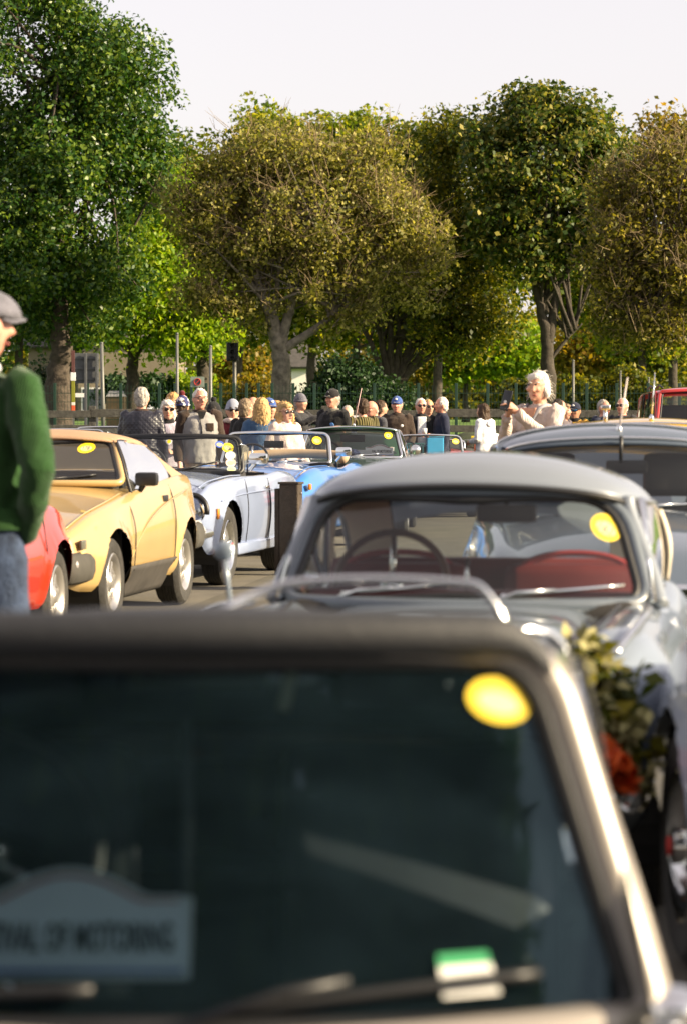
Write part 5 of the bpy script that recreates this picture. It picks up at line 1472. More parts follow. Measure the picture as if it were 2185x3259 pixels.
def red_suv():
    D = 40
    S = dict(w=[(-.85, .72), (-.6, .84), (0, .88), (2.7, .88), (3.3, .86), (3.5, .78)],
             sh=[(-.85, .85), (-.5, .98), (0, 1.02), (.8, 1.06), (2.7, 1.08), (3.5, 1.02)],
             top=[(-.85, .85), (-.4, 1.02), (.2, 1.08), (.8, 1.14), (2.7, 1.12), (3.5, 1.05)],
             bot=[(-.85, .45), (-.5, .36), (0, .34), (2.7, .34), (3.5, .48)],
             tum=.95, mid=.55, shw=.10, axles=[0, 2.7], R=.36, Ra=.42, open=(.85, 3.0, .70), nt=90)
    zr = wz(1229, D)
    sc = Screen(.62, 1.12, 1.15, zr - .09, .76, .64, bow=.10, arch=.03, rb=.05, rt=.06)
    rf = Roof([(1.10, zr - .06), (1.3, zr - .01), (1.8, zr), (2.9, zr - .02), (3.2, zr - .1), (3.45, 1.10)], [(1.10, .68), (1.5, .72), (3.0, .72), (3.45, .76)], [(1.1, .04), (1.5, .08), (3.0, .09), (3.45, .05)], 78)
    root, W, SH, TP = saloon('red_estate', 'tall red estate car with a red door mirror at the right edge', (wx(2035, D) + .96, D - 1.0), R(0), S, REDSUV, sc, rf, REDSUV, 3.2, win_y=(1.22, 3.1), lean=(-.5, .1), pillars=[(1.9, 0), (2.6, 0)], frame_r=.03, trim=REDSUV, group='cars beyond the crowd', bpill=BLACK)
    MB().box((0, 2.2, 1.30), (1.30, 1.3, .55), bev=.1).build('rear_seat', INTER, root)  # dark block added to fill the see-through cabin with shade
    MB().box((0, 1.15, 1.22), (1.3, .3, .3), bev=.08).build('dash_top', INTER, root)
    for sgn in (1, -1):
        mb = MB().box((sgn * 1.0, .72, 1.26), (.24, .14, .17), bev=.05); mb.box((sgn * .86, .74, 1.20), (.10, .06, .06), bev=.02)
        mb.build('door_mirror', REDSUV, root)
        for y in (1.5, 2.6): MB().tube([(sgn * .62, y - .4, zr - .02), (sgn * .62, y, zr + .02), (sgn * .62, y + .4, zr - .02)], .015, n=6).build('roof_rail', BLACK, root)
        MB().box((sgn * .62, -.90, .82), (.26, .06, .16), bev=.03).build('headlamp', LAMPGLASS, root)
    MB().box((0, -.93, .80), (.8, .05, .15), bev=.03).build('grille', BLACK, root)
    aerial(root, .35, 1.15, zr - .02, .0001, (0, 0), BLACK)
    wiper(root, sc, .1, 0, .6, .06, BLACK); wiper(root, sc, -.55, 0, -.05, .06, BLACK)
    bumper(root, W, -.95, .55, .80, REDSUV, .12, .22, wrap=.35)
red_suv()
# ------------------------------------------------------------------ grey hardtop car, middle foreground
GREYTOP = paint('grey_roof_paint', (0.19, 0.215, 0.25), rough=.36, coat=.9)
GREYBODY = paint('grey_body_paint', (0.20, 0.24, 0.29), rough=.3, coat=.9, metal=.25)
MAROONSEAT = mat('maroon_leather', (.15, .016, .014), rough=.55, var=.15)
def grey_hardtop():
    D = 8.65
    X = wx(1456, D)
    # local y = 0 at the front axle, windscreen base centre at y = .98
    S = dict(w=[(-.62, .42), (-.52, .56), (-.3, .69), (0, .735), (.8, .735), (1.8, .735), (2.35, .72), (2.9, .60)],
             sh=[(-.62, .58), (-.45, .70), (-.1, .79), (.4, .79), (1.0, .775), (1.7, .75), (2.3, .80), (2.7, .74), (2.9, .60)],
             top=[(-.62, .54), (-.3, .68), (.2, .735), (.8, .765), (1.2, .78), (1.8, .79), (2.4, .79), (2.9, .62)],
             bot=[(-.62, .36), (-.4, .26), (0, .24), (2.3, .24), (2.9, .40)],
             tum=.86, mid=.55, shw=.20, valley=.045, axles=[0, 2.39], R=.30, Ra=.35, open=(1.06, 2.2, .585), flare=.02, nt=140, own_wheel=True, seat_h=.30)
    sc = Screen(.98, .765, 1.22, 1.095, .60, .50, bow=.20, arch=.03, rb=.075, rt=.13)
    rf = Roof([(1.20, 1.150), (1.235, 1.182), (1.30, 1.218), (1.45, 1.250), (1.70, 1.253), (2.0, 1.21), (2.25, 1.12), (2.52, .80)],
              [(1.20, .512), (1.30, .545), (1.5, .575), (1.9, .585), (2.52, .58)], [(1.20, .055), (1.30, .12), (1.5, .17), (1.9, .18), (2.25, .12), (2.52, .05)], 82)
    root = None
    root, W, SH, TP, _ = std_open_car('grey_hardtop_car', 'grey hardtop sports car with a curved windscreen, maroon seats and an oval sticker', (X - .153, D - .968), R(-9), S, GREYBODY, sc, style='wire', tyre_w=.155, frame_m=mat('screen_surround', (.10, .12, .145), rough=.35, var=.08, coat=.5),
                                      frame_r=.024, interior=True, seatm=MAROONSEAT, wip=False, group='cars nose to tail in the near row')
    bow = .16
    rf.piece(-1, 1, 1.195, 2.10, 40, 40, bow0=bow).build('roof', GREYTOP, root, thick=.012)
    ru = .54
    LIN = mat('cream_headlining', (.80, .70, .54), rough=.8, var=.05)
    rf.piece(-ru, ru, 2.10, 2.50, 20, 12).build('rear_window', GLASS, root)
    for sgn in (1, -1):
        rf.piece(sgn * ru, sgn, 2.10, 2.50, 8, 12).build('rear_pillar', GREYTOP, root, thick=.012)
    MB().tube([rf.p(u, 2.10) for u in np.linspace(-ru, ru, 16)] + [rf.p(ru, y) for y in np.linspace(2.14, 2.5, 8)] + [rf.p(u, 2.5) for u in np.linspace(ru, -ru, 16)] + [rf.p(-ru, y) for y in np.linspace(2.46, 2.14, 8)], .014, n=6, closed=True).build('rear_window_seal', BLACK, root)
    belt = lambda y: SH(y) + .005; bw = lambda y: W(y) * .83
    for sgn in (1, -1):
        rf.side(sgn, 1.36, 1.98, belt, bw, lean0=-.22, lean1=.08, bow=.05).build('side_window', GLASS, root)
        edge = [rf.p(sgn, y, .05 * (1 - (y - 1.36) / .62)) for y in np.linspace(1.36, 1.98, 8)]
        MB().tube([Vector((sgn * bw(1.16), 1.16, belt(1.16)))] + edge + [Vector((sgn * bw(2.06), 2.06, belt(2.06)))], .013, n=8).build('window_trim', CHROME, root)
        MB().tube([Vector((sgn * (bw(1.3) + .004), 1.30, belt(1.3))), rf.p(sgn, 1.42)], .010, n=6).build('quarterlight_bar', CHROME, root)
        rf.side(sgn, 1.99, 2.14, belt, bw, lean0=.08, lean1=.1).build('side_pillar', LIN, root, thick=.02)
        # pillar from roof down to scuttle
        MB().tube(catmull([rf.p(sgn * .98, 1.21, bow), sc.p(sgn * (sc.wt + .02), sc.h * .8) + Vector((sgn * .008, .015, 0)), sc.p(sgn * (lerp(sc.wb, sc.wt, .3) + .02), sc.h * .3) + Vector((sgn * .008, .015, 0)), Vector((sgn * (sc.wb + .03), 1.20, .76))], 5), [.03] * 15 + [.034], n=10).build('screen_pillar', GREYTOP, root)
        if sgn < 0: MB().ell((sgn * .62, .30, .97), (.034, .018, .030)).tube([(sgn * .60, .32, .78), (sgn * .61, .31, .87), (sgn * .62, .31, .96)], .008, n=8).build('wing_mirror', GREYBODY, root)
    for sgn in (1, -1):
        MB().grid(lambda a, b: rf.p(sgn * lerp(ru + .02, .99, a), lerp(2.12, 2.48, b)) * 1.0 + Vector((-sgn * .022, -.03, -.006)), 8, 12).build('pillar_lining', LIN, root)
    MB().tube([rf.p(u, 1.205, bow) + Vector((0, -.014, -.014)) for u in np.linspace(-.98, .98, 30)], .011, n=6).build('roof_gutter', BLACK, root)
    sc.sticker(root, .455, .232, .052, .038, '163', tilt=-.5)
    # chrome wipers lying low on the glass
    wiper(root, sc, .05, .02, .52, .055); wiper(root, sc, -.48, .02, .0, .06)
    # interior: maroon parcel shelf and seat backs, brown steering wheel
    MB().box((0, 2.05, .70), (1.12, .30, .22), bev=.06).build('parcel_shelf', MAROONSEAT, root)
    MB().box((.0, 1.30, .755), (1.12, .22, .08), bev=.035).build('dash_top', MAROONSEAT, root)
    MB().box((0, 1.93, .69), (1.14, .10, .37), Matrix.Rotation(R(-10), 4, 'X'), bev=.05).build('rear_bulkhead', MAROONSEAT, root)
    for sx in (-.31, .31):
        MB().box((sx, 1.84, .66), (.50, .12, .40), Matrix.Rotation(R(-14), 4, 'X'), bev=.055).build('seat_back', MAROONSEAT, root)
        MB().tube(catmull([(sx - .24, 1.84, .68), (sx - .21, 1.86, .82), (sx - .1, 1.87, .885), (sx + .1, 1.87, .885), (sx + .21, 1.86, .82), (sx + .24, 1.84, .68)], 5), .012, n=6).build('seat_piping', mat('red_piping', (.35, .03, .03), rough=.5), root)
    steering(root, -.29, 1.52, .80, .19, mat('wood_rim', (.12, .045, .02), rough=.35), tilt=24)
    MB().tube([(0, 1.22, .80), (0, 1.25, .90)], .008, n=6).build('mirror_stem', CHROME, root)
    mb = MB(); mb.box((.12, 1.33, 1.05), (.20, .03, .06), bev=.02); mb.tube([(.12, 1.33, 1.08), (.10, 1.30, 1.14)], .008, n=6); mb.build('rear_view_mirror', BLACK, root)
    # nose: wings, lamps, grille, bumper, bonnet trim
    for sgn in (1, -1):
        headlamp(root, sgn * .53, -.50, .63, .10)
        MB().lathe([(.001, 0), (.035, 0), (.03, .025), (.001, .035)], 16, Matrix.Translation((sgn * .53, -.56, .46)) @ Matrix.Rotation(R(90), 4, 'X')).build('sidelight', AMBER, root)
        MB().tube(catmull([(sgn * .43, -.45, .655), (sgn * .46, 0, .735), (sgn * .50, .5, .765), (sgn * .52, .9, .78)], 5), .007, n=6).build('bonnet_edge', BLACK, root)
        MB().tube(catmull([(sgn * .58, -.40, .74), (sgn * .63, -.1, .80), (sgn * .64, .3, .805), (sgn * .61, .7, .79)], 5), .010, n=6).build('wing_bead', CHROME, root)
    mb = MB()
    for k in range(11): mb.box((-.20 + k * .04, -.70, .52), (.012, .03, .24 - abs(k - 5) * .014))
    g = mb.build('grille_bars', CHROME, root, smooth=False)
    MB().tube(catmull([(-.24, -.69, .42), (-.20, -.69, .62), (0, -.66, .665), (.20, -.69, .62), (.24, -.69, .42), (0, -.70, .38), (-.24, -.69, .42)], 5), .016, n=8).build('grille_surround', CHROME, root)
    bumper(root, W, -.74, .40, .66, CHROME, .05, .09, wrap=.3)
    MB().lathe([(.001, 0), (.03, 0), (.025, .012), (.001, .018)], 16, Matrix.Translation((0, -.45, .66))).build('bonnet_badge', CHROME, root)
    return root
grey_hardtop()
def posy():
    """Leafy bunch with an orange-red bow resting on the nose of the grey car, at its left wing."""
    c = Vector((wx(1905, 6.95), 6.95, .595))
    root = thing('flower_posy', 'blurred bunch of green and cream leaves with orange-red petals on the grey nose', 'posy', (c.x, c.y, c.z))
    def bunch(nm, m, cs, n, size):
        P = []
        for q, r in cs: P.append(np.array(q) + rng.normal(size=(n, 3)) * r)
        obj(nm, leaf_mesh(nm, np.concatenate(P), size, .5), m, root, smooth=False)['kind'] = 'stuff'
    bunch('green_leaves', L_MULT, [((0, 0, 0), .045), ((.05, 0, .06), .04), ((.07, 0, -.10), .035), ((-.04, 0, .14), .03), ((.0, .03, .02), .045)], 70, .06)
    bunch('cream_flowers', mat('cream_petal', (.36, .33, .14), rough=.8, var=.15), [((-.06, -.05, .10), .04), ((.06, -.06, -.02), .025), ((-.03, -.05, .16), .03), ((.10, -.06, -.15), .025), ((-.02, -.06, .02), .03)], 55, .045)
    P = np.concatenate([np.array(q) + rng.normal(size=(26, 3)) * r for q, r in (((0, -.13, -.06), .018), ((.03, -.13, -.10), .020), ((-.02, -.13, -.12), .016), ((.06, -.12, -.15), .012))])
    obj('orange_petals', leaf_mesh('orange_petals', P, .055, .8), mat('orange_ribbon', (.75, .12, .02), rough=.5, var=.2, scale=25), root, smooth=False)['kind'] = 'stuff'
    mb = MB()
    for a, s in ():
        M = Matrix.Translation((-.01, -.15, -.075)) @ Matrix.Rotation(a, 4, 'Y')
        mb.ell((0, 0, 0), (.075 * s, .03, .045 * s), M @ Matrix.Translation((.05, 0, 0)), 12, 8)
    MB().tube([(0, 0, -.28), (0, 0, -.1), (0, 0, .1)], .02, n=6).build('stem', BARKDARK, root)
posy()

# ------------------------------------------------------------------ pale car beyond the near pillar (only its corner shows)
def pale_car():
    D = 6.3
    PALE = paint('pale_blue_paint', (0.42, 0.46, 0.56), metal=.2)
    S = dict(w=[(-.70, .56), (-.5, .67), (0, .73), (.8, .735), (1.8, .735), (2.4, .72), (2.9, .62)],
             sh=[(-.70, .60), (-.4, .76), (0, .80), (.7, .82), (1.5, .80), (2.2, .83), (2.9, .72)],
             top=[(-.70, .56), (-.3, .76), (.2, .83), (.8, .86), (1.8, .86), (2.4, .84), (2.9, .74)],
             bot=[(-.70, .36), (-.4, .25), (0, .23), (2.2, .23), (2.9, .38)],
             tum=.90, mid=.6, shw=.16, axles=[0, 2.1], R=.30, Ra=.345, open=(.92, 1.85, .58), nt=90)
    sc = Screen(.88, .87, 1.02, 1.14, .56, .52, bow=.12)
    root, W, SH, TP, _ = std_open_car('pale_roadster', 'pale blue open car whose wing shows beside the near windscreen pillar', (1.62, 4.65), R(2), S, PALE, sc, style='steel', tyre_w=.16, frame_r=.015, lamps=[(.52, -.72, .60, .09)], group='cars nose to tail in the near row')
    bumper(root, W, -.80, .42, .66, CHROME, .045, .08, wrap=.28)
    for sgn in (1, -1): mirror_door(root, sgn * .62, .55, .90, sgn, CHROME, 'round')
pale_car()

# ------------------------------------------------------------------ the near car: soft top, filling the bottom of the picture
FRAMEM = mat('satin_screen_frame', (0.31, 0.28, 0.25), rough=.38, metal=.35, var=.06)
NEARHOOD = mat('near_hood_cloth', (0.022, 0.023, 0.027), rough=.55, var=.12, bump=.25, bscale=150)
NEARP = paint('near_dark_paint', (0.10, 0.11, 0.15), rough=.3, metal=.3)
def near_car():
    D = 3.32
    X = wx(545, D)
    S = dict(w=[(-.72, .55), (-.5, .65), (0, .70), (.8, .705), (1.8, .70), (2.3, .68), (2.75, .60)],
             sh=[(-.72, .50), (-.4, .565), (0, .59), (.7, .597), (1.5, .63), (2.1, .67), (2.75, .60)],
             top=[(-.72, .49), (-.3, .555), (.2, .575), (.82, .583), (1.8, .64), (2.3, .67), (2.75, .61)],
             bot=[(-.72, .32), (-.4, .24), (0, .22), (2.1, .22), (2.75, .36)],
             tum=.90, mid=.6, shw=.14, valley=.012, axles=[0, 2.03], R=.27, Ra=.315, open=(.90, 1.85, .58), nt=110)
    sc = Screen(.84, .600, 1.00, 1.045, .590, .455, bow=.12, arch=.014, rb=.045, rt=.075)
    root, W, SH, TP, _ = std_open_car('near_soft_top_car', 'dark soft-top car whose blurred windscreen fills the bottom of the picture', (X, D - .84), R(0), S, NEARP, None, style='wire', tyre_w=.15, interior=True,
                                      seatm=mat('black_vinyl', (.026, .029, .036), rough=.5, var=.2), group='cars nose to tail in the near row')
    fr = sc.frame(.028, grow=.018, n=12).build('windscreen_frame', FRAMEM, root)
    sc.frame(.017, grow=-.008).build('windscreen_seal', BLACK, fr)
    sc.glass().build('windscreen', glass_mat('near_glass', tint=(.66, .80, .86), gain=(.5, .7, .8), dirt_haze=.022, dust_haze=(.17, .33, .45)), root)  # teal haze on this glass is put into the dust and gloss colours
    rf = Roof([(1.00, 1.070), (1.06, 1.088), (1.25, 1.094), (1.6, 1.08), (1.85, 1.00), (2.14, .64)], [(1.0, .462), (1.15, .50), (1.6, .56), (2.12, .58)], [(1.0, .02), (1.15, .05), (1.6, .08), (2.12, .04)], 78)
    rf.piece(-1, 1, .985, 1.86, 30, 26, bow0=.085).build('hood', NEARHOOD, root, thick=.01)
    hd = [(x, v) for x, v in sc.outline() if v > sc.h - .06]
    hd.sort(key=lambda q: math.atan2(q[0], q[1] - sc.h * .5))
    k = len(hd)
    MB().tube([sc.p(x * 1.035, v + .020, .022) for x, v in hd], [.030 * min(1, .35 + min(i, k - 1 - i) / 6) for i in range(k)], n=12).build('hood_header', NEARHOOD, root)
    rf.piece(-.6, .6, 1.86, 2.14, 14, 8).build('rear_window', glass_mat('hood_plastic', tint=(.03, .035, .035), dirt_haze=.01), root)
    for sgn in (1, -1):
        rf.piece(sgn * .6, sgn, 1.86, 2.14, 8, 8).build('hood_quarter', NEARHOOD, root, thick=.01)
        rf.side(sgn, 1.55, 2.0, lambda y: SH(y), lambda y: W(y) * .85, lean0=.08, lean1=.08).build('hood_sail', NEARHOOD, root, thick=.01)
        rf.side(sgn, 1.08, 1.54, lambda y: SH(y), lambda y: W(y) * .85, lean0=-.20, lean1=.06, bow=.06).build('side_window', MATS['hood_plastic'], root)  # side screens given the near-black tint to block the sun
        MB().tube(catmull([sc.p(sgn * (sc.wt + .03), sc.h * .95), sc.p(sgn * (lerp(sc.wb, sc.wt, .35) + .03), sc.h * .35) + Vector((sgn * .004, .02, 0)), Vector((sgn * (sc.wb + .03), .985, .60))], 6), .018, n=8).build('side_frame', FRAMEM, root)
        MB().ell((sgn * (sc.wb + .04), .975, .605), (.05, .05, .03)).build('frame_foot', CHROME, root)
    MB().box((0, 1.98, .62), (1.12, .03, .36), bev=.01).build('rear_bulkhead', INTER, root)  # dark panel added to hide a bright gap below the rear window
    sc.sticker(root, .412, .388, .042, .027, None, tilt=-.24)
    # tax-disc style permit, wiper, plaque, mirror, steering wheel
    t = MB()
    t.add([sc.p(x, v, .004) for x, v in ((.335, .036), (.408, .038), (.396, .0745), (.330, .0725))], [(0, 1, 2, 3)])
    pm = t.build('windscreen_permit', WHITEP, root, smooth=False)
    t = MB(); t.add([sc.p(x, v, .005) for x, v in ((.330, .072), (.396, .074), (.392, .088), (.328, .086))], [(0, 1, 2, 3)])
    t.build('permit_band', GREENP, pm, smooth=False)
    plaque(root, lambda x, z, o: Vector((x, 1.0 - o + (z - .62) * .3, z)), -.145, .640, .314, .133, mat('plaque_white', (.80, .82, .84), rough=.35, var=.05))
    mb = MB()
    mb.tube([sc.p(-.02, .0, .02), sc.p(.14, .045, .03), sc.p(.22, .057, .026)], .007, n=6)
    mb.tube([sc.p(x, lerp(.028, .062, (x - .06) / .42) - .03 * max(0, (x - .36)), .016) for x in np.linspace(.06, .46, 12)], .008, n=6)
    mb.build('wiper', BLACK, root)
    mb = MB()
    mb.tube([sc.p(-.52, .0, .02), sc.p(-.36, .04, .03)], .007, n=6); mb.tube([sc.p(x, .03 + .05 * (x + .5), .016) for x in np.linspace(-.48, -.1, 10)], .008, n=6)
    mb.build('wiper', BLACK, root)
    mb = MB(); mb.box((.015, 1.04, 1.035), (.19, .025, .06), bev=.02); mb.tube([(.015, 1.03, 1.06), (.015, 1.01, 1.10)], .008, n=6); mb.build('rear_view_mirror', BLACK, root)
    MB().box((.012, 1.054, 1.035), (.165, .003, .044), bev=.001).build('mirror_glass', CHROME, root)
    for sx in (-.3, .3): MB().box((sx, 1.72, .98), (.22, .07, .15), bev=.03).build('headrest', MATS['black_vinyl'], root)
    steering(root, -.30, 1.30, .76, .17, BLACK, tilt=24)
    MB().tube([(-.02, 1.42, .64), (-.015, 1.44, .80), (-.02, 1.46, .93)], .011, n=6).build('hood_bar', GREYP, root)
    MB().tube([(.14, 1.66, 1.02), (.12, 1.62, .92)], .012, n=6).build('seat_belt', mat('pale_webbing', (.45, .42, .3), rough=.7), root)
    for sgn in (1, -1): headlamp(root, sgn * .47, -.70, .52, .085)
    bumper(root, W, -.80, .36, .62, CHROME, .045, .08, wrap=.25)
    bumper(root, W, 2.82, .40, .62, CHROME, .045, .08, wrap=.25, sgn=1)
    # chrome luggage rack on the boot
    rk = bpy.data.objects.new('luggage_rack', None); COL.objects.link(rk); rk.parent = root; rk.location = (0, 0, 0)
    def rail(pts, r, nm): MB().tube(catmull(pts, 6), r, n=10).build(nm, CHROME, rk)
    ry = 2.42
    z0, z1 = .66, 1.062
    x0, x1 = .07, .52
    rail([(x0 - .16, ry - .1, z0), (x0 - .12, ry - .06, z1 - .10), (x0 + .0, ry, z1 - .012), (.2, ry, z1 + .008), (x1 - .12, ry, z1 + .004), (x1 - .05, ry, z1 - .02), (x1 + .02, ry, z0 + .24), (x1 + .07, ry, z0)], .0085, 'rail')
    rail([(x0 - .10, ry - .28, z0), (x0 - .05, ry - .28, z1 - .20), (.2, ry - .28, z1 - .19), (x1 - .05, ry - .28, z1 - .20), (x1 + .05, ry - .28, z0)], .008, 'rail')
    for i, dx in enumerate((.0, .035)):
        rail([(.585 + dx, ry + .12, .64), (.585 + dx, ry + .12, .90), (.565 + dx, ry + .10, .955), (.52 + dx, ry + .06, .975), (.42 + dx, ry, .975)], .010, 'hoop')
    for k in range(4):
        x = lerp(x0, x1, (k + .5) / 4); rail([(x, ry - .28, z1 - .195), (x, ry - .14, z1 - .2), (x, ry, z1 - .19)], .007, 'slat')
near_car()
# ================================================================== PEOPLE
SKIN = mat('skin', (0.56, 0.30, 0.20), rough=.55, var=.10, scale=12, bump=.15, bscale=60)
SKIN2 = mat('pink_skin', (0.60, 0.28, 0.19), rough=.5, var=.14, scale=9, bump=.15, bscale=60)
EYE = mat('eye_dark', (.05, .035, .03), rough=.3)
LIP = mat('lip', (.36, .10, .08), rough=.5)
LENS = mat('dark_lens', (.012, .010, .010), rough=.06)
MIRLENS = mat('blue_mirror_lens', (.03, .25, .55), rough=.05, metal=.9)
HAIRS = {}
def hair_mat(name, col): return mat('hair_' + name, col, rough=.6, var=.2, scale=26, bump=.5, bscale=60, spec=.3)
H_WHITE = hair_mat('white', (.66, .62, .56)); H_GREY = hair_mat('grey', (.36, .33, .29)); H_BROWN = hair_mat('brown', (.06, .035, .02))
H_BLOND = hair_mat('blond', (.48, .31, .13)); H_DARK = hair_mat('dark', (.025, .018, .013)); H_GINGER = hair_mat('ginger', (.45, .26, .10)); H_GREYBR = hair_mat('grey_brown', (.22, .16, .10))
def quilt_mat():
    m = mat('quilted_navy', (.018, .018, .028), rough=.42, var=.2, spec=.5)
    t = m.node_tree; p = t.nodes['Principled BSDF']; tc = [n for n in t.nodes if n.type == 'TEX_COORD'][0]
    hs = []
    for a in (45, -45):
        mp = t.nodes.new('ShaderNodeMapping'); mp.inputs['Rotation'].default_value = (0, R(a), 0)
        w = t.nodes.new('ShaderNodeTexWave'); w.inputs['Scale'].default_value = 8.5; w.wave_profile = 'SIN'
        t.links.new(tc.outputs['Object'], mp.inputs['Vector']); t.links.new(mp.outputs[0], w.inputs['Vector']); hs.append(w)
    mn = t.nodes.new('ShaderNodeMath'); mn.operation = 'MINIMUM'
    t.links.new(hs[0].outputs['Fac'], mn.inputs[0]); t.links.new(hs[1].outputs['Fac'], mn.inputs[1])
    b = t.nodes.new('ShaderNodeBump'); b.inputs['Strength'].default_value = .22; b.inputs['Distance'].default_value = .012
    t.links.new(mn.outputs[0], b.inputs['Height']); t.links.new(b.outputs[0], p.inputs['Normal'])
    return m
def knit_mat(name, col, sc=14, d=.015, dirn='X'):
    m = mat(name, col, rough=.95, var=.2, spec=.15, sheen=.2)
    t = m.node_tree; p = t.nodes['Principled BSDF']; tc = [n for n in t.nodes if n.type == 'TEX_COORD'][0]
    w = t.nodes.new('ShaderNodeTexWave'); w.inputs['Scale'].default_value = sc; w.bands_direction = dirn; w.inputs['Distortion'].default_value = 1.5
    t.links.new(tc.outputs['Object'], w.inputs['Vector'])
    b = t.nodes.new('ShaderNodeBump'); b.inputs['Strength'].default_value = .9; b.inputs['Distance'].default_value = d
    t.links.new(w.outputs['Fac'], b.inputs['Height']); t.links.new(b.outputs[0], p.inputs['Normal'])
    return m
QUILT = quilt_mat()
NAVY = cloth('navy_cloth', (.018, .022, .045)); BLK = cloth('black_cloth', (.014, .014, .015)); GFLEECE = cloth('grey_fleece', (.30, .29, .28), var=.1, bscale=140)
BROWNC = cloth('brown_cloth', (.045, .030, .022)); CREAMC = cloth('cream_cloth', (.62, .50, .43)); WHITEC = cloth('white_cloth', (.70, .70, .72), var=.06)
DENIM = cloth('denim', (.055, .11, .20)); JEANS = cloth('jeans', (.035, .052, .095), var=.5); OLIVE = knit_mat('olive_knit', (.10, .085, .03), 9)
GREENSW = knit_mat('green_jumper', (.019, .058, .014), 40, .002); KNITCREAM = knit_mat('oatmeal_knit', (.56, .47, .42), 30, .004)
YELJ = cloth('mustard_cloth', (.52, .30, .05)); BURG = cloth('burgundy_cloth', (.14, .02, .025)); CHAR = cloth('charcoal_cloth', (.03, .03, .033))
DGREEN = cloth('dark_green_cloth', (.018, .03, .022)); TROUS = cloth('dark_trousers', (.03, .03, .035)); BEIGET = cloth('beige_trousers', (.35, .29, .2)); GREYCAP = cloth('grey_tweed', (.13, .128, .155), var=.25)
SHOE = mat('shoe_leather', (.03, .022, .018), rough=.5, var=.2)
def pattern_mat():
    m = mat('patterned_skirt', (.16, .035, .02), rough=.9, var=.2)
    t = m.node_tree; p = t.nodes['Principled BSDF']; tc = [n for n in t.nodes if n.type == 'TEX_COORD'][0]
    v = t.nodes.new('ShaderNodeTexVoronoi'); v.inputs['Scale'].default_value = 26
    rp = t.nodes.new('ShaderNodeValToRGB'); e = rp.color_ramp.elements
    e[0].color = (.02, .012, .012, 1); e[1].color = (.5, .3, .22, 1); e[0].position = .25; e[1].position = .6; k = e.new(.42); k.color = (.2, .04, .02, 1)
    t.links.new(tc.outputs['Object'], v.inputs['Vector']); t.links.new(v.outputs['Distance'], rp.inputs['Fac']); t.links.new(rp.outputs[0], p.inputs['Base Color'])
    return m
SKIRT = pattern_mat()
def camo_mat(name, cols, sc=9):
    m = mat(name, cols[0], rough=.9)
    t = m.node_tree; p = t.nodes['Principled BSDF']; nz = [n for n in t.nodes if n.type == 'TEX_NOISE'][0]; nz.inputs['Scale'].default_value = sc
    rp = [n for n in t.nodes if n.type == 'VALTORGB'][0]; rp.color_ramp.interpolation = 'CONSTANT'
    e = rp.color_ramp.elements; e[0].color = (*cols[0], 1); e[1].color = (*cols[1], 1); e[0].position = 0; e[1].position = .5
    k = e.new(.58); k.color = (*cols[2], 1)
    return m
JACKUNION = camo_mat('red_white_navy_knit', [(.03, .035, .12), (.7, .68, .66), (.5, .02, .03)], 11)
BLUEBEANIE = knit_mat('blue_grey_knit', (.32, .34, .42), 30, .004); BLUECAP = cloth('blue_cap_cloth', (.05, .10, .30)); BLACKCAP = cloth('black_cap_cloth', (.02, .018, .018))

def rot_m(yaw, pitch=0): return Matrix.Rotation(R(yaw), 4, 'Z') @ Matrix.Rotation(R(pitch), 4, 'X')
def noisy(me, amp, freq, seed=0.0):
    me.update()
    n = [v.normal.copy() for v in me.vertices]
    for v, q in zip(me.vertices, n):
        d = mnoise.noise(Vector((v.co.x, v.co.y, v.co.z * .55)) * freq + Vector((seed, seed * 1.7, 0))) + .5 * mnoise.noise(v.co * freq * 2.3 + Vector((seed * 2, 0, 3)))
        v.co += q * amp * d
def hand(mb, wrist, d, side, curl=.5, s=1.0):
    """Palm, four unequal fingers, thumb off the side of the palm. d = forearm direction."""
    d = Vector(d).normalized()
    up = Vector((0, 0, 1)) if abs(d.z) < .8 else Vector((0, -1, 0))
    lat = d.cross(up).normalized(); nrm = lat.cross(d).normalized()
    w = Vector(wrist)
    mb.tube([w - d * .02, w + d * .03 * s, w + d * .085 * s], [.024 * s, .036 * s, .034 * s], n=10, flat=.55)
    for i, L in enumerate((.070, .080, .074, .056)):
        o = (i - 1.5) * .019 * s
        a = w + d * .08 * s + lat * o
        b = a + d * L * .5 * s * (1 - curl * .3) - nrm * L * .35 * curl * s
        c = b + (d * (1 - curl * 1.3) - nrm * curl).normalized() * L * .5 * s
        mb.tube([a - d * .02, a, b, c], [.010 * s, .0105 * s, .0095 * s, .007 * s], n=7)
    t0 = w + d * .03 * s + lat * .028 * side * s
    mb.tube([w + d * .01, t0, t0 + (d * .7 + lat * side * .7).normalized() * .035 * s, t0 + (d * .95 + lat * side * .2 - nrm * curl * .5).normalized() * .07 * s], [.014 * s, .0135 * s, .011 * s, .008 * s], n=7)
POSES = {
    'down': ((.255, .03, 1.13), (.25, -.05, .88)), 'pocket': ((.31, .10, 1.15), (.215, -.04, .96)), 'hip': ((.36, .08, 1.16), (.20, .02, 1.02)),
    'front': ((.27, .02, 1.14), (.07, -.22, 1.10)), 'mug': ((.26, -.02, 1.13), (.10, -.26, 1.16)), 'phone': ((.24, -.17, 1.16), (.06, -.36, 1.38)),
    'low': ((.25, -.02, 1.12), (.20, -.20, .93)), 'raise': ((.30, -.18, 1.30), (.16, -.40, 1.42))}
SHEADS = []
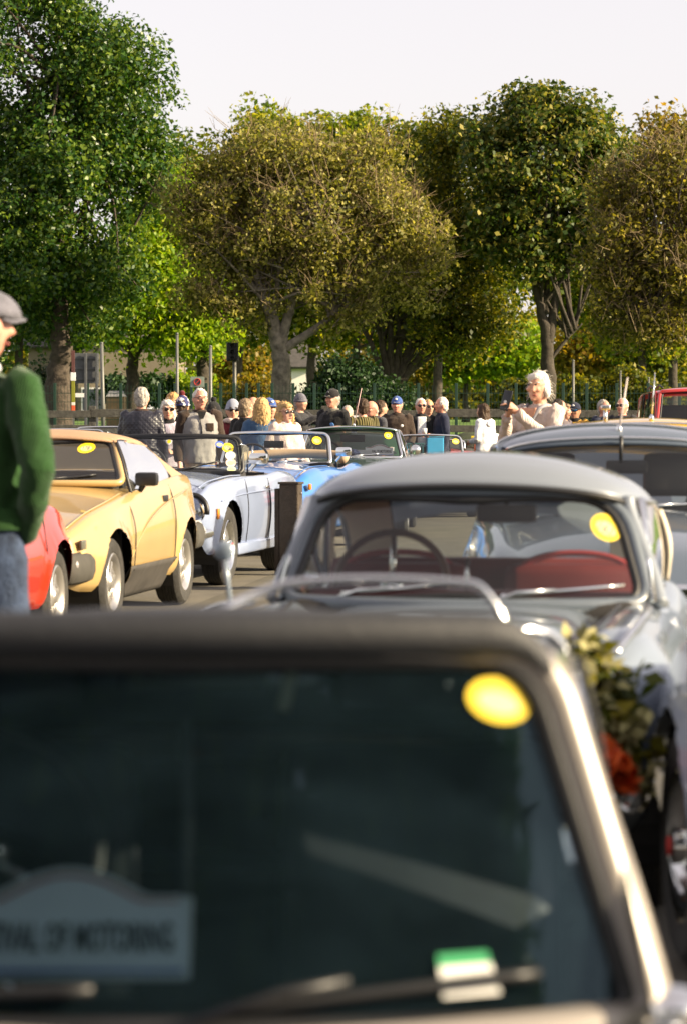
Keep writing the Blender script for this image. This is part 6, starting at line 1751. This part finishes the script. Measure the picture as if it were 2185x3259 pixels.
def person(label, px, D, py, heading, top=BLK, legs=TROUS, hair=None, hairm=H_GREY, hat=None, hatm=None, glasses=None, poses=('down', 'down'), yaw=0, pitch=0, build=1.0,
           female=False, skirt=None, skin=SKIN, voxel=.0145, collar=None, scarf=None, extras=None, group='people in the crowd', cat='person', hem=.50, wr=.010, xoff=0.0, z0=0.0, bagtop=0.0, pompom=None, hands=True, hairvol=1.0):
    H = wz(py, D) - (.03 if hat in ('cap', 'beanie') else .012)
    k = H / 1.75
    root = thing('person', label, cat, (wx(px, D) + xoff, D, 0), R(heading), group)
    sw = (.178 if not female else .16) * k * (0.9 + .1 * build)
    # ---- skeleton
    zs = H - .315 * k
    J = {}
    for sd, ps in ((1, poses[0]), (-1, poses[1])):
        e, w = POSES[ps] if isinstance(ps, str) else ps
        J[sd] = (Vector((sd * sw, .01, zs)), Vector((sd * e[0] * (sw / .178), e[1], e[2])) * 1.0, Vector((sd * w[0], w[1], w[2])))
        J[sd] = (J[sd][0], Vector((J[sd][1].x, J[sd][1].y, J[sd][1].z * k)), Vector((J[sd][2].x, J[sd][2].y, J[sd][2].z * k)))
    ch = Vector((0, .0, H - .118))          # head centre
    Mh = Matrix.Translation((0, .012, H - .24)) @ rot_m(yaw, pitch) @ Matrix.Translation((0, -.012, -(H - .24))) @ Matrix.Translation(ch)
    body = MB()
    rings = lambda g, lo: [[(rx * build * math.cos(a) * (1 if True else 1) + 0, yo + ry * build * math.sin(a), z) for a in [2 * math.pi * j / 20 for j in range(20)]] for z, rx, ry, yo in
                           [(H * .47, .14 * k + g, .105 * k + g, .01), (H * .52, (.165 if not female else .172) * k + g, .115 * k + g, .012), (H * .61, (.15 if not female else .132) * k + g, .108 * k + g, .0),
                            (H * .70, .165 * k + g, .12 * k + g, -.005), (H * .765, .18 * k * (1 if not female else .93) + g, .115 * k + g, .0), (H * .81, .165 * k * (1 if not female else .93) + g, .092 * k + g, .012), (H * .838, .10 * k + g * .8, .07 * k + g * .6, .018), (H * .85, .058 + g * .6, .056 + g * .5, .02)] if z >= lo]
    body.loft(rings(0, 0), True)
    body.tube([(0, .022, H * .82), (0, .016, H - .24), (0, .008, H - .17)], [.06, .054, .05], n=14)
    body.ell((0, 0, 0), (.076, .096, .116), Mh, 20, 14)
    body.ell((0, -.028, -.062), (.056, .064, .058), Mh, 16, 10)
    body.ell((0, -.072, -.100), (.024, .02, .017), Mh, 10, 8)
    body.tube([Mh @ Vector(q) for q in ((0, -.088, .025), (0, -.104, -.005), (0, -.113, -.022), (0, -.094, -.034))], [.009, .013, .017, .010], n=8)
    for sd in (1, -1):
        body.ell((sd * .079, .012, -.008), (.011, .022, .033), Mh, 10, 8)
        body.ell((sd * .036, -.074, -.022), (.026, .022, .02), Mh, 10, 8)
        S_, E_, W_ = J[sd]
        body.tube([S_, S_.lerp(E_, .5), E_, E_.lerp(W_, .35), W_], [.052 * k, .046 * k, .038 * k, .038 * k, .026 * k], n=12)
        if hands: hand(body, W_, W_ - E_, sd, .55, k)
        hp = Vector((sd * .085 * k, .01, H * .50)); kn = Vector((sd * .095 * k, -.01, H * .27)); an = Vector((sd * .10 * k, .03, .09))
        body.tube([hp, hp.lerp(kn, .5), kn, kn.lerp(an, .3), an], [.088 * k, .075 * k, .055 * k, .055 * k, .036 * k], n=12)
        body.tube([an + Vector((0, .03, -.03)), an + Vector((0, -.06, -.055)), an + Vector((sd * .01, -.15, -.065))], [.038, .036, .026], n=8)
    obj('body', remesh(body, voxel, 2), skin, root)
    # ---- clothes
    g = .022
    up = MB()
    rr = rings(g, H * (hem - .005))
    z_h = H * hem
    lowr = [(p[0], p[1], z_h) for p in rr[0]]
    up.loft([lowr] + rr[0:], True)
    for sd in (1, -1):
        S_, E_, W_ = J[sd]
        d = (W_ - E_)
        up.tube([S_ + Vector((-sd * .03, 0, .01)), S_, S_.lerp(E_, .5), E_, E_.lerp(W_, .4), W_ - d.normalized() * .01], [.066 * k, .072 * k * (.9 + .1 * build), .063 * k, .055 * k, .052 * k, .040 * k], n=12)
    me = remesh(up, voxel * 1.1, 3)
    noisy(me, wr, 9.0, px * .013)
    noisy(me, wr * .5, 24.0, px * .021)
    obj('top', me, top, root)
    if collar:
        MB().loft([[(r * 1.02 * math.cos(a), .018 + r * math.sin(a) * .95 - (.012 if math.sin(a) < 0 else 0), z) for a in [2 * math.pi * j / 24 for j in range(24)]] for r, z in ((.088, H * .828), (.080, H * .845), (.074, H * .862), (.068, H * .862), (.066, H * .84))], False).build('collar', collar, root)
    lg = MB()
    if skirt:
        lg.loft([[(r * math.cos(a) * (1 + .05 * math.sin(9 * a + z * 3)), .01 + r * .8 * math.sin(a) * (1 + .05 * math.sin(9 * a)), z) for a in [2 * math.pi * j / 60 for j in range(60)]] for r, z in ((.15, H * .58), (.185, H * .50), (.21, H * .42), (.24, H * .25), (.26, H * .14))], True)
        lg.build('skirt', skirt, root)
    else:
        lg.loft([[(q[0], q[1], q[2]) for q in ring] for ring in rings(.010, 0)[:3]], True)
        for sd in (1, -1):
            hp = Vector((sd * .085 * k, .01, H * .50)); kn = Vector((sd * .095 * k, -.01, H * .27)); an = Vector((sd * .10 * k, .03, .07))
            lg.tube([hp, hp.lerp(kn, .5), kn, kn.lerp(an, .5), an], [.100 * k, .090 * k, .074 * k, .068 * k, .062 * k], n=12)
        me = remesh(lg, voxel * 1.4, 2); noisy(me, .008, 8, px * .03)
        obj('trousers', me, legs, root)
    for sd in (1, -1):
        mb = MB(); mb.ell((sd * .105 * k, -.05, .045), (.048, .135, .05)); mb.box((sd * .105 * k, -.05, .012), (.09, .26, .024), bev=.01)
        mb.build('shoe', SHOE, root)
    # ---- face
    def hp_(nm, m, fn, parent=root):
        mb = MB(); fn(mb); return mb.build(nm, m, parent)
    for sd in (1, -1):
        hp_('eye', EYE, lambda mb: mb.ell((sd * .031, -.087, .012), (.014, .008, .007), Mh, 10, 6))
        hp_('eyebrow', hairm, lambda mb: mb.tube([Mh @ Vector((sd * .014, -.096, .034)), Mh @ Vector((sd * .032, -.095, .041)), Mh @ Vector((sd * .050, -.082, .036))], [.004, .005, .003], n=6))
    hp_('mouth', LIP, lambda mb: mb.tube([Mh @ Vector((-.024, -.087, -.062)), Mh @ Vector((0, -.098, -.060)), Mh @ Vector((.024, -.087, -.062))], [.003, .006, .003], n=6))
    # ---- hair
    if hair:
        hb = MB(); v = hairvol
        if hair in ('short', 'bob', 'long', 'wispy', 'tail'):
            hb.ell((0, .020, .022), (.082 * v, .094 * v, .106 * v), Mh, 24, 16)
            hb.ell((0, .045, -.035), (.072 * v, .062 * v, .075 * v), Mh, 16, 10)
        if hair == 'bald':
            hb.ell((0, .040, -.030), (.080, .064, .058), Mh, 16, 10)
        if hair == 'bob':
            for sd in (1, -1): hb.ell((sd * .066, .012, -.055), (.034, .062, .085), Mh, 14, 10)
            hb.ell((0, .055, -.07), (.085, .05, .09), Mh, 14, 10); hb.ell((0, -.055, .075), (.062, .04, .032), Mh, 14, 10)
        if hair == 'long':
            for sd in (1, -1): hb.ell((sd * .066, .025, -.08), (.036, .06, .13), Mh, 14, 10)
            hb.ell((0, .06, -.12), (.095, .055, .19), Mh, 16, 12); hb.ell((0, -.05, .075), (.06, .04, .03), Mh, 14, 10)
        if hair == 'wispy':
            hb.ell((0, -.045, .065), (.066, .045, .042), Mh, 14, 10)
            for sd in (1, -1): hb.ell((sd * .07, .02, -.035), (.025, .05, .06), Mh, 12, 8)
        if hair == 'tail':
            hb.ell((0, .10, -.02), (.03, .03, .05), Mh)
        me = remesh(hb, .0095, 1)
        q = .5 if hair == 'wispy' else 1
        noisy(me, .010 * v * q, 42, px * .017); noisy(me, .006 * v * q, 90, px * .031)
        ho = obj('hair', me, hairm, root)
        n_st = {'wispy': 200, 'bob': 160, 'long': 200, 'short': 90}.get(hair, 0)
        if n_st:                                           # loose strands
            sb = MB(); vs = me.vertices; rs = random.Random(int(px))
            for _ in range(n_st):
                q = vs[rs.randrange(len(vs))]
                d = (q.normal + Vector((rs.uniform(-.6, .6), rs.uniform(-.2, .9), rs.uniform(-.9, .5)))).normalized()
                L = rs.uniform(.015, .05 if hair in ('wispy', 'bob', 'long') else .02)
                sb.tube([q.co - q.normal * .004, q.co + d * L * .6, q.co + d * L + Vector((0, 0, -.3 * L))], [.0015, .0012, .0006], n=3, caps=False)
            sb.build('loose_hair', hairm, ho)['kind'] = 'stuff'
    # ---- hats
    if hat == 'cap':
        def dome(mb):
            rg = []
            for t in (0, .15, .35, .55, .75, .9, .985):
                c = math.sqrt(max(0, 1 - t * t))
                rg.append([Mh @ Vector((.086 * c * math.cos(a), .006 + .106 * c * math.sin(a), .030 + .105 * t)) for a in [2 * math.pi * j / 24 for j in range(24)]])
            mb.loft(rg, True)
        h = hp_('cap', hatm, dome)
        def peak(mb): mb.grid(lambda u, w: Mh @ Vector(((2 * u - 1) * .078 * (1 - .12 * w), -.070 - .085 * w * math.sqrt(max(.05, 1 - (2 * u - 1) ** 2 * .8)) + .05 * (2 * u - 1) ** 2, .036 - .012 * w - .018 * (2 * u - 1) ** 2)), 14, 6)
        mb = MB(); peak(mb); mb.build('peak', hatm, h, thick=.006)
        MB().ell((0, .006, .136), (.009, .009, .006), Mh, 8, 6).build('button', hatm, h)
        MB().ell((0, -.094, .085), (.022, .012, .016), Mh, 10, 6).build('cap_badge', WHITEP if hatm is not BLACKCAP else GREYP, h)
    elif hat == 'beanie':
        def dome(mb):
            rg = []
            for t in (-.08, .05, .2, .4, .6, .78, .92, .99):
                c = math.sqrt(max(0, 1 - max(0, t) ** 2))
                rg.append([Mh @ Vector((.088 * c * (1 + .02 * (j % 2)) * math.cos(a), .008 + .106 * c * (1 + .02 * (j % 2)) * math.sin(a), .018 + .13 * t)) for j, a in enumerate([2 * math.pi * j / 40 for j in range(40)])])
            mb.loft(rg, True)
        h = hp_('beanie', hatm, dome)
        MB().tube([Mh @ Vector((.088 * math.cos(a), .008 + .107 * math.sin(a), .022)) for a in np.linspace(0, 2 * math.pi, 30, endpoint=False)], .014, n=8, closed=True, flat=.6).build('turn_up', hatm, h)
        if pompom:
            b = MB(); b.ell((0, .01, .165), (.036, .036, .036), Mh, 16, 12); me = b.mesh('pompom'); noisy(me, .010, 60, 1.0); obj('pompom', me, pompom, h)
    elif hat == 'flat':
        def crown(mb):
            rg = []
            for t in (0, .25, .5, .75, .93):
                c = math.sqrt(1 - t * t)
                rg.append([Mh @ Vector((.098 * c * math.cos(a), .002 + (.128 + .02 * (math.sin(a) < 0)) * c * math.sin(a) - .02 * (1 - c), .035 + .030 * math.sin(a) * (1 - t) * .6 + .088 * t)) for a in [2 * math.pi * j / 28 for j in range(28)]])
            mb.loft(rg, True)
        h = hp_('flat_cap', hatm, crown)
        mb = MB(); mb.grid(lambda u, w: Mh @ Vector(((2 * u - 1) * .080, -.085 - .075 * w * math.sqrt(max(.08, 1 - (2 * u - 1) ** 2 * .8)) + .04 * (2 * u - 1) ** 2, .030 - .014 * w - .015 * (2 * u - 1) ** 2)), 14, 6)
        mb.build('peak', hatm, h, thick=.008)
    # ---- glasses, scarf
    if glasses:
        m = {'sun': LENS, 'mirror': MIRLENS, 'clear': GLASS}[glasses]
        gf = MB()
        for sd in (1, -1): gf.tube([Mh @ Vector((sd * .06, -.088, .018)), Mh @ Vector((sd * .082, -.04, .02)), Mh @ Vector((sd * .080, .015, .012))], .0025, n=5)
        gf.tube([Mh @ Vector((-.012, -.108, .016)), Mh @ Vector((.012, -.108, .016))], .0025, n=5)
        for sd in (1, -1): gf.tube([Mh @ Vector((sd * .034 + .027 * math.cos(a), -.104 + .010 * abs(math.cos(a)) * (sd * math.cos(a) > 0), .010 + .020 * math.sin(a))) for a in np.linspace(0, 2 * math.pi, 16, endpoint=False)], .0022, n=4, closed=True)
        gl = gf.build('glasses', BLACK, root)
        for sd in (1, -1):
            if glasses == 'clear':
                pass
            else: MB().ell((sd * .034, -.102, .010), (.028, .006, .021), Mh @ Matrix.Translation((0, 0, 0)), 14, 8).build('lens', m, gl)
    if scarf:
        mb = MB(); mb.tube([(.092 * math.cos(a), .012 + .09 * math.sin(a), H * .845 + .012 * math.sin(2 * a)) for a in np.linspace(0, 2 * math.pi, 24, endpoint=False)], .034, n=10, closed=True)
        mb.tube([(.04, -.10, H * .84), (.06, -.15, H * .78), (.055, -.16, H * .66)], [.03, .042, .045], n=10, flat=.4)
        mb.tube([(-.03, -.10, H * .84), (-.02, -.155, H * .77), (-.03, -.16, H * .64)], [.03, .042, .045], n=10, flat=.4)
        me = remesh(mb, .013, 1); noisy(me, .008, 26, 2.0); obj('scarf', me, scarf, root)
    if extras: extras(root, H, k, Mh, J)
    return root

def chest_patch(m, x, zf, w, h, nm='chest_badge', y=None):
    def f(root, H, k, Mh, J):
        mb = MB(); mb.ell((x, (y or -.138 * k), H * zf), (w, .012, h), None, 14, 8); mb.build(nm, m, root)
    return f
def multi(*fs):
    def f(*a):
        for q in fs: q(*a)
    return f
def panel(m, x0, x1, z0, z1, off=.146, nm='front_panel'):
    def f(root, H, k, Mh, J):
        rx, ry = .20 * k, off * k
        MB().grid(lambda u, v: (lerp(x0, x1, u), -ry * math.sqrt(max(.02, 1 - (lerp(x0, x1, u) / rx) ** 2)) - .004, lerp(H * z0, H * z1, v)), 10, 12).build(nm, m, root, thick=.006)
    return f
def zipper(z0=.60, z1=.84, m=YELJ):
    def f(root, H, k, Mh, J):
        MB().tube([(0, -.150 * k, H * z0), (0, -.152 * k, H * .74), (-.035, -.115, H * .835)], .006, n=6).build('zip', m, root)
    return f

# --- man in a green jumper, near left
def green_extras(root, H, k, Mh, J):
    MB().tube([(.068 * math.cos(a), .016 + .064 * math.sin(a), H * .858 + .012 * math.sin(a)) for a in np.linspace(0, 2 * math.pi, 24, endpoint=False)], .017, n=8, closed=True).build('shirt_collar', WHITEC, root)
    MB().loft([[(1.03 * r * math.cos(a), .01 + r * .74 * math.sin(a), z) for a in [2 * math.pi * j / 28 for j in range(28)]] for r, z in ((.186, H * .555), (.19, H * .565), (.19, H * .58), (.186, H * .595))], False).build('waist_rib', GREENSW, root)
person('man in a green jumper and grey flat cap seen from behind at the left edge', -22, 9.1, 912, 150, top=GREENSW, legs=JEANS, hair='short', hairm=H_WHITE, hat='flat', hatm=GREYCAP, poses=('pocket', ((.29, .07, 1.17), (.15, -.05, .93))), yaw=-32, xoff=-.045,
       skin=SKIN2, voxel=.011, extras=green_extras, group='people near the cars', wr=.009, hem=.565, hands=False)
# --- woman photographing with a phone
def phone_extras(root, H, k, Mh, J):
    c = (J[1][2] + J[-1][2]) / 2 + Vector((0, -.075, .10))
    M = Matrix.Translation(c) @ Matrix.Rotation(R(-12), 4, 'X') @ Matrix.Rotation(R(10), 4, 'Y')
    ph = MB().box((0, 0, 0), (.078, .012, .160), M, bev=.005).build('phone', mat('phone_black', (.01, .01, .011), rough=.3), root)
    MB().lathe([(.001, 0), (.013, 0), (.013, .004), (.001, .004)], 16, M @ Matrix.Translation((.0, -.0065, -.012)) @ Matrix.Rotation(R(90), 4, 'X')).build('phone_emblem', WHITEP, ph, smooth=False)
    mb = MB(); mb.grid(lambda u, v: ((2 * u - 1) * .075 * (1 - v) , -.128 * k - .012 + .05 * v * .0 - .004 * math.sin(math.pi * u), lerp(H * .835, H * .735, v)), 8, 8)
    mb.build('neckline', SKIN, root, thick=.004)
    for sd in (1, -1):
        MB().tube([(sd * .088, -.02, H * .850), (sd * .072, -.105, H * .83), (sd * .036, -.142, H * .78), (0, -.150, H * .73)], [.014, .014, .013, .012], n=8).build('neck_trim', mat('grey_trim_knit', (.22, .22, .25), rough=.9, var=.2), root)
    MB().lathe([(.001, 0), (.022, 0), (.022, .05), (.001, .05)], 14, Matrix.Translation(J[-1][2] - Vector((0, 0, .06)))).build('cuff', KNITCREAM, root)
person('white-haired woman in an oatmeal jumper photographing with a black phone', 1712, 21.3, 1176, -38, top=KNITCREAM, legs=JEANS, hair='wispy', hairm=H_WHITE, female=True, poses=(((.27, -.14, 1.17), (.035, -.36, 1.43)), ((.27, -.14, 1.15), (.055, -.35, 1.40))), yaw=12, pitch=6,
       voxel=.0085, extras=phone_extras, group='people near the cars', wr=.014, hairvol=.97)
# --- the crowd, left to right
person('man in a dark quilted jacket seen from behind', 452, 30.5, 1230, 172, top=QUILT, legs=TROUS, hair='short', hairm=H_GREY, build=1.22, poses=('low', 'down'), collar=cloth('brown_collar', (.06, .035, .025)), yaw=-8, wr=.008, hem=.46)
person('white-haired woman in sunglasses beside the quilted jacket', 535, 32.0, 1270, 15, top=cloth('lilac_cloth', (.36, .32, .38)), hair='bob', hairm=H_WHITE, glasses='sun', female=True, poses=('front', 'front'), yaw=-8, collar=BLK)
person('fair-haired person half hidden behind the white-haired woman', 552, 34.0, 1250, 10, top=CHAR, hair='short', hairm=H_GINGER, hairvol=1.12, voxel=.018)
person('person in a red, white and navy bobble hat seen from behind', 582, 33.5, 1256, 165, top=BLK, hair='short', hairm=H_BROWN, hat='beanie', hatm=JACKUNION, pompom=BURG, collar=BLK, build=1.1, yaw=10)
def fleece_extras(root, H, k, Mh, J):
    zipper(.70, .84, INK)(root, H, k, Mh, J)
    for sd in (1, -1):
        S_, E_, W_ = J[sd]
        d = (W_ - E_).normalized()
        mb = MB(); mb.tube([S_ + Vector((-sd * .05, 0, .035)), S_ + Vector((sd * .01, 0, .01)), S_.lerp(E_, .5), E_, E_.lerp(W_, .5), W_ - d * .02], [.062 * k, .082 * k, .074 * k, .068 * k, .062 * k, .05 * k], n=14)
        me = remesh(mb, .016, 2); noisy(me, .008, 10, 5.0 * sd); obj('sleeve', me, BROWNC, root)
    MB().box((.095, -.138 * k, H * .745), (.085, .012, .09), bev=.005).build('chest_pocket', BROWNC, root)
    MB().grid(lambda u, v: ((2 * u - 1) * lerp(.02, .055, v), -.128 * k - .004, lerp(H * .80, H * .85, v)), 6, 6).build('dark_shirt', BLK, root)
person('white-haired man in glasses and a grey fleece with brown sleeves', 637, 31.0, 1234, 12, top=GFLEECE, legs=BEIGET, hair='short', hairm=H_WHITE, glasses='clear', poses=('down', 'down'), yaw=10, skin=SKIN2, collar=BROWNC, extras=fleece_extras, build=1.05)
person('person in a white coat and black bobble hat behind the grey fleece', 682, 34.5, 1276, 150, top=WHITEC, hair='short', hairm=H_DARK, hat='beanie', hatm=BLK, pompom=BLK, female=True, poses=('down', 'front'), build=1.15)
person('woman in a blue-grey woolly hat, sunglasses and cream scarf', 742, 33.0, 1268, 12, top=BURG, hair='short', hairm=H_BROWN, hat='beanie', hatm=BLUEBEANIE, glasses='sun', female=True, scarf=CREAMC, yaw=-6)
person('person with grey-brown hair in a black coat, turned away', 785, 32.5, 1266, 140, top=BLK, hair='short', hairm=H_GREYBR, poses=('down', 'down'), collar=BLK, build=1.02)
person('pink bald head behind the denim jacket', 806, 35.0, 1259, 160, top=CHAR, hair='bald', hairm=H_GREYBR, skin=SKIN2, voxel=.018)
person('blonde long-haired woman in a denim jacket seen from behind', 833, 30.5, 1263, 178, top=DENIM, legs=NAVY, hair='long', hairm=H_BLOND, female=True, poses=('front', 'down'), yaw=-12)
person('man in a blue peaked cap behind the blonde hair', 858, 33.5, 1262, 25, top=NAVY, hair='short', hairm=H_GREY, hat='cap', hatm=BLUECAP, voxel=.018)
person('fair curly-haired person behind the cream coat', 884, 34.5, 1273, 60, top=BROWNC, hair='bob', hairm=H_GINGER, voxel=.018)
person('woman with a blonde bob, sunglasses and a cream padded coat', 908, 30.0, 1276, 32, top=CREAMC, legs=BEIGET, hair='bob', hairm=H_BLOND, glasses='sun', female=True, poses=('low', 'front'), yaw=12, collar=CREAMC, build=1.05, wr=.016)
person('person in a pale cap stooping with dark sleeves by the cream saloon', 957, 41.0, 1250, 60, top=CHAR, hair='short', hairm=H_GREY, hat='beanie', hatm=GREYCAP, poses=('raise', 'raise'), voxel=.018)
person('man in a black peaked cap and black fleece with a blue badge', 1058, 35.5, 1233, -38, top=BLK, legs=TROUS, hair='short', hairm=H_GREY, hat='cap', hatm=BLACKCAP, skin=SKIN2, poses=('down', 'down'), yaw=-10, collar=cloth('stone_collar', (.16, .15, .12)), build=1.1,
       extras=chest_patch(mat('blue_badge', (.08, .22, .5), var=.5, scale=40), .09, .735, .045, .035))
person('grey-haired person mostly hidden right of the black fleece', 1104, 39.0, 1289, -15, top=cloth('plum_cloth', (.12, .08, .13)), hair='short', hairm=H_GREY, voxel=.018)
person('dark-haired man in an olive cable jumper seen from behind', 1152, 38.0, 1266, -155, top=OLIVE, hair='short', hairm=H_BROWN, poses=('front', 'front'), yaw=10, build=1.02)
person('bald man in a dark hooded jacket looking down', 1188, 39.5, 1271, -48, top=cloth('slate_cloth', (.05, .05, .06)), hair='bald', hairm=H_GREY, skin=SKIN2, glasses='clear', yaw=-14, pitch=14, collar=CHAR)
person('brown-haired person behind the bald man', 1212, 42.0, 1272, 120, top=CHAR, hair='short', hairm=H_BROWN, voxel=.018)
person('man in a blue peaked cap and dark brown jacket with a white badge', 1262, 41.0, 1257, -10, top=BROWNC, legs=BEIGET, hair='short', hairm=H_GREY, hat='cap', hatm=BLUECAP, skin=SKIN2, poses=('low', 'down'), yaw=0, collar=BROWNC, build=1.15,
       extras=chest_patch(WHITEP, .085, .745, .035, .026))
def mug_extras(root, H, k, Mh, J):
    panel(WHITEC, -.075, .06, .56, .835, off=.142, nm='shirt_front')(root, H, k, Mh, J)
    c = (J[1][2] + J[-1][2]) / 2 + Vector((0, -.06, .02))
    MB().lathe([(.001, 0), (.036, 0), (.040, .09), (.036, .09), (.034, .01), (.001, .01)], 18, Matrix.Translation(c)).build('paper_cup', WHITEP, root)
person('man in sunglasses, white shirt and open black jacket holding a cup', 1338, 42.0, 1266, 8, top=BLK, legs=BEIGET, hair='short', hairm=H_WHITE, glasses='sun', skin=SKIN2, poses=('mug', 'mug'), extras=mug_extras, collar=BLK)
person('fair-haired person just behind the man with the cup', 1362, 43.5, 1270, 20, top=BROWNC, hair='short', hairm=H_BLOND, voxel=.018, glasses='sun')
person('white-haired man in a dark blue jacket facing left', 1402, 42.0, 1263, -78, top=NAVY, hair='short', hairm=H_WHITE, skin=SKIN2, poses=('down', 'down'), collar=NAVY)
def hoodie_extras(root, H, k, Mh, J):
    mb = MB(); mb.ell((0, .12, H * .80), (.10, .035, .05), None, 16, 10); me = mb.mesh('hood'); noisy(me, .01, 18, 2.0); obj('hood', me, WHITEC, root)
    c = (J[1][2] + J[-1][2]) / 2 + Vector((0, -.09, .03))
    MB().box(c, (.07, .10, .012), bev=.004).build('phone', WHITEP, root)
person('woman in a white hooded top and patterned skirt seen from behind', 1540, 42.0, 1281, -128, top=WHITEC, skirt=SKIRT, hair='long', hairm=H_BROWN, female=True, poses=('front', 'front'), extras=hoodie_extras, pitch=14, build=1.05, wr=.014, hairvol=.98)
person('dark-haired person half hidden behind the oatmeal jumper', 1778, 38.5, 1268, 100, top=cloth('grey_brown_cloth', (.12, .10, .11)), hair='short', hairm=H_DARK, voxel=.018)
person('fair-haired person in grey right behind the oatmeal jumper', 1793, 39.5, 1280, 60, top=cloth('grey_brown_cloth', (.12, .10, .11)), hair='bob', hairm=H_GREYBR, voxel=.018)
person('man in a navy cap, blue mirrored sunglasses and mustard jacket', 1828, 41.0, 1277, -22, top=YELJ, hair='short', hairm=H_DARK, hat='cap', hatm=NAVY, glasses='mirror', skin=cloth('tan_skin', (.40, .20, .12), bump=.1), collar=BLK, poses=('front', 'front'), yaw=-4)
person('smiling grey-haired man in a dark jacket right of the mustard jacket', 1920, 40.5, 1270, 42, top=NAVY, hair='short', hairm=H_GREY, skin=SKIN2, poses=('down', 'down'), yaw=8)
person('person in dark sunglasses with pale swept-back hair by the red mirror', 1978, 39.5, 1264, -30, top=CHAR, hair='short', hairm=H_WHITE, glasses='sun', skin=SKIN2, hairvol=.95)
